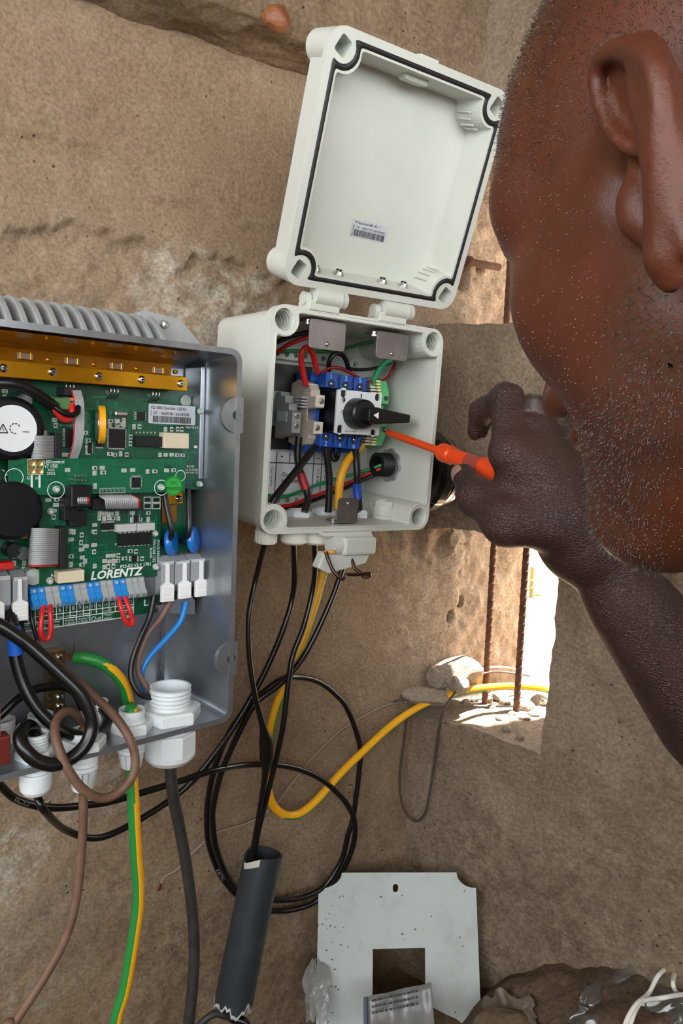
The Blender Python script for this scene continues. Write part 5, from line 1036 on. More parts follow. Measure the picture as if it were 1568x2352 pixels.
def cable_print(o, path, r, px, py, s, h=.0034):
    """lettering moulded along a cable, facing the room"""
    path = np.array(path); cc = (path - EYE) @ CAM; pxs = np.stack([CX + F_PX * cc[:, 0] / cc[:, 2], CY + F_PX * cc[:, 1] / cc[:, 2]], 1); i0 = int(np.argmin(np.hypot(pxs[:, 0] - px, pxs[:, 1] - py))); sl = np.concatenate([[0], np.cumsum(np.linalg.norm(np.diff(path, axis=0), axis=1))])
    t = text_mesh(s, mat('cable_print', (150, 150, 148), .6), 'cable_print', o, 0, h * .72 * len(s), -h / 2, h / 2, 0); n = len(t.data.vertices); co = np.empty(n * 3); t.data.vertices.foreach_get('co', co); co = co.reshape(-1, 3); out = np.empty_like(co)
    for k in range(n):
        a = sl[i0] + co[k, 0]; p = np.array([np.interp(a, sl, path[:, j]) for j in range(3)]); q = np.array([np.interp(a + .002, sl, path[:, j]) for j in range(3)]); T = unit(q - p); V_ = EYE - p; V_ = unit(V_ - T * (V_ @ T)); B_ = np.cross(V_, T); an = co[k, 2] / r; out[k] = p + (r + .00012) * (math.cos(an) * V_ + math.sin(an) * B_) - np.array(o.location)
    t.data.vertices.foreach_set('co', out.ravel()); t.data.update()
cable_print(coil, coil_path, .0031, 500, 1990, 'ELECTRO'); cable_print(coil, coil_path, .0031, 745, 2055, 'ELECTRO'); cable_print(coil, coil_path, .0031, 60, 1845, 'ELECTRO')
P = [FS.at(*z6(690, 700), .06)] + wp([(748, 1300, -.045), (722, 1390, -.045), (692, 1480, -.045), (660, 1560, -.044), (632, 1630, -.040), (618, 1700, -.036), (612, 1780, -.034), (622, 1840, -.034), (650, 1870, -.034), (685, 1870, -.032), (725, 1840, -.030), (783, 1776, -.028), (832, 1728, -.026), (897, 1668, -.024), (955, 1628, -.022), (1010, 1602, -.03)])
P += [FR.w((FR.loc(px, py, d)[0], d, FR.loc(px, py, d)[2])) for px, py, d in ((1070, 1585, .045), (1130, 1578, .075), (1190, 1576, .105), (1250, 1582, .135), (1300, 1600, .18), (1340, 1640, .26))]
cable('earth_cable', 'yellow cable with green stripe from the switch box out through the window', P, .0046, None, n=24, sdir=(unit(CAM @ np.array([.62, .78, .10])), .52), mats=[YELW, GRNW])
# ---- controller cables
def gl_below(g, L): return FL.w((g[0].location[0], g[0].location[1], -H_ - L))
def gl_in(g, L): return FL.w((g[0].location[0], g[0].location[1], ZF + L))
b2 = gl_below(G2, .02)
P = lp(z3, [(452, 160, .050), (520, 162, .044), (600, 186, .040), (680, 240, .038), (740, 320, .040), (765, 400, .043), (775, 460, .045)]) + [gl_in(G2, .016), gl_in(G2, 0), b2]
dE = FL.tolocal(b2)[1]
P += [FL.at(px, py, dE - .004) for px, py in ((306, 1840), (312, 1950), (318, 2060), (306, 2160), (287, 2270), (262, 2380))]
P = to_ground(P); cable('earth_lead', 'thick green earth lead with yellow stripe hanging from the controller', P, .0047, None, n=24, sdir=(unit(CAM @ np.array([.93, .30, -.22])), .66), mats=[GRNW, YELW])
b1 = gl_below(G1, .03); d1 = FL.tolocal(b1)[1]
P = [b1] + [FL.at(px, py, d1 + k) for px, py, k in ((398, 1830, .0), (412, 1900, .002), (428, 1990, .004), (441, 2090, .004), (446, 2180, .002), (442, 2270, 0), (432, 2380, -.002))]
P = to_ground(P); cable('pump_cable', 'thick dusty black cable hanging from the largest white gland', P, .0049, CABD)
b4 = gl_below(G4, .022); d4 = FL.tolocal(b4)[1]
P = lp(z3, [(205, 60, .036), (240, 120, .034), (320, 180, .028), (400, 250, .022), (560, 385, .012), (700, 525, .004), (780, 650, -.006), (812, 770, -.010), (790, 880, -.012), (700, 975, -.012), (600, 1000, -.012), (500, 950, -.012), (420, 850, -.010), (362, 730, -.006), (330, 610, .004), (345, 525, .014), (400, 482, .022), (455, 500, .026), (488, 570, .028)]) + [gl_in(G4, .010), gl_in(G4, 0), b4] + [FL.at(px, py, d4) for px, py in ((191, 1860), (188, 1940), (176, 2060), (152, 2150), (108, 2235), (40, 2340), (10, 2390))]
P = to_ground(P); cable('brown_cable', 'dusty brown cable looped in front of the controller and hanging to the floor', P, .0033, CABB)
P = lp(z2, [(-70, 850, .030), (0, 880, .026), (100, 945, .022), (200, 1020, .018)]) + lp(z3, [(380, 270, .008), (480, 372, .002), (538, 480, -.002), (550, 580, -.004), (512, 682, -.006), (430, 760, -.006), (330, 800, -.006), (230, 782, -.004), (150, 712, 0), (120, 640, .006), (138, 585, .012), (175, 570, .018), (205, 600, .022)]) + [gl_in(G6, .012), gl_in(G6, -.004)]
cable('looped_lead', 'thick black lead curled in a loop over the gland row', P, .0048, CABK)
P = lp(z2, [(55, 800, .040), (75, 870, .034), (88, 950, .032), (95, 1050, .032)]) + lp(z3, [(92, 150, .032), (130, 290, .028), (200, 432, .022), (300, 545, .016), (400, 608, .012), (520, 636, .012), (610, 598, .020), (645, 530, .030), (622, 470, .040)]) + [gl_in(G3, .012), gl_in(G3, -.004)]
cable('power_lead', 'black lead with blue tape dropping from the left lever terminal', P, .0044, CABK)
P = lp(z2, [(78, 890, .0337), (88, 950, .0320), (92, 1010, .0320), (96, 1050, .0320)]); cable('blue_tape', 'blue tape wrapped round the black lead in the controller', P, .0052, mat('blue_wrap', (30, 96, 196), .4), 'tape')
P = lp(z3, [(-80, 560, .045), (0, 505, .044), (100, 410, .046), (200, 352, .050), (330, 330, .054), (420, 345, .056), (470, 400, .05), (500, 470, .045)]); cable('sensor_cable', 'thin black cable curving behind the leads at the lower left', P, .0034, CABK)
for pts, m, lab in (([(z2, 925, 700, .046), (z2, 900, 820, .044), (z2, 850, 935, .042), (z2, 805, 1050, .040), (z2, 785, 1150, .038), (z2, 800, 1235, .034), (z3, 855, 385, .030), (z3, 945, 404, .030), (z3, 1020, 412, .034)], BLKW, 'black motor wire'), ([(z2, 1025, 735, .046), (z2, 960, 840, .046), (z2, 890, 925, .045), (z2, 840, 1050, .044), (z2, 830, 1150, .043), (z2, 870, 1235, .040), (z3, 930, 392, .038), (z3, 1010, 408, .038)], mat('brown_core', (120, 92, 82), .5), 'brown motor wire'), ([(z2, 1118, 735, .046), (z2, 1085, 850, .046), (z2, 1005, 950, .046), (z2, 905, 1060, .046), (z2, 858, 1140, .046), (z2, 850, 1200, .046), (z3, 880, 360, .044), (z3, 980, 400, .042)], BLUEW, 'blue motor wire')):
    P = [FL.at(*zf(a, b), d) for zf, a, b, d in pts] + [gl_in(G1, .012)]; cable('motor_wire', lab + ' from a lever terminal down into the largest gland', P, .0023, m, cat='wire', n=10)
# ---- grey conduit pipe with a broken lower end
pt_, pb2 = FW.at(606, 1958, -.060), FW.at(536, 2302, -.075); ax = (pb2 - pt_); Lp = np.linalg.norm(ax); ax /= Lp
pipe = thing('conduit_pipe', 'dark grey plastic pipe with a broken lower end and cables running in', 'pipe', loc=tuple(pb2))
u = np.cross(ax, [0, 0, 1]); u /= np.linalg.norm(u); v = np.cross(ax, u); R1, R2 = .0195, .0175; nn = 48; rnd = random.Random(3)
jag = [rnd.uniform(-.004, .004) + .003 * math.sin(k * .7) for k in range(nn)]; cut = [.010 * max(0, math.cos(2 * math.pi * (k - 40) / nn)) ** 3 for k in range(nn)]
def ring(r, t, off=None): return [(-ax * Lp + ax * t + (ax * off[k] if off else 0) + r * (math.cos(2 * math.pi * k / nn) * u + math.sin(2 * math.pi * k / nn) * v)) for k in range(nn)]
PIPE = mat('slate_pvc', (40, 46, 51), .42, var=(40, (56, 61, 65), .5, .75), bump=(60, .1, .001)); TORN = mat('torn_pvc', (176, 178, 176), .7)
mb = MB(); a_, b_ = ring(R1, 0, cut), ring(R1, Lp, jag); mb.strip(a_, b_, 0, True); c_, e_ = ring(R2, 0, cut), ring(R2, Lp, jag); mb.strip(c_, e_, 1, True); mb.strip(a_, c_, 0); mb.build('pipe_wall', [PIPE, mat('pipe_inside', (24, 26, 28), .7)], pipe)
mb = MB(); mb.strip(ring(R1 * 1.01, Lp - .002, jag), ring(R1 * 1.015, Lp + .0012, jag)); mb.strip(ring(R1 * 1.015, Lp + .0012, jag), ring(R2 * .97, Lp + .0012, jag)); mb.build('torn_edge', TORN, pipe)
kk = [k for k in range(nn)]; A = ring(R1 * 1.02, .0, cut); B = ring(R1 * 1.02, .040, None)
sel = sorted(range(nn), key=lambda k: np.dot(CAM[:, 2], A[k] + pb2) + 0.6 * np.dot(CAM[:, 0], A[k] + pb2))[:9]; sel = sorted(sel); mb = MB()
if sel[-1] - sel[0] > 20: sel = [k for k in sel if k > 20] + [k for k in sel if k <= 20]
m_ = len(sel); mb.strip([A[k] for k in sel], [A[k] * (1 - .035 / .2 * (1 - i / (m_ - 1)) * 5.0 * .2) + (B[k] - A[k]) * (1 - i / (m_ - 1)) for i, k in enumerate(sel)], 0, True, False); mb.build('peeled_tape', mat('pale_tape', (190, 186, 176), .6), pipe)
P = [pb2 - ax * .05, pb2 + ax * .01 + u * .004, FW.at(565, 2352, -.085), FW.at(570, 2420, -.09)]; P = to_ground(P); cable('pipe_cable', 'black cable leaving straight down from the broken pipe end', P, .0042, CABK)
P = [pb2 - ax * .05 - u * .006, pb2 + ax * .006 - u * .009, FW.at(488, 2330, -.08), FW.at(440, 2390, -.075)]; P = to_ground(P); cable('pipe_cable', 'dusty cable leaving the broken pipe end towards the left', P, .0036, CABD)
# ---- thin wires on the wall
WGR = mat('dusty_wire', (140, 126, 112), .7); WDK = mat('dark_wire', (70, 62, 58), .6)
cable('thin_wire', 'thin dusty wire sagging across the wall to a bare copper end', wp([(925, 1612, -.006), (880, 1622, -.006), (830, 1648, -.006), (780, 1680, -.006), (720, 1738, -.006), (670, 1800, -.006), (630, 1850, -.006), (570, 1890, -.006), (500, 1912, -.006), (440, 1960, -.006), (405, 1998, -.006), (380, 2012, -.006), (370, 2028, -.005)]), .0010, WGR, 'wire', n=8)
cable('copper_end', 'bare copper tip of the thin wall wire', wp([(370, 2028, -.005), (365, 2045, -.005)]), .0013, COPPER, 'wire', n=8)
cable('looped_wire', 'grey wire loop hanging from the sill corner', wp([(905, 1612, -.006), (930, 1608, -.014), (940, 1622, -.018), (934, 1650, -.018), (928, 1700, -.014), (920, 1760, -.012), (918, 1810, -.012), (926, 1855, -.012)]) + [FR.at(px, py, d) for px, py, d in ((945, 1882, -.008), (962, 1884, -.008), (978, 1860, -.008), (990, 1800, -.006), (1000, 1730, -.006), (1008, 1670, -.006), (1022, 1625, .0), (1055, 1580, .03), (1090, 1555, .06), (1130, 1543, .09), (1175, 1546, .12), (1215, 1552, .15))], .0014, WDK, 'wire', n=8)
cable('sill_wire', 'pale thin wire over the rubble on the sill', [FR.at(px, py, d) for px, py, d in ((930, 1612, -.01), (970, 1602, .0), (1020, 1580, .03), (1060, 1555, .06), (1100, 1538, .09), (1150, 1532, .12), (1200, 1540, .15))], .0013, mat('pale_wire', (196, 184, 172), .6), 'wire', n=8)
# ---- rusty bars in the openings
RUST = mat('rusty_steel', (112, 78, 58), .85, .2, var=(90, (82, 52, 38), .4, .65), bump=(150, .6, .002))
def rebar(px, py, lab, top):
    c = FR.loc(px, py, .085); mb = MB(); prof = []; k = 0; z = -.02
    while z < top: prof += [(.0040, z), (.0045, z + .003), (.0040, z + .006)]; z += .011
    mb.lathe(prof, (0, 0, 0), (0, 0, 1), 10); o = mb.build('reinforcing_bar', RUST); o.matrix_world = FR.mat() @ Matrix.Translation((c[0], c[1], SILL)); return tag(o, lab, 'steel bar', 'rusty bars in the window opening')
rebar(1116, 1562, 'rusty vertical bar nearer the corner, standing on the sill', .68); rebar(1187, 1606, 'rusty vertical bar standing in the bright gap', .30)
bp = FW.at(1075, 601, -.01); mb = MB(); mb.cyl((0, 0, 0), tuple(FW.R[:, 0] * .97 - FW.R[:, 1] * .05), .0045, .05, 12); mb.lathe([(.0001, -.004), (.0065, -.003), (.0070, 0), (.0070, .003)], (0, 0, 0), tuple(FW.R[:, 0]), 12); tag(mb.build('rusty_bolt', RUST, loc=tuple(bp)), 'rusty bolt sticking out beside the open lid', 'bolt')
# ---- rubble on the sill
STONE = concrete('rubble_concrete', (168, 156, 142), (148, 136, 122), (188, 178, 164), bump=1.4, grain=160.0)
def rock(name, lab, c, size, seed, m=STONE, cat='rubble', group=None, flat=1.0):
    bm = bmesh.new(); bmesh.ops.create_icosphere(bm, subdivisions=3, radius=1.0); rnd = np.random.RandomState(seed); pl = rnd.normal(size=(9, 3)); pl /= np.linalg.norm(pl, axis=1)[:, None]; dd = rnd.uniform(.62, .95, 9)
    for v in bm.verts:
        p = np.array(v.co)
        for n_, d_ in zip(pl, dd):
            k = p @ n_ - d_
            if k > 0: p = p - n_ * k
        p = p * (1 + .06 * float(fbm(np.array([p[0]]), np.array([p[1]]), np.array([p[2]]), 3, 3, seed)[0])); v.co = Vector(p * np.array(size))
    me = bpy.data.meshes.new(name); bm.to_mesh(me); bm.free(); me.materials.append(m); return tag(obj(name, me, None, loc=tuple(c)), lab, cat, group)
def on_sill(px, py, h):
    c = FR.locz(px, py, SILL + h); x, y = c[0], min(max(c[1], .014), .14); x = min(max(x, y * .30 + .02), .165); return FR.w((x, y, SILL + h * .9))
def sillp(px, py, d): return FR.at(px, py, d)
rock('concrete_chunk', 'largest concrete chunk on the sill, in the corner', sillp(1050, 1548, .050), (.034, .026, .026), 2)
rock('concrete_chunk', 'pale angular concrete chunk in front of the largest one', sillp(1008, 1554, .030), (.016, .015, .019), 5)
rock('concrete_chunk', 'small concrete chunk beside the two big ones', sillp(1052, 1572, .030), (.014, .013, .012), 8)
rnd = random.Random(11)
rock('dirt_clod', 'low grey crumbled mortar mound at the left end of the sill', sillp(985, 1598, .012), (.036, .024, .012), 14)
for k, (px, py, s) in enumerate(((1105, 1590, .009), (1140, 1600, .008), (1160, 1610, .009), (1128, 1625, .006), (1150, 1650, .007), (1175, 1640, .006), (1205, 1650, .008), (1225, 1640, .010), (1165, 1672, .006), (1120, 1606, .007), (1090, 1605, .006), (1208, 1622, .012), (1240, 1610, .013), (1195, 1690, .005), (1070, 1612, .006))):
    rock('rubble_stone', 'small stone among the crumbs on the sunlit sill', on_sill(px, py, s * .45), (s, s * .85, s * .75), 30 + k, group='small stones on the sill')
# brown blob stuck on the beam
bl = FW.at(635, 42, -.066); rock('rust_lump', 'round rust brown lump stuck on the concrete beam', bl, (.013, .010, .013), 21, mat('rust_lump', (150, 92, 56), .35, var=(70, (110, 60, 34), .4, .65), bump=(120, .5, .002)), 'lump')
# ---- white plate leaning in the corner
a_t = math.radians(17); yw = math.radians(3.5); Rz = yawR(3.5); Rx = np.array([[1, 0, 0], [0, math.cos(a_t), -math.sin(a_t)], [0, math.sin(a_t), math.cos(a_t)]]); o0 = at_depth(732, 2005, .862)
FP = Frame(o0 - np.array([0, 0, H0]), Rz @ np.array([[1, 0, 0], [0, math.cos(a_t), math.sin(a_t)], [0, -math.sin(a_t), math.cos(a_t)]]))
wl_ = FP.loc(1093, 2045)[0]; hbot = FP.loc(738, 2352)[2] - .022; nx = FP.loc(1048, 1999)[0]; nz = FP.loc(1092, 2040)[2]; nxl = FP.loc(785, 2006)[0]
arcR = [(nx + (wl_ - nx) * (1 - math.cos(t)), 0 + nz * math.sin(t)) for t in np.linspace(0, math.pi / 2, 7)]; arcR = [(wl_ - (wl_ - nx) * math.cos(t), nz * (1 - 1) + nz * math.sin(t)) for t in np.linspace(0, math.pi / 2, 8)]
arcR = [(nx + (wl_ - nx) * (1 - math.cos(t)), nz * math.sin(t)) for t in np.linspace(0, math.pi / 2, 8)]
arcL = [(nxl - nxl * (1 - math.cos(t)), nz * math.sin(t)) for t in np.linspace(math.pi / 2, 0, 8)]
outp = [(0, hbot), (wl_ + .004, hbot)] + list(reversed(arcR)) + [(p[0], p[1]) for p in reversed(arcL)]
hole = [FP.loc(*p)[[0, 2]] for p in ((856, 2180), (976, 2177), (979, 2262), (859, 2288))]; hole = [(hole[0][0], hole[0][1]), (hole[1][0], hole[1][1]), (hole[1][0], hole[2][1] - .012), (hole[0][0], hole[2][1] - .012)]
hc = FP.loc(908, 2040); WPL = mat('painted_white_plate', (186, 193, 190), .28, var=(22, (168, 172, 164), .5, .75), coat=.2)
tg = MB().plate([outp, hole, [(p[0], p[1]) for p in rrect(hc[0] - .0032, hc[0] + .0032, hc[2] - .0045, hc[2] + .0045, .003, 4)]], 0, .002)
po = tg.build('cover_plate', WPL); recalc(po.data); po.matrix_world = FP.mat(); tag(po, 'white painted cover plate with square cut-out leaning in the corner', 'plate')
mbs = MB(); rnd = random.Random(5)
for k in range(70):
    x, z = (rnd.uniform(0, .03) if k % 2 else rnd.uniform(.01, wl_ - .01)), rnd.uniform(hbot, -.02)
    if hole[0][0] - .004 < x < hole[1][0] + .004 and hole[2][1] - .004 < z < hole[0][1] + .004: continue
    s = rnd.uniform(.0004, .0016); mbs.add([(x + s * rnd.uniform(.5, 1.6) * math.cos(t), -.00015, z + s * rnd.uniform(.4, 1.2) * math.sin(t)) for t in np.linspace(0, 5.3, 7)], [tuple(range(7))])
sp_ = mbs.build('mud_splashes', mat('mud', (110, 98, 82), .8), po); tag(sp_, kind='stuff')
# ---- litter on the floor
def film(name, lab, fr, W, H, m, seed, amp=.01, n=48, cat='plastic bag', thick=.0003):
    """a crumpled sheet with thickness; fr maps (u,v,h) to a world point"""
    uu, vv = np.meshgrid(np.linspace(0, 1, n), np.linspace(0, 1, n), indexing='ij'); hh = amp * (fbm(uu, vv, 0 * uu, 2.3, 2, seed) + .35 * np.abs(fbm(uu, vv, 0 * uu, 5.1, 2, seed + 4)))
    eu = .10 * fbm(uu * 0, vv, 0 * uu, 5, 3, seed + 7); ev = .10 * fbm(uu, vv * 0, 0 * uu, 5, 3, seed + 9)
    P = np.array([[fr(u + e * (2 * u - 1), v + f * (2 * v - 1), h) for u, v, h, e, f in zip(a, b, c, d, g)] for a, b, c, d, g in zip(uu, vv, hh, eu, ev)]); c0 = P.reshape(-1, 3).mean(0)
    V = [tuple(p - c0) for p in P.reshape(-1, 3)]; q = [(i * n + j, (i + 1) * n + j, (i + 1) * n + j + 1, i * n + j + 1) for i in range(n - 1) for j in range(n - 1)]
    mb = MB(); mb.add(V, q, 0, True); o = mb.build(name, m, None, loc=tuple(c0)); sm = o.modifiers.new('thickness', 'SOLIDIFY'); sm.thickness = thick; return tag(o, lab, cat)
PLAS = mat('clear_plastic', (222, 220, 216), .12, trans=.94, spec=.6); PLAS2 = mat('milky_plastic', (206, 206, 204), .2, trans=.7, spec=.6)
def patch(p00, p10, p01, p11):
    A_, B_, C_, D_2 = [at_depth(*p) if p[2] > 0 else on_floor(p[0], p[1], .004) for p in (p00, p10, p01, p11)]; nrm = np.cross(B_ - A_, C_ - A_); nrm /= np.linalg.norm(nrm)
    if np.dot(nrm, EYE - A_) < 0: nrm = -nrm
    return lambda u, v, h: (A_ * (1 - u) + B_ * u) * (1 - v) + (C_ * (1 - u) + D_2 * u) * v + nrm * (h + .006)
film('plastic_scrap', 'crumpled clear plastic scrap at the left edge of the white plate', patch((700, 2205, .84), (745, 2200, .85), (690, 2350, .80), (745, 2352, .81)), 0, 0, PLAS2, 4, .009)
film('plastic_sheet', 'large clear crumpled plastic sheet on the dirt at lower right', patch((1345, 2250, 0), (1570, 2215, 0), (1290, 2400, 0), (1620, 2400, 0)), 0, 0, PLAS, 9, .013, 60)
film('plastic_scrap', 'small white plastic scrap at the right edge of the picture', patch((1550, 2130, 0), (1600, 2115, 0), (1545, 2200, 0), (1605, 2195, 0)), 0, 0, PLAS2, 13, .007)
film('plastic_sheet', 'dusty plastic sheet half buried beside the white plate', patch((1120, 2300, 0), (1230, 2290, 0), (1110, 2400, 0), (1240, 2400, 0)), 0, 0, mat('dusty_plastic', (120, 104, 88), .5, trans=.3), 17, .008)
# printed sachet in front of the plate
fs_ = patch((838, 2292, .800), (990, 2258, .800), (838, 2400, .775), (1000, 2370, .775)); sa = thing('printed_sachet', 'grey printed sachet lying against the cut-out of the white plate', 'sachet', loc=tuple(fs_(.5, .5, 0))); o_ = fs_(.5, .5, 0)
q = MB(); n_ = 14; q.add([fs_(i / n_, j / 6, .004 * math.sin(i * .9) + .002 * math.cos(j)) - o_ for i in range(n_ + 1) for j in range(7)], [(i * 7 + j, (i + 1) * 7 + j, (i + 1) * 7 + j + 1, i * 7 + j + 1) for i in range(n_) for j in range(6)], 0, True); so = q.build('sachet_film', mat('sachet_grey', (116, 116, 114), .3), sa); md = so.modifiers.new('thickness', 'SOLIDIFY'); md.thickness = .001
q = MB(); rnd = random.Random(2)
for rrow in range(3):
    x = .12
    while x < .78:
        w = rnd.uniform(.02, .07); q.add([fs_(a, .10 + .13 * rrow + b, .0065) - o_ for a, b in ((x, 0), (min(x + w, .8), 0), (min(x + w, .8), .05), (x, .05))], [(0, 1, 2, 3)]); x += w + .016
tag(q.build('sachet_print', INK, sa), kind='stuff')
q = MB(); q.add([fs_(a, b, h) - o_ for h in (.003, .010) for a, b in ((0.0, .05), (.05, .03), (.05, .9), (0, .9))], [(0, 1, 2, 3), (7, 6, 5, 4), (0, 4, 5, 1), (1, 5, 6, 2), (2, 6, 7, 3), (3, 7, 4, 0)]); q.build('sachet_seam', mat('foil_seam', (60, 70, 84), .25, .6), sa)
rock('dirt_clod', 'large dusty dirt clod in front of the white plate', on_floor(955, 2376, .012), (.058, .035, .030), 41, M_DIRT, 'dirt clod'); rock('dirt_clod', 'smaller dirt clod right of the white plate', on_floor(1165, 2380, .006), (.040, .03, .026), 43, M_DIRT, 'dirt clod')
# white cords at the lower right
CORD = mat('white_cord', (226, 222, 214), .7)
for pts, lab in ((((1568, 2215, .70), (1540, 2218, .70), (1512, 2240, .70), (1490, 2280, .70), (1462, 2305, .69), (1440, 2340, .68), (1420, 2400, .67)), 'white cord bending down over the plastic sheet'), (((1600, 2282, .69), (1560, 2285, .69), (1520, 2292, .69), (1475, 2300, .69), (1455, 2330, .68), (1438, 2390, .67)), 'white cord crossing the plastic sheet near the bottom'), (((1590, 2205, .70), (1555, 2225, .69), (1545, 2260, .69), (1560, 2285, .69), (1600, 2300, .69)), 'short curl of white cord at the right edge')):
    cable('white_cord', lab, [on_floor(p[0], p[1], .012 + .008 * (k_ % 3)) for k_, p in enumerate(pts)], .0022, CORD, 'cord', n=8)
# shrub glimpsed outside
def leaf_mesh():
    mb = MB(); mb.add([(0, 0, 0), (.018, .006, .004), (.05, .0, .0), (.018, -.006, .004), (.0, 0, .0)], [(0, 1, 2, 3)], 0, True); return mb.mesh('leaf', mat('leaf_green', (120, 170, 60), .5))
lm_ = leaf_mesh(); sc_ = FR.at(1222, 1302, .9); sh = thing('shrub', 'green leafy twig seen outside through the bright gap', 'plant', loc=tuple(sc_ + np.array([0, 0, -.75]))); q = MB(); q.tube([(0, 0, 0), (.01, .0, .35), (0, 0, .75)], .006, 6); q.build('stem', mat('twig_brown', (110, 90, 60), .8), sh); rnd = random.Random(8)
for k in range(26):
    l_ = obj('leaf', lm_, sh, loc=(rnd.uniform(-.02, .02), rnd.uniform(-.02, .02), rnd.uniform(.60, .78))); l_.rotation_euler = (rnd.uniform(-.6, .6), rnd.uniform(-.6, .6), rnd.uniform(0, 6.28))
# ---- screwdriver
tip = FS.at(877, 988, .047); h_end = at_depth(1235, 1118, .560); axd = h_end - tip; Ls = np.linalg.norm(axd); axd /= Ls
def along(px):                                  # distance from the tip where the axis crosses a pixel column
    lo, hi = 0.0, Ls
    for _ in range(40):
        m_ = (lo + hi) / 2; c = CAM.T @ (tip + axd * m_ - EYE); lo, hi = (m_, hi) if CX + F_PX * c[0] / c[2] < px else (lo, m_)
    return lo
scd = thing('screwdriver', 'orange insulated screwdriver with its tip in the earth terminal', 'screwdriver', loc=tuple(tip))
ORG = mat('orange_plastic', (226, 72, 18), .38); CLR = mat('clear_red_handle', (214, 120, 104), .12, trans=.7)
s0, s1_, s2_, s3_, s4_ = along(890), along(1013), along(1040), along(1076), along(1108)
q = MB(); q.lathe([(.0012, 0), (.0020, s0 * .5), (.0022, s0 + .004)], (0, 0, 0), tuple(axd), 14); q.build('blade', STEEL, scd)
q = MB(); q.lathe([(.0030, s0), (.0033, s0 + .001), (.0038, s1_ - .002), (.0042, s1_), (.0078, s1_ + .001), (.0084, s1_ + .003), (.0084, s2_ - .002), (.0070, s2_), (.0068, s3_)], (0, 0, 0), tuple(axd), 24); q.build('insulated_sleeve', ORG, scd)
q = MB(); q.lathe([(.0070, s3_), (.0074, s3_ + .001), (.0078, s4_), (.0070, s4_)], (0, 0, 0), tuple(axd), 24); q.build('clear_collar', CLR, scd); q = MB(); q.lathe([(.0050, s3_), (.0050, s4_)], (0, 0, 0), tuple(axd), 16); q.build('collar_core', ORG, scd)
q = MB(); q.lathe([(.0078, s4_), (.0088, s4_ + .002), (.0090, Ls - .01), (.0080, Ls), (.0001, Ls + .003)], (0, 0, 0), tuple(axd), 24); q.build('grip', ORG, scd)
# ---- signed distance toolkit (numpy): smooth unions of round cones and ellipsoids, meshed by surface nets
def s_ell(c, r, R=None):
    c = np.array(c, float); r = np.array(r, float)
    def f(P):
        q = P - c
        if R is not None: q = q @ R
        k0 = np.linalg.norm(q / r, axis=1); k1 = np.linalg.norm(q / (r * r), axis=1) + 1e-9
        return k0 * (k0 - 1) / k1
    return f, c, float(r.max())
def s_cone(a, b, ra, rb):
    a = np.array(a, float); b = np.array(b, float); ba = b - a; L2 = ba @ ba + 1e-12
    def f(P):
        t = np.clip(((P - a) @ ba) / L2, 0, 1); return np.linalg.norm(P - a - t[:, None] * ba, axis=1) - (ra + (rb - ra) * t)
    return f, (a + b) / 2, float(np.linalg.norm(ba) / 2 + max(ra, rb))
def s_path(pts, rad):
    return [s_cone(pts[i], pts[i + 1], rad[i], rad[i + 1]) for i in range(len(pts) - 1)]
def s_poly(pts, rad):
    S = s_path(pts, rad); P_ = np.array(pts); c = P_.mean(0); b = float(max(np.linalg.norm(P_ - c, axis=1)) + max(rad))
    def f(P):
        d = S[0][0](P)
        for q in S[1:]: d = np.minimum(d, q[0](P))
        return d
    return f, c, b
class SDF:
    def __init__(s): s.prims = []                       # (f, centre, bound, k, sign)
    def add(s, prim, k=.01, sign=1): s.prims.append((*prim, k, sign)); return s
    def adds(s, prims, k=.01, sign=1):
        for p in prims: s.add(p, k, sign)
        return s
    def __call__(s, P, box=None):
        d = np.full(len(P), 1e3)
        for f, c, b, k, sg in s.prims:
            if box is not None:
                bc, br = box
                if np.linalg.norm(c - bc) - b > br + .03: continue
            e = f(P)
            if sg > 0: h = np.clip(.5 + .5 * (d - e) / k, 0, 1); d = d * (1 - h) + e * h - k * h * (1 - h)
            else: h = np.clip(.5 - .5 * (d + e) / k, 0, 1); d = d * (1 - h) - e * h + k * h * (1 - h)
        return d
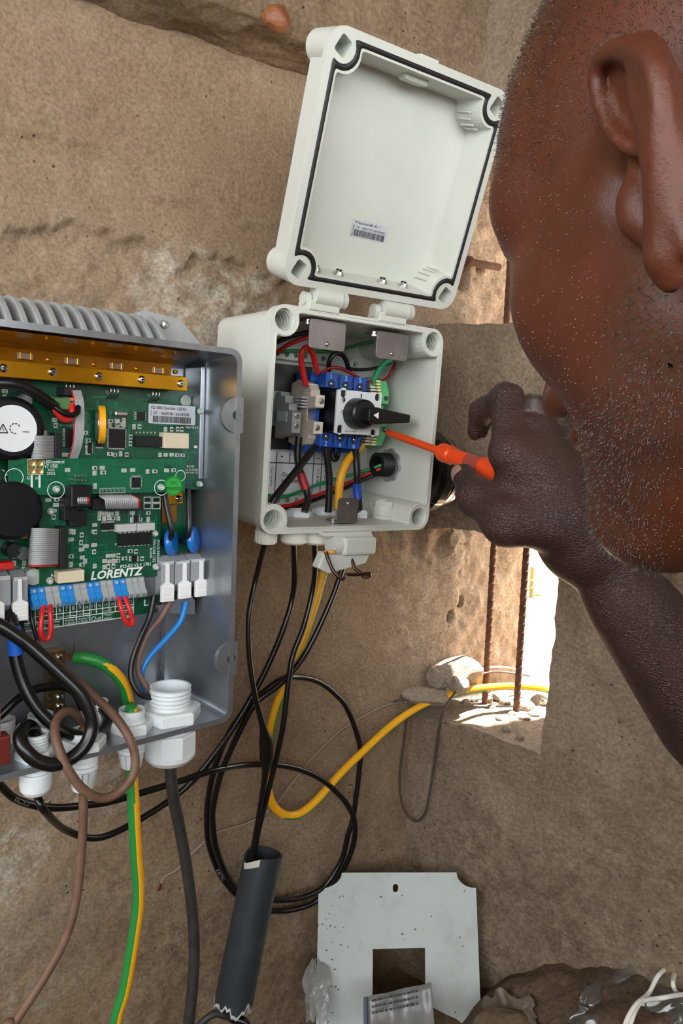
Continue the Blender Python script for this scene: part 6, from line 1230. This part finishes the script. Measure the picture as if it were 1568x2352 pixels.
def surface_nets(sdf, lo, hi, st, B=24):
    """sparse surface nets: only blocks near the surface are sampled"""
    lo = np.array(lo, float); n = np.ceil((np.array(hi) - lo) / st / B).astype(int); cells = {}; VV = []; KK = []; QQ = []
    g = np.arange(B + 2); gx, gy, gz = np.meshgrid(g, g, g, indexing='ij'); rad = st * (B + 2) * .87
    def key(i, j, k): return (i.astype(np.int64) << 42) | (j.astype(np.int64) << 21) | k.astype(np.int64)
    for bi in range(n[0]):
        for bj in range(n[1]):
            for bk in range(n[2]):
                o = np.array([bi, bj, bk]) * B; c = lo + (o + (B + 1) / 2) * st
                if abs(sdf(c[None, :], (c, rad))[0]) > rad * 1.15: continue
                P = np.stack([gx, gy, gz], -1).reshape(-1, 3) + o; D = sdf(lo + P * st, (c, rad)).reshape(B + 2, B + 2, B + 2)
                if (D > 0).all() or (D < 0).all(): continue
                S = D < 0; m = B + 1
                cnt = sum(S[a:m + a, b:m + b, c_:m + c_].astype(int) for a in (0, 1) for b in (0, 1) for c_ in (0, 1)); act = (cnt > 0) & (cnt < 8)
                idx = np.argwhere(act)
                if len(idx) == 0: continue
                num = np.zeros((len(idx), 3)); den = np.zeros(len(idx)); I = idx
                for (ax) in range(3):
                    for u in (0, 1):
                        for v in (0, 1):
                            p0 = I.copy(); p0[:, (ax + 1) % 3] += u; p0[:, (ax + 2) % 3] += v; p1 = p0.copy(); p1[:, ax] += 1
                            a = D[p0[:, 0], p0[:, 1], p0[:, 2]]; b = D[p1[:, 0], p1[:, 1], p1[:, 2]]; cr = (a < 0) != (b < 0); t = np.where(cr, a / np.where(cr, a - b, 1), 0)
                            q = p0.astype(float); q[:, ax] += t; num += q * cr[:, None]; den += cr
                V = lo + (num / den[:, None] + o) * st; G = I + o; own = (I < B).all(1) if True else None
                VV.append(V); KK.append(key(G[:, 0], G[:, 1], G[:, 2]))
                for ax in range(3):                     # one quad per crossed edge owned by this block
                    e0 = S[:m, :m, :m]; sl = [slice(0, m)] * 3; sl[ax] = slice(1, m + 1); e1 = S[tuple(sl)]; cr = np.argwhere(e0 != e1)
                    b1, b2 = (ax + 1) % 3, (ax + 2) % 3; cr = cr[(cr[:, ax] < B) & (cr[:, b1] >= 1) & (cr[:, b2] >= 1)]
                    if len(cr) == 0: continue
                    fl = e0[cr[:, 0], cr[:, 1], cr[:, 2]]; q = []
                    for du, dv in ((0, 0), (-1, 0), (-1, -1), (0, -1)): w = cr + o; w = w.copy(); w[:, b1] += du; w[:, b2] += dv; q.append(key(w[:, 0], w[:, 1], w[:, 2]))
                    q = np.stack(q, 1); q[~fl] = q[~fl][:, ::-1]; QQ.append(q)
    K = np.concatenate(KK); V = np.concatenate(VV); Q = np.concatenate(QQ); uk, first = np.unique(K, return_index=True); V = V[first]; pos = np.searchsorted(uk, Q.reshape(-1)); pos = np.clip(pos, 0, len(uk) - 1); ok = (uk[pos] == Q.reshape(-1)).reshape(-1, 4).all(1); F = pos.reshape(-1, 4)[ok]
    F = np.unique(F, axis=0) if len(F) < 10 else F
    return V, F
def euler_head(yaw, pitch, roll):
    """columns = face forward, his left, up in camera coordinates (x right, y down, z away)"""
    f = np.array([-math.sin(yaw) * math.cos(pitch), math.sin(pitch), math.cos(yaw) * math.cos(pitch)])
    up0 = np.array([0, -1.0, 0]); l = np.cross(up0, f); l = -l / np.linalg.norm(l) ; l = np.cross(f, up0); l /= np.linalg.norm(l)
    if l @ np.array([-math.cos(yaw), 0, -math.sin(yaw)]) < 0: l = -l
    u = np.cross(l, f)
    if u[1] > 0: u = -u
    c, s = math.cos(roll), math.sin(roll); l2, u2 = l * c + u * s, u * c - l * s
    return np.stack([f, l2, u2], 1)
def head_prims():
    """list of (prim in head frame (forward, left, up), k, sign)"""
    A = []
    def a(p, k=.02, s=1): A.append((p, k, s))
    a(s_ell((-.012, 0, .040), (.100, .074, .090)))
    a(s_ell((.030, 0, .030), (.066, .064, .066)), .03)
    a(s_ell((.036, 0, -.030), (.056, .058, .080)), .03)
    for s in (1, -1):
        a(s_cone((.060, s * .030, .028), (.054, s * .0545, .026), .017, .0145), .016)          # brow ridge
        a(s_cone((.054, s * .051, -.014), (.010, s * .066, -.010), .015, .010), .02)          # cheek bone
        a(s_ell((.050, s * .040, -.026), (.026, .022, .024)), .02)                            # cheek
        a(s_cone((.002, s * .054, -.050), (.070, s * .018, -.098), .020, .018), .03)          # jaw
        a(s_ell((.018, s * .050, -.045), (.034, .014, .034)), .02)
        a(s_ell((.088, s * .034, .003), (.016, .022, .010)), .012, -1)                        # eye socket
        a(s_ell((.070, s * .031, .004), (.0125, .0125, .0125)), .004)                         # eye ball
        a(s_cone((.079, s * .018, .008), (.076, s * .046, .004), .0045, .004), .006)          # upper lid
        a(s_ell((.096, s * .014, -.038), (.012, .0095, .009)), .008)                           # nostril wing
    a(s_cone((.082, 0, .016), (.109, 0, -.033), .008, .0125), .012)                           # nose
    a(s_ell((.088, 0, -.058), (.016, .024, .010)), .008); a(s_ell((.085, 0, -.073), (.016, .021, .010)), .006)  # lips
    a(s_ell((.095, 0, -.0655), (.010, .024, .0015)), .004, -1)
    a(s_ell((.074, 0, -.102), (.022, .024, .018)), .02)                                       # chin
    return A
# ================================================================ THE MAN WITH THE SCREWDRIVER
def K(px, py, z): return np.array([(px - CX) / F_PX * z, (py - CY) / F_PX * z, z])      # camera coordinates
HP = (0.4865, 0.2714, -0.0441); HO = np.array([.1525, -.1148, .2690]); HR = euler_head(*HP)
def hd(p): return HR @ np.array(p, float) + HO
body = SDF()
for (f, c, b), k, s in head_prims():
    def g(P, f=f): return f((P - HO) @ HR)
    body.add((g, hd(c), b), k, s)
# ear, laid out on a plane that stands off the side of the head
E0 = hd((-.006, .0845, -.004)); eb = HR @ np.array([-.93, .368, 0]); eu = HR @ np.array([0, 0, 1.0]); eu -= eb * (eu @ eb); eu /= np.linalg.norm(eu); en = np.cross(eb, eu)
if en @ E0 > 0: en = -en                                                                    # en faces the camera
def EK(px, py, h=0.0):
    r = np.array([(px - CX) / F_PX, (py - CY) / F_PX, 1.0]); t = (E0 @ en) / (r @ en); return r * t + en * h
ER = np.stack([eb, eu, en], 1)
def eell(px, py, h, r, k=.004, s=1): body.add(s_ell(EK(px, py, h), r, ER), k, s)
eell(1462, 215, -.003, (.0125, .0175, .0042), .004); eell(1524, 400, -.001, (.0036, .0270, .0040), .005); eell(1512, 290, -.002, (.0052, .0180, .0042), .005)   # back of the shell
body.add(s_cone(EK(1462, 270, -.009), hd((-.006, .064, .004)), .0095, .014), .007); body.add(s_cone(EK(1500, 450, -.008), hd((-.004, .062, -.022)), .007, .012), .007)
eell(1436, 250, .0042, (.0082, .0165, .0070), .003, -1); eell(1460, 318, .0040, (.0062, .0085, .0080), .003, -1)        # hollow of the upper shell
eell(1484, 430, .0020, (.0052, .0140, .0090), .003, -1); eell(1494, 520, .0010, (.0045, .0110, .0080), .003, -1)       # ear opening
hel = [(1476, 350, .000), (1446, 330, .0015), (1414, 290, .0020), (1394, 235, .0022), (1384, 180, .0022), (1396, 135, .0020), (1440, 112, .0020), (1490, 120, .0022), (1524, 165, .0025), (1536, 240, .0025), (1538, 330, .0025), (1535, 430, .0022), (1530, 520, .0015), (1528, 585, .001)]
rad_h = [.0022, .0023, .0024, .0026, .0028, .0030, .0032, .0034, .0034, .0034, .0034, .0034, .0036, .0042]
hel_s = catmull([np.array(p, float) for p in hel], 4); rad_s = np.interp(np.linspace(0, len(hel) - 1, len(hel_s)), range(len(hel)), rad_h)
body.add(s_poly([EK(*p) for p in hel_s], list(rad_s)), .004)
eell(1442, 255, -.0052, (.0125, .0205, .0040), .003); eell(1414, 190, -.0045, (.0085, .0120, .0034), .003); eell(1492, 440, -.0085, (.0085, .0230, .0032), .003)              # floor of the shell
body.add(s_poly([EK(*p) for p in ((1474, 185, .0008), (1500, 240, .0014), (1512, 320, .0016), (1516, 410, .0012), (1518, 500, .0008))], [.0022, .0026, .0026, .0024, .0022]), .006)
eell(1522, 590, -.0005, (.0068, .0110, .0040), .005)
body.adds(s_path([EK(1430, 415, -.005), EK(1440, 465, -.003), EK(1448, 505, -.003), EK(1476, 556, -.004)], [.0038, .0048, .0048, .0038]), .005)
# neck and trunk
NB = np.array([.235, .045, .165]); SHL = np.array([.315, .16, -.01]); SHR = np.array([.400, .100, .325]); ELB = K(1800, 1850, .55)
body.add(s_cone(hd((-.035, 0, -.03)), NB, .052, .056), .03); body.add(s_cone(hd((-.01, 0, -.055)), NB + np.array([0, .02, .03]), .040, .050), .03)
body.add(s_cone(NB, SHR, .055, .052), .04); body.add(s_cone(NB, SHL, .055, .052), .04); CH = np.array([.37, .30, .13]); body.add(s_cone(NB + np.array([.05, .08, -.01]), CH, .085, .10), .05)
# right arm
WR = K(1334, 1238, .572)
body.adds(s_path([SHR, SHR * .45 + ELB * .55, ELB], [.052, .046, .040]), .03)
body.add(s_poly([ELB, K(1640, 1622, .562), K(1504, 1452, .57), K(1410, 1338, .573), WR], [.041, .0385, .0305, .0262, .0240]), .02)
body.add(s_cone(K(1625, 1640, .575), K(1450, 1400, .58), .036, .024), .03)
# right hand: metacarpals, curled fingers, thumb (camera coordinates)
MCP = [K(1172, 1040, .556), K(1220, 992, .570), K(1262, 996, .592), K(1296, 1022, .612)]; CAR = [K(1290, 1176, .562), K(1305, 1172, .570), K(1320, 1178, .582), K(1330, 1192, .592)]
for m_, c_, r_ in zip(MCP, CAR, (.0165, .0165, .0155, .0145)): body.add(s_cone(c_, m_, .0205, r_), .016); body.add(s_cone(WR, c_, .0225, .020), .02)
body.add(s_cone(K(1290, 1170, .585), K(1215, 1075, .592), .020, .020), .014)                                             # palm pad
body.add(s_cone(K(1215, 1060, .560), K(1290, 1150, .560), .0155, .018), .014)
FNG = [[MCP[0], K(1163, 916, .578), K(1108, 944, .606), K(1096, 990, .616)], [MCP[1], K(1222, 940, .620), K(1172, 990, .650), K(1160, 1040, .646)], [MCP[2], K(1262, 962, .640), K(1208, 1024, .666), K(1196, 1072, .656)], [MCP[3], K(1300, 1002, .652), K(1250, 1058, .668), K(1240, 1098, .656)]]
for fg, rr_ in zip(FNG, ([.0142, .0120, .0102, .0086], [.0142, .0118, .0100, .0088], [.0135, .0112, .0096, .0084], [.012, .0098, .0086, .0076])):
    body.adds(s_path(fg, rr_), .005); body.add(s_ell(fg[1], (rr_[1] * 1.06,) * 3), .004)
TH_ = [K(1285, 1198, .556), K(1165, 1196, .553), K(1092, 1142, .584), K(1064, 1092, .606)]
body.adds(s_path(TH_, [.0215, .0178, .0132, .0098]), .010); body.add(s_ell(TH_[2], (.0138,) * 3), .004)
body.add(s_cone(K(1180, 1120, .565), K(1250, 1185, .560), .0135, .020), .014)                                           # thumb web
# nails
for tipk, bk, w_ in ((TH_[3], TH_[2], .0072),):
    dN = (tipk - bk); dN /= np.linalg.norm(dN)
# left arm, off to the right of the picture, resting on the knee
LE = np.array([.40, .40, .02]); LWR = np.array([.47, .42, .24]); body.adds(s_path([SHL, LE], [.050, .040]), .03); body.adds(s_path([LE, LWR], [.040, .026]), .02)
LH = np.array([.49, .43, .31]); body.add(s_cone(LWR, LH, .026, .030), .02)
for k in range(4):
    b0 = LH + np.array([.030 - .019 * k, -.012 + .004 * k, .03]); body.adds(s_path([b0, b0 + np.array([.002, .004, .036 - abs(k - 1) * .004]), b0 + np.array([.002, .030, .050 - abs(k - 1) * .005])], [.0100, .0088, .0075]), .005)
body.adds(s_path([LWR + np.array([-.02, .0, .02]), LH + np.array([-.045, .0, .0]), LH + np.array([-.055, .02, .03])], [.013, .0105, .0085]), .006)
Vb, Fb = surface_nets(body, (-.0, -.36, -.12), (.60, .50, .72), .0018)
CAMM = CAM
def to_world(P): return P @ CAMM.T + EYE
def np_mesh(name, V, F, mats):
    me = bpy.data.meshes.new(name); me.vertices.add(len(V)); me.vertices.foreach_set('co', V.reshape(-1).astype(np.float32)); me.loops.add(len(F) * 4); me.loops.foreach_set('vertex_index', F.reshape(-1).astype(np.int32)); me.polygons.add(len(F))
    me.polygons.foreach_set('loop_start', (np.arange(len(F)) * 4).astype(np.int32)); me.polygons.foreach_set('loop_total', np.full(len(F), 4, np.int32)); me.polygons.foreach_set('use_smooth', np.ones(len(F), bool))
    for m in mats: me.materials.append(m)
    me.update(calc_edges=True); me.validate(); return me
# skin
SK = bpy.data.materials.new('skin'); SK.use_nodes = True; nt = SK.node_tree; N = nt.nodes; Lk = nt.links; bs = N['Principled BSDF']; MATS['skin'] = SK
tc = N.new('ShaderNodeTexCoord')
def nz(scale, det=5, ro=.6):
    n = N.new('ShaderNodeTexNoise'); n.inputs['Scale'].default_value = scale; n.inputs['Detail'].default_value = det; n.inputs['Roughness'].default_value = ro; Lk.new(tc.outputs['Object'], n.inputs['Vector']); return n.outputs['Fac']
def mr(v, a, b, c=0.0, d=1.0):
    r = N.new('ShaderNodeMapRange'); r.inputs['From Min'].default_value = a; r.inputs['From Max'].default_value = b; r.inputs['To Min'].default_value = c; r.inputs['To Max'].default_value = d; Lk.new(v, r.inputs['Value']); return r.outputs['Result']
def mxc(fac, a, b):
    x = N.new('ShaderNodeMix'); x.data_type = 'RGBA'
    Lk.new(fac, x.inputs[0])
    for i, c in ((6, a), (7, b)):
        if isinstance(c, tuple): x.inputs[i].default_value = c
        else: Lk.new(c, x.inputs[i])
    return x.outputs[2]
def mm(op, a, b):
    x = N.new('ShaderNodeMath'); x.operation = op
    for i, v in ((0, a), (1, b)):
        if isinstance(v, float): x.inputs[i].default_value = v
        else: Lk.new(v, x.inputs[i])
    return x.outputs[0]
at_ = N.new('ShaderNodeAttribute'); at_.attribute_name = 'tone'; bd = N.new('ShaderNodeAttribute'); bd.attribute_name = 'beard'
face = mxc(mr(nz(18.0), .35, .68), lin((94, 46, 27)), lin((70, 34, 20))); arm_ = mxc(mr(nz(22.0), .35, .68), lin((66, 42, 38)), lin((50, 31, 29)))
col = mxc(at_.outputs['Fac'], face, arm_); col = mxc(mm('MULTIPLY', bd.outputs['Fac'], mr(nz(420.0, 4, .7), .40, .62, .05, .55)), col, lin((72, 62, 54)))
Lk.new(col, bs.inputs['Base Color']); bs.inputs['Specular IOR Level'].default_value = .42
bs.inputs['Subsurface Weight'].default_value = .10; bs.inputs['Subsurface Radius'].default_value = (.9, .35, .2); bs.inputs['Subsurface Scale'].default_value = .004
vo = N.new('ShaderNodeTexVoronoi'); vo.inputs['Scale'].default_value = 210.0; Lk.new(tc.outputs['Object'], vo.inputs['Vector'])
bead = mm('MULTIPLY', mr(vo.outputs['Distance'], .10, .26, 1.0, 0.0), mr(nz(26.0, 3), .80, .88))
wv_ = N.new('ShaderNodeTexVoronoi'); wv_.feature = 'DISTANCE_TO_EDGE'; wv_.inputs['Scale'].default_value = 420.0; Lk.new(tc.outputs['Object'], wv_.inputs['Vector'])
hgt = mm('ADD', mm('ADD', mm('MULTIPLY', nz(900.0, 4, .7), .35), mm('MULTIPLY', mr(wv_.outputs['Distance'], 0.0, .18), mr(at_.outputs['Fac'], 0.0, 1.0, .0, .7))), mm('ADD', mm('MULTIPLY', nz(240.0, 5, .65), .5), mm('MULTIPLY', bead, .9)))
Lk.new(mr(bead, 0.0, 1.0, .42, .12), bs.inputs['Roughness'])
bp_ = N.new('ShaderNodeBump'); bp_.inputs['Strength'].default_value = .5; bp_.inputs['Distance'].default_value = .0012; Lk.new(hgt, bp_.inputs['Height']); Lk.new(bp_.outputs['Normal'], bs.inputs['Normal'])
hl = (Vb - HO) @ HR                                                        # head coordinates of every vertex
inhead = np.linalg.norm(hl - np.array([0, 0, -.01]), axis=1) < .16
tone = np.where(inhead, 0.0, 1.0); tone = np.clip((np.linalg.norm(hl, axis=1) - .21) / .08, 0, 1) * tone
def near_path(P, pts, r0, r1):
    d = np.full(len(P), 9.0)
    for a, b in zip(pts[:-1], pts[1:]):
        a = np.array(a); b = np.array(b); t = np.clip(((P - a) @ (b - a)) / ((b - a) @ (b - a)), 0, 1); d = np.minimum(d, np.linalg.norm(P - a - t[:, None] * (b - a), axis=1))
    return np.clip((r1 - d) / (r1 - r0), 0, 1)
jawp = [(.004, .070, -.056), (.018, .066, -.072), (.050, .046, -.085), (.085, .012, -.105), (.085, -.012, -.105), (.05, -.046, -.085), (.005, -.07, -.05)]
beard = np.maximum(near_path(hl, jawp, .010, .024), near_path(hl, [(.095, .026, -.052), (.10, 0, -.048), (.095, -.026, -.052)], .005, .010)); beard = beard * inhead
ppl = thing('person', 'man leaning in close, bare-headed, turning a screwdriver with his right hand', 'person', loc=tuple(to_world(np.array([.40, .74, .12]))))
wb = to_world(Vb); wb -= np.array(ppl.location); me = np_mesh('body', wb, Fb, [SK])
for nm, arr in (('tone', tone), ('beard', beard)):
    at2 = me.attributes.new(nm, 'FLOAT', 'POINT'); at2.data.foreach_set('value', arr.astype(np.float32))
bo = obj('body', me, ppl)
# short hairs: stubble on the scalp and grizzled beard, each a tiny spike
def spikes(name, mask, n, length, rad, m, seed, lean):
    rs = np.random.RandomState(seed); nr = np.empty(len(me.vertices) * 3, np.float32); me.vertices.foreach_get('normal', nr); nr = nr.reshape(-1, 3); pr = mask / mask.sum(); id_ = rs.choice(len(mask), n, p=pr); V = []; Fx = []
    P0 = wb[id_] + rs.normal(size=(n, 3)) * .0007; D = nr[id_] + rs.normal(size=(n, 3)) * .35 + np.array(lean); D /= np.linalg.norm(D, axis=1)[:, None]; S = np.cross(D, rs.normal(size=(n, 3))); S /= np.linalg.norm(S, axis=1)[:, None]; T_ = np.cross(D, S); Ls_ = length * rs.uniform(.5, 1.2, n)
    Vx = np.stack([P0 + S * rad, P0 - S * rad * .5 + T_ * rad * .87, P0 - S * rad * .5 - T_ * rad * .87, P0 + D * Ls_[:, None]], 1).reshape(-1, 3); b = np.arange(n)[:, None] * 4
    F3 = np.concatenate([b + np.array([0, 1, 3]), b + np.array([1, 2, 3]), b + np.array([2, 0, 3])]); m2 = bpy.data.meshes.new(name); m2.from_pydata(Vx.tolist(), [], F3.tolist()); m2.materials.append(m); return tag(obj(name, m2, ppl), kind='stuff')
visw = inhead & (((Vb / Vb[:, 2:3])[:, 0] < .62))
dn = CAM @ np.array([0, .5, 0])
spikes('beard', beard * visw, 5000, .0018, .00016, mat('grizzled_hair', (92, 86, 80), .5, var=(300, (40, 34, 30), .45, .55)), 3, dn)
scalp = (near_path(hl, [(.045, .058, .075), (.02, .066, .06), (-.02, .07, .06), (-.06, .06, .05)], .03, .07) * (hl[:, 2] > .018) * (hl[:, 0] < .062)) * visw
spikes('hair_stubble', scalp, 9000, .0014, .00013, mat('dark_stubble', (48, 40, 36), .5, var=(300, (110, 104, 98), .55, .62)), 5, (0, 0, 0))
# beads of sweat
rs = np.random.RandomState(12); cheek = (near_path(hl, [(.05, .055, .045), (.03, .07, .02), (.055, .055, -.03), (.03, .06, -.06), (.06, .04, -.09)], .02, .05) * visw * (1 - (hl[:, 0] < .008)) * (.25 + np.clip(fbm(hl[:, 0], hl[:, 1], hl[:, 2], 40, 3, 4), 0, 1))); idb = rs.choice(len(cheek), 1500, p=cheek / cheek.sum()); mb = MB(); oc = [(1, 0, 0), (-1, 0, 0), (0, 1, 0), (0, -1, 0), (0, 0, 1), (0, 0, -1)]; of = [(0, 2, 4), (2, 1, 4), (1, 3, 4), (3, 0, 4), (2, 0, 5), (1, 2, 5), (3, 1, 5), (0, 3, 5)]
for i in idb:
    r_ = rs.uniform(.00018, .00042); mb.add([wb[i] + r_ * np.array(v) for v in oc], of, 0, True)
tag(mb.build('sweat_beads', mat('sweat', (150, 122, 110), .12, trans=.35, spec=.8), ppl), kind='stuff')
# thumb nail
tN = TH_[3]; dirN = TH_[3] - TH_[2]; dirN /= np.linalg.norm(dirN); outN = np.array([-.75, -.1, -.55]); outN -= dirN * (outN @ dirN); outN /= np.linalg.norm(outN); sideN = np.cross(dirN, outN)
mb = MB(); na, nb_ = 9, 7; Pn = []
for i in range(na):
    for j in range(nb_):
        a0 = (i / (na - 1) - .5) * 1.5; t_ = -.004 + .011 * j / (nb_ - 1); w = 1 - .35 * max(0, (j / (nb_ - 1)) - .7) / .3; Pn.append(to_world((tN + dirN * t_ + (outN * math.cos(a0 * w) + sideN * math.sin(a0 * w)) * (.0102 - .0018 * (j / (nb_ - 1)) ** 2))[None, :])[0] - np.array(ppl.location))
mb.add(Pn, [(i * nb_ + j, (i + 1) * nb_ + j, (i + 1) * nb_ + j + 1, i * nb_ + j + 1) for i in range(na - 1) for j in range(nb_ - 1)], 0, True); no = mb.build('thumb_nail', mat('nail', (150, 112, 96), .3), ppl); md = no.modifiers.new('thickness', 'SOLIDIFY'); md.thickness = .0006
# clothes (outside the picture frame): pale shirt, dark trousers, sandals
shirt = SDF(); shirt.add(s_cone(NB + np.array([.035, .055, -.01]), CH, .108, .122), .05); shirt.add(s_cone(NB + np.array([.02, .03, 0]), SHR, .064, .066), .04); shirt.add(s_cone(NB + np.array([.02, .03, 0]), SHL, .064, .066), .04); shirt.add(s_cone(SHR, SHR * .55 + ELB * .45, .067, .064), .03); shirt.add(s_cone(SHL, SHL * .5 + LE * .5, .066, .060), .03); HIP = np.array([.47, .56, .06]); shirt.add(s_cone(CH, HIP, .122, .118), .05)
Vs, Fs = surface_nets(shirt, (.05, -.12, -.22), (.72, .78, .5), .005); ws = to_world(Vs) - np.array(ppl.location); obj('shirt', np_mesh('shirt', ws, Fs, [mat('pale_cotton', (196, 196, 214), .85, bump=(40, .4, .01))]), ppl)
trs = SDF(); KR, KL = np.array([.60, .46, .30]), np.array([.52, .47, .36]); FRt, FLt = np.array([.68, .66, .22]), np.array([.50, .66, .20])
for hp, kn, ft in ((HIP + np.array([.07, .02, .04]), KR, FRt), (HIP + np.array([-.03, .03, .02]), KL, FLt)): trs.add(s_cone(hp, kn, .10, .068), .04); trs.add(s_cone(kn, ft, .062, .045), .03)
trs.add(s_ell(HIP, (.13, .11, .13)), .05); Vt, Ft = surface_nets(trs, (.28, .36, -.15), (.84, .80, .52), .006); obj('trousers', np_mesh('trousers', to_world(Vt) - np.array(ppl.location), Ft, [mat('dark_twill', (54, 56, 62), .9)]), ppl)
for ft in (FRt, FLt):
    sh_ = SDF(); fl_y = .725; a = np.array([ft[0], fl_y - .028, ft[2] - .02]); sh_.add(s_cone(a, a + np.array([.01, .008, .16]), .034, .026), .02); sh_.add(s_cone(a, ft, .034, .038), .02); Vx, Fx = surface_nets(sh_, a - .12, a + np.array([.12, .10, .26]), .006); obj('shoe', np_mesh('shoe', to_world(Vx) - np.array(ppl.location), Fx, [mat('shoe_leather', (40, 32, 28), .6)]), ppl)
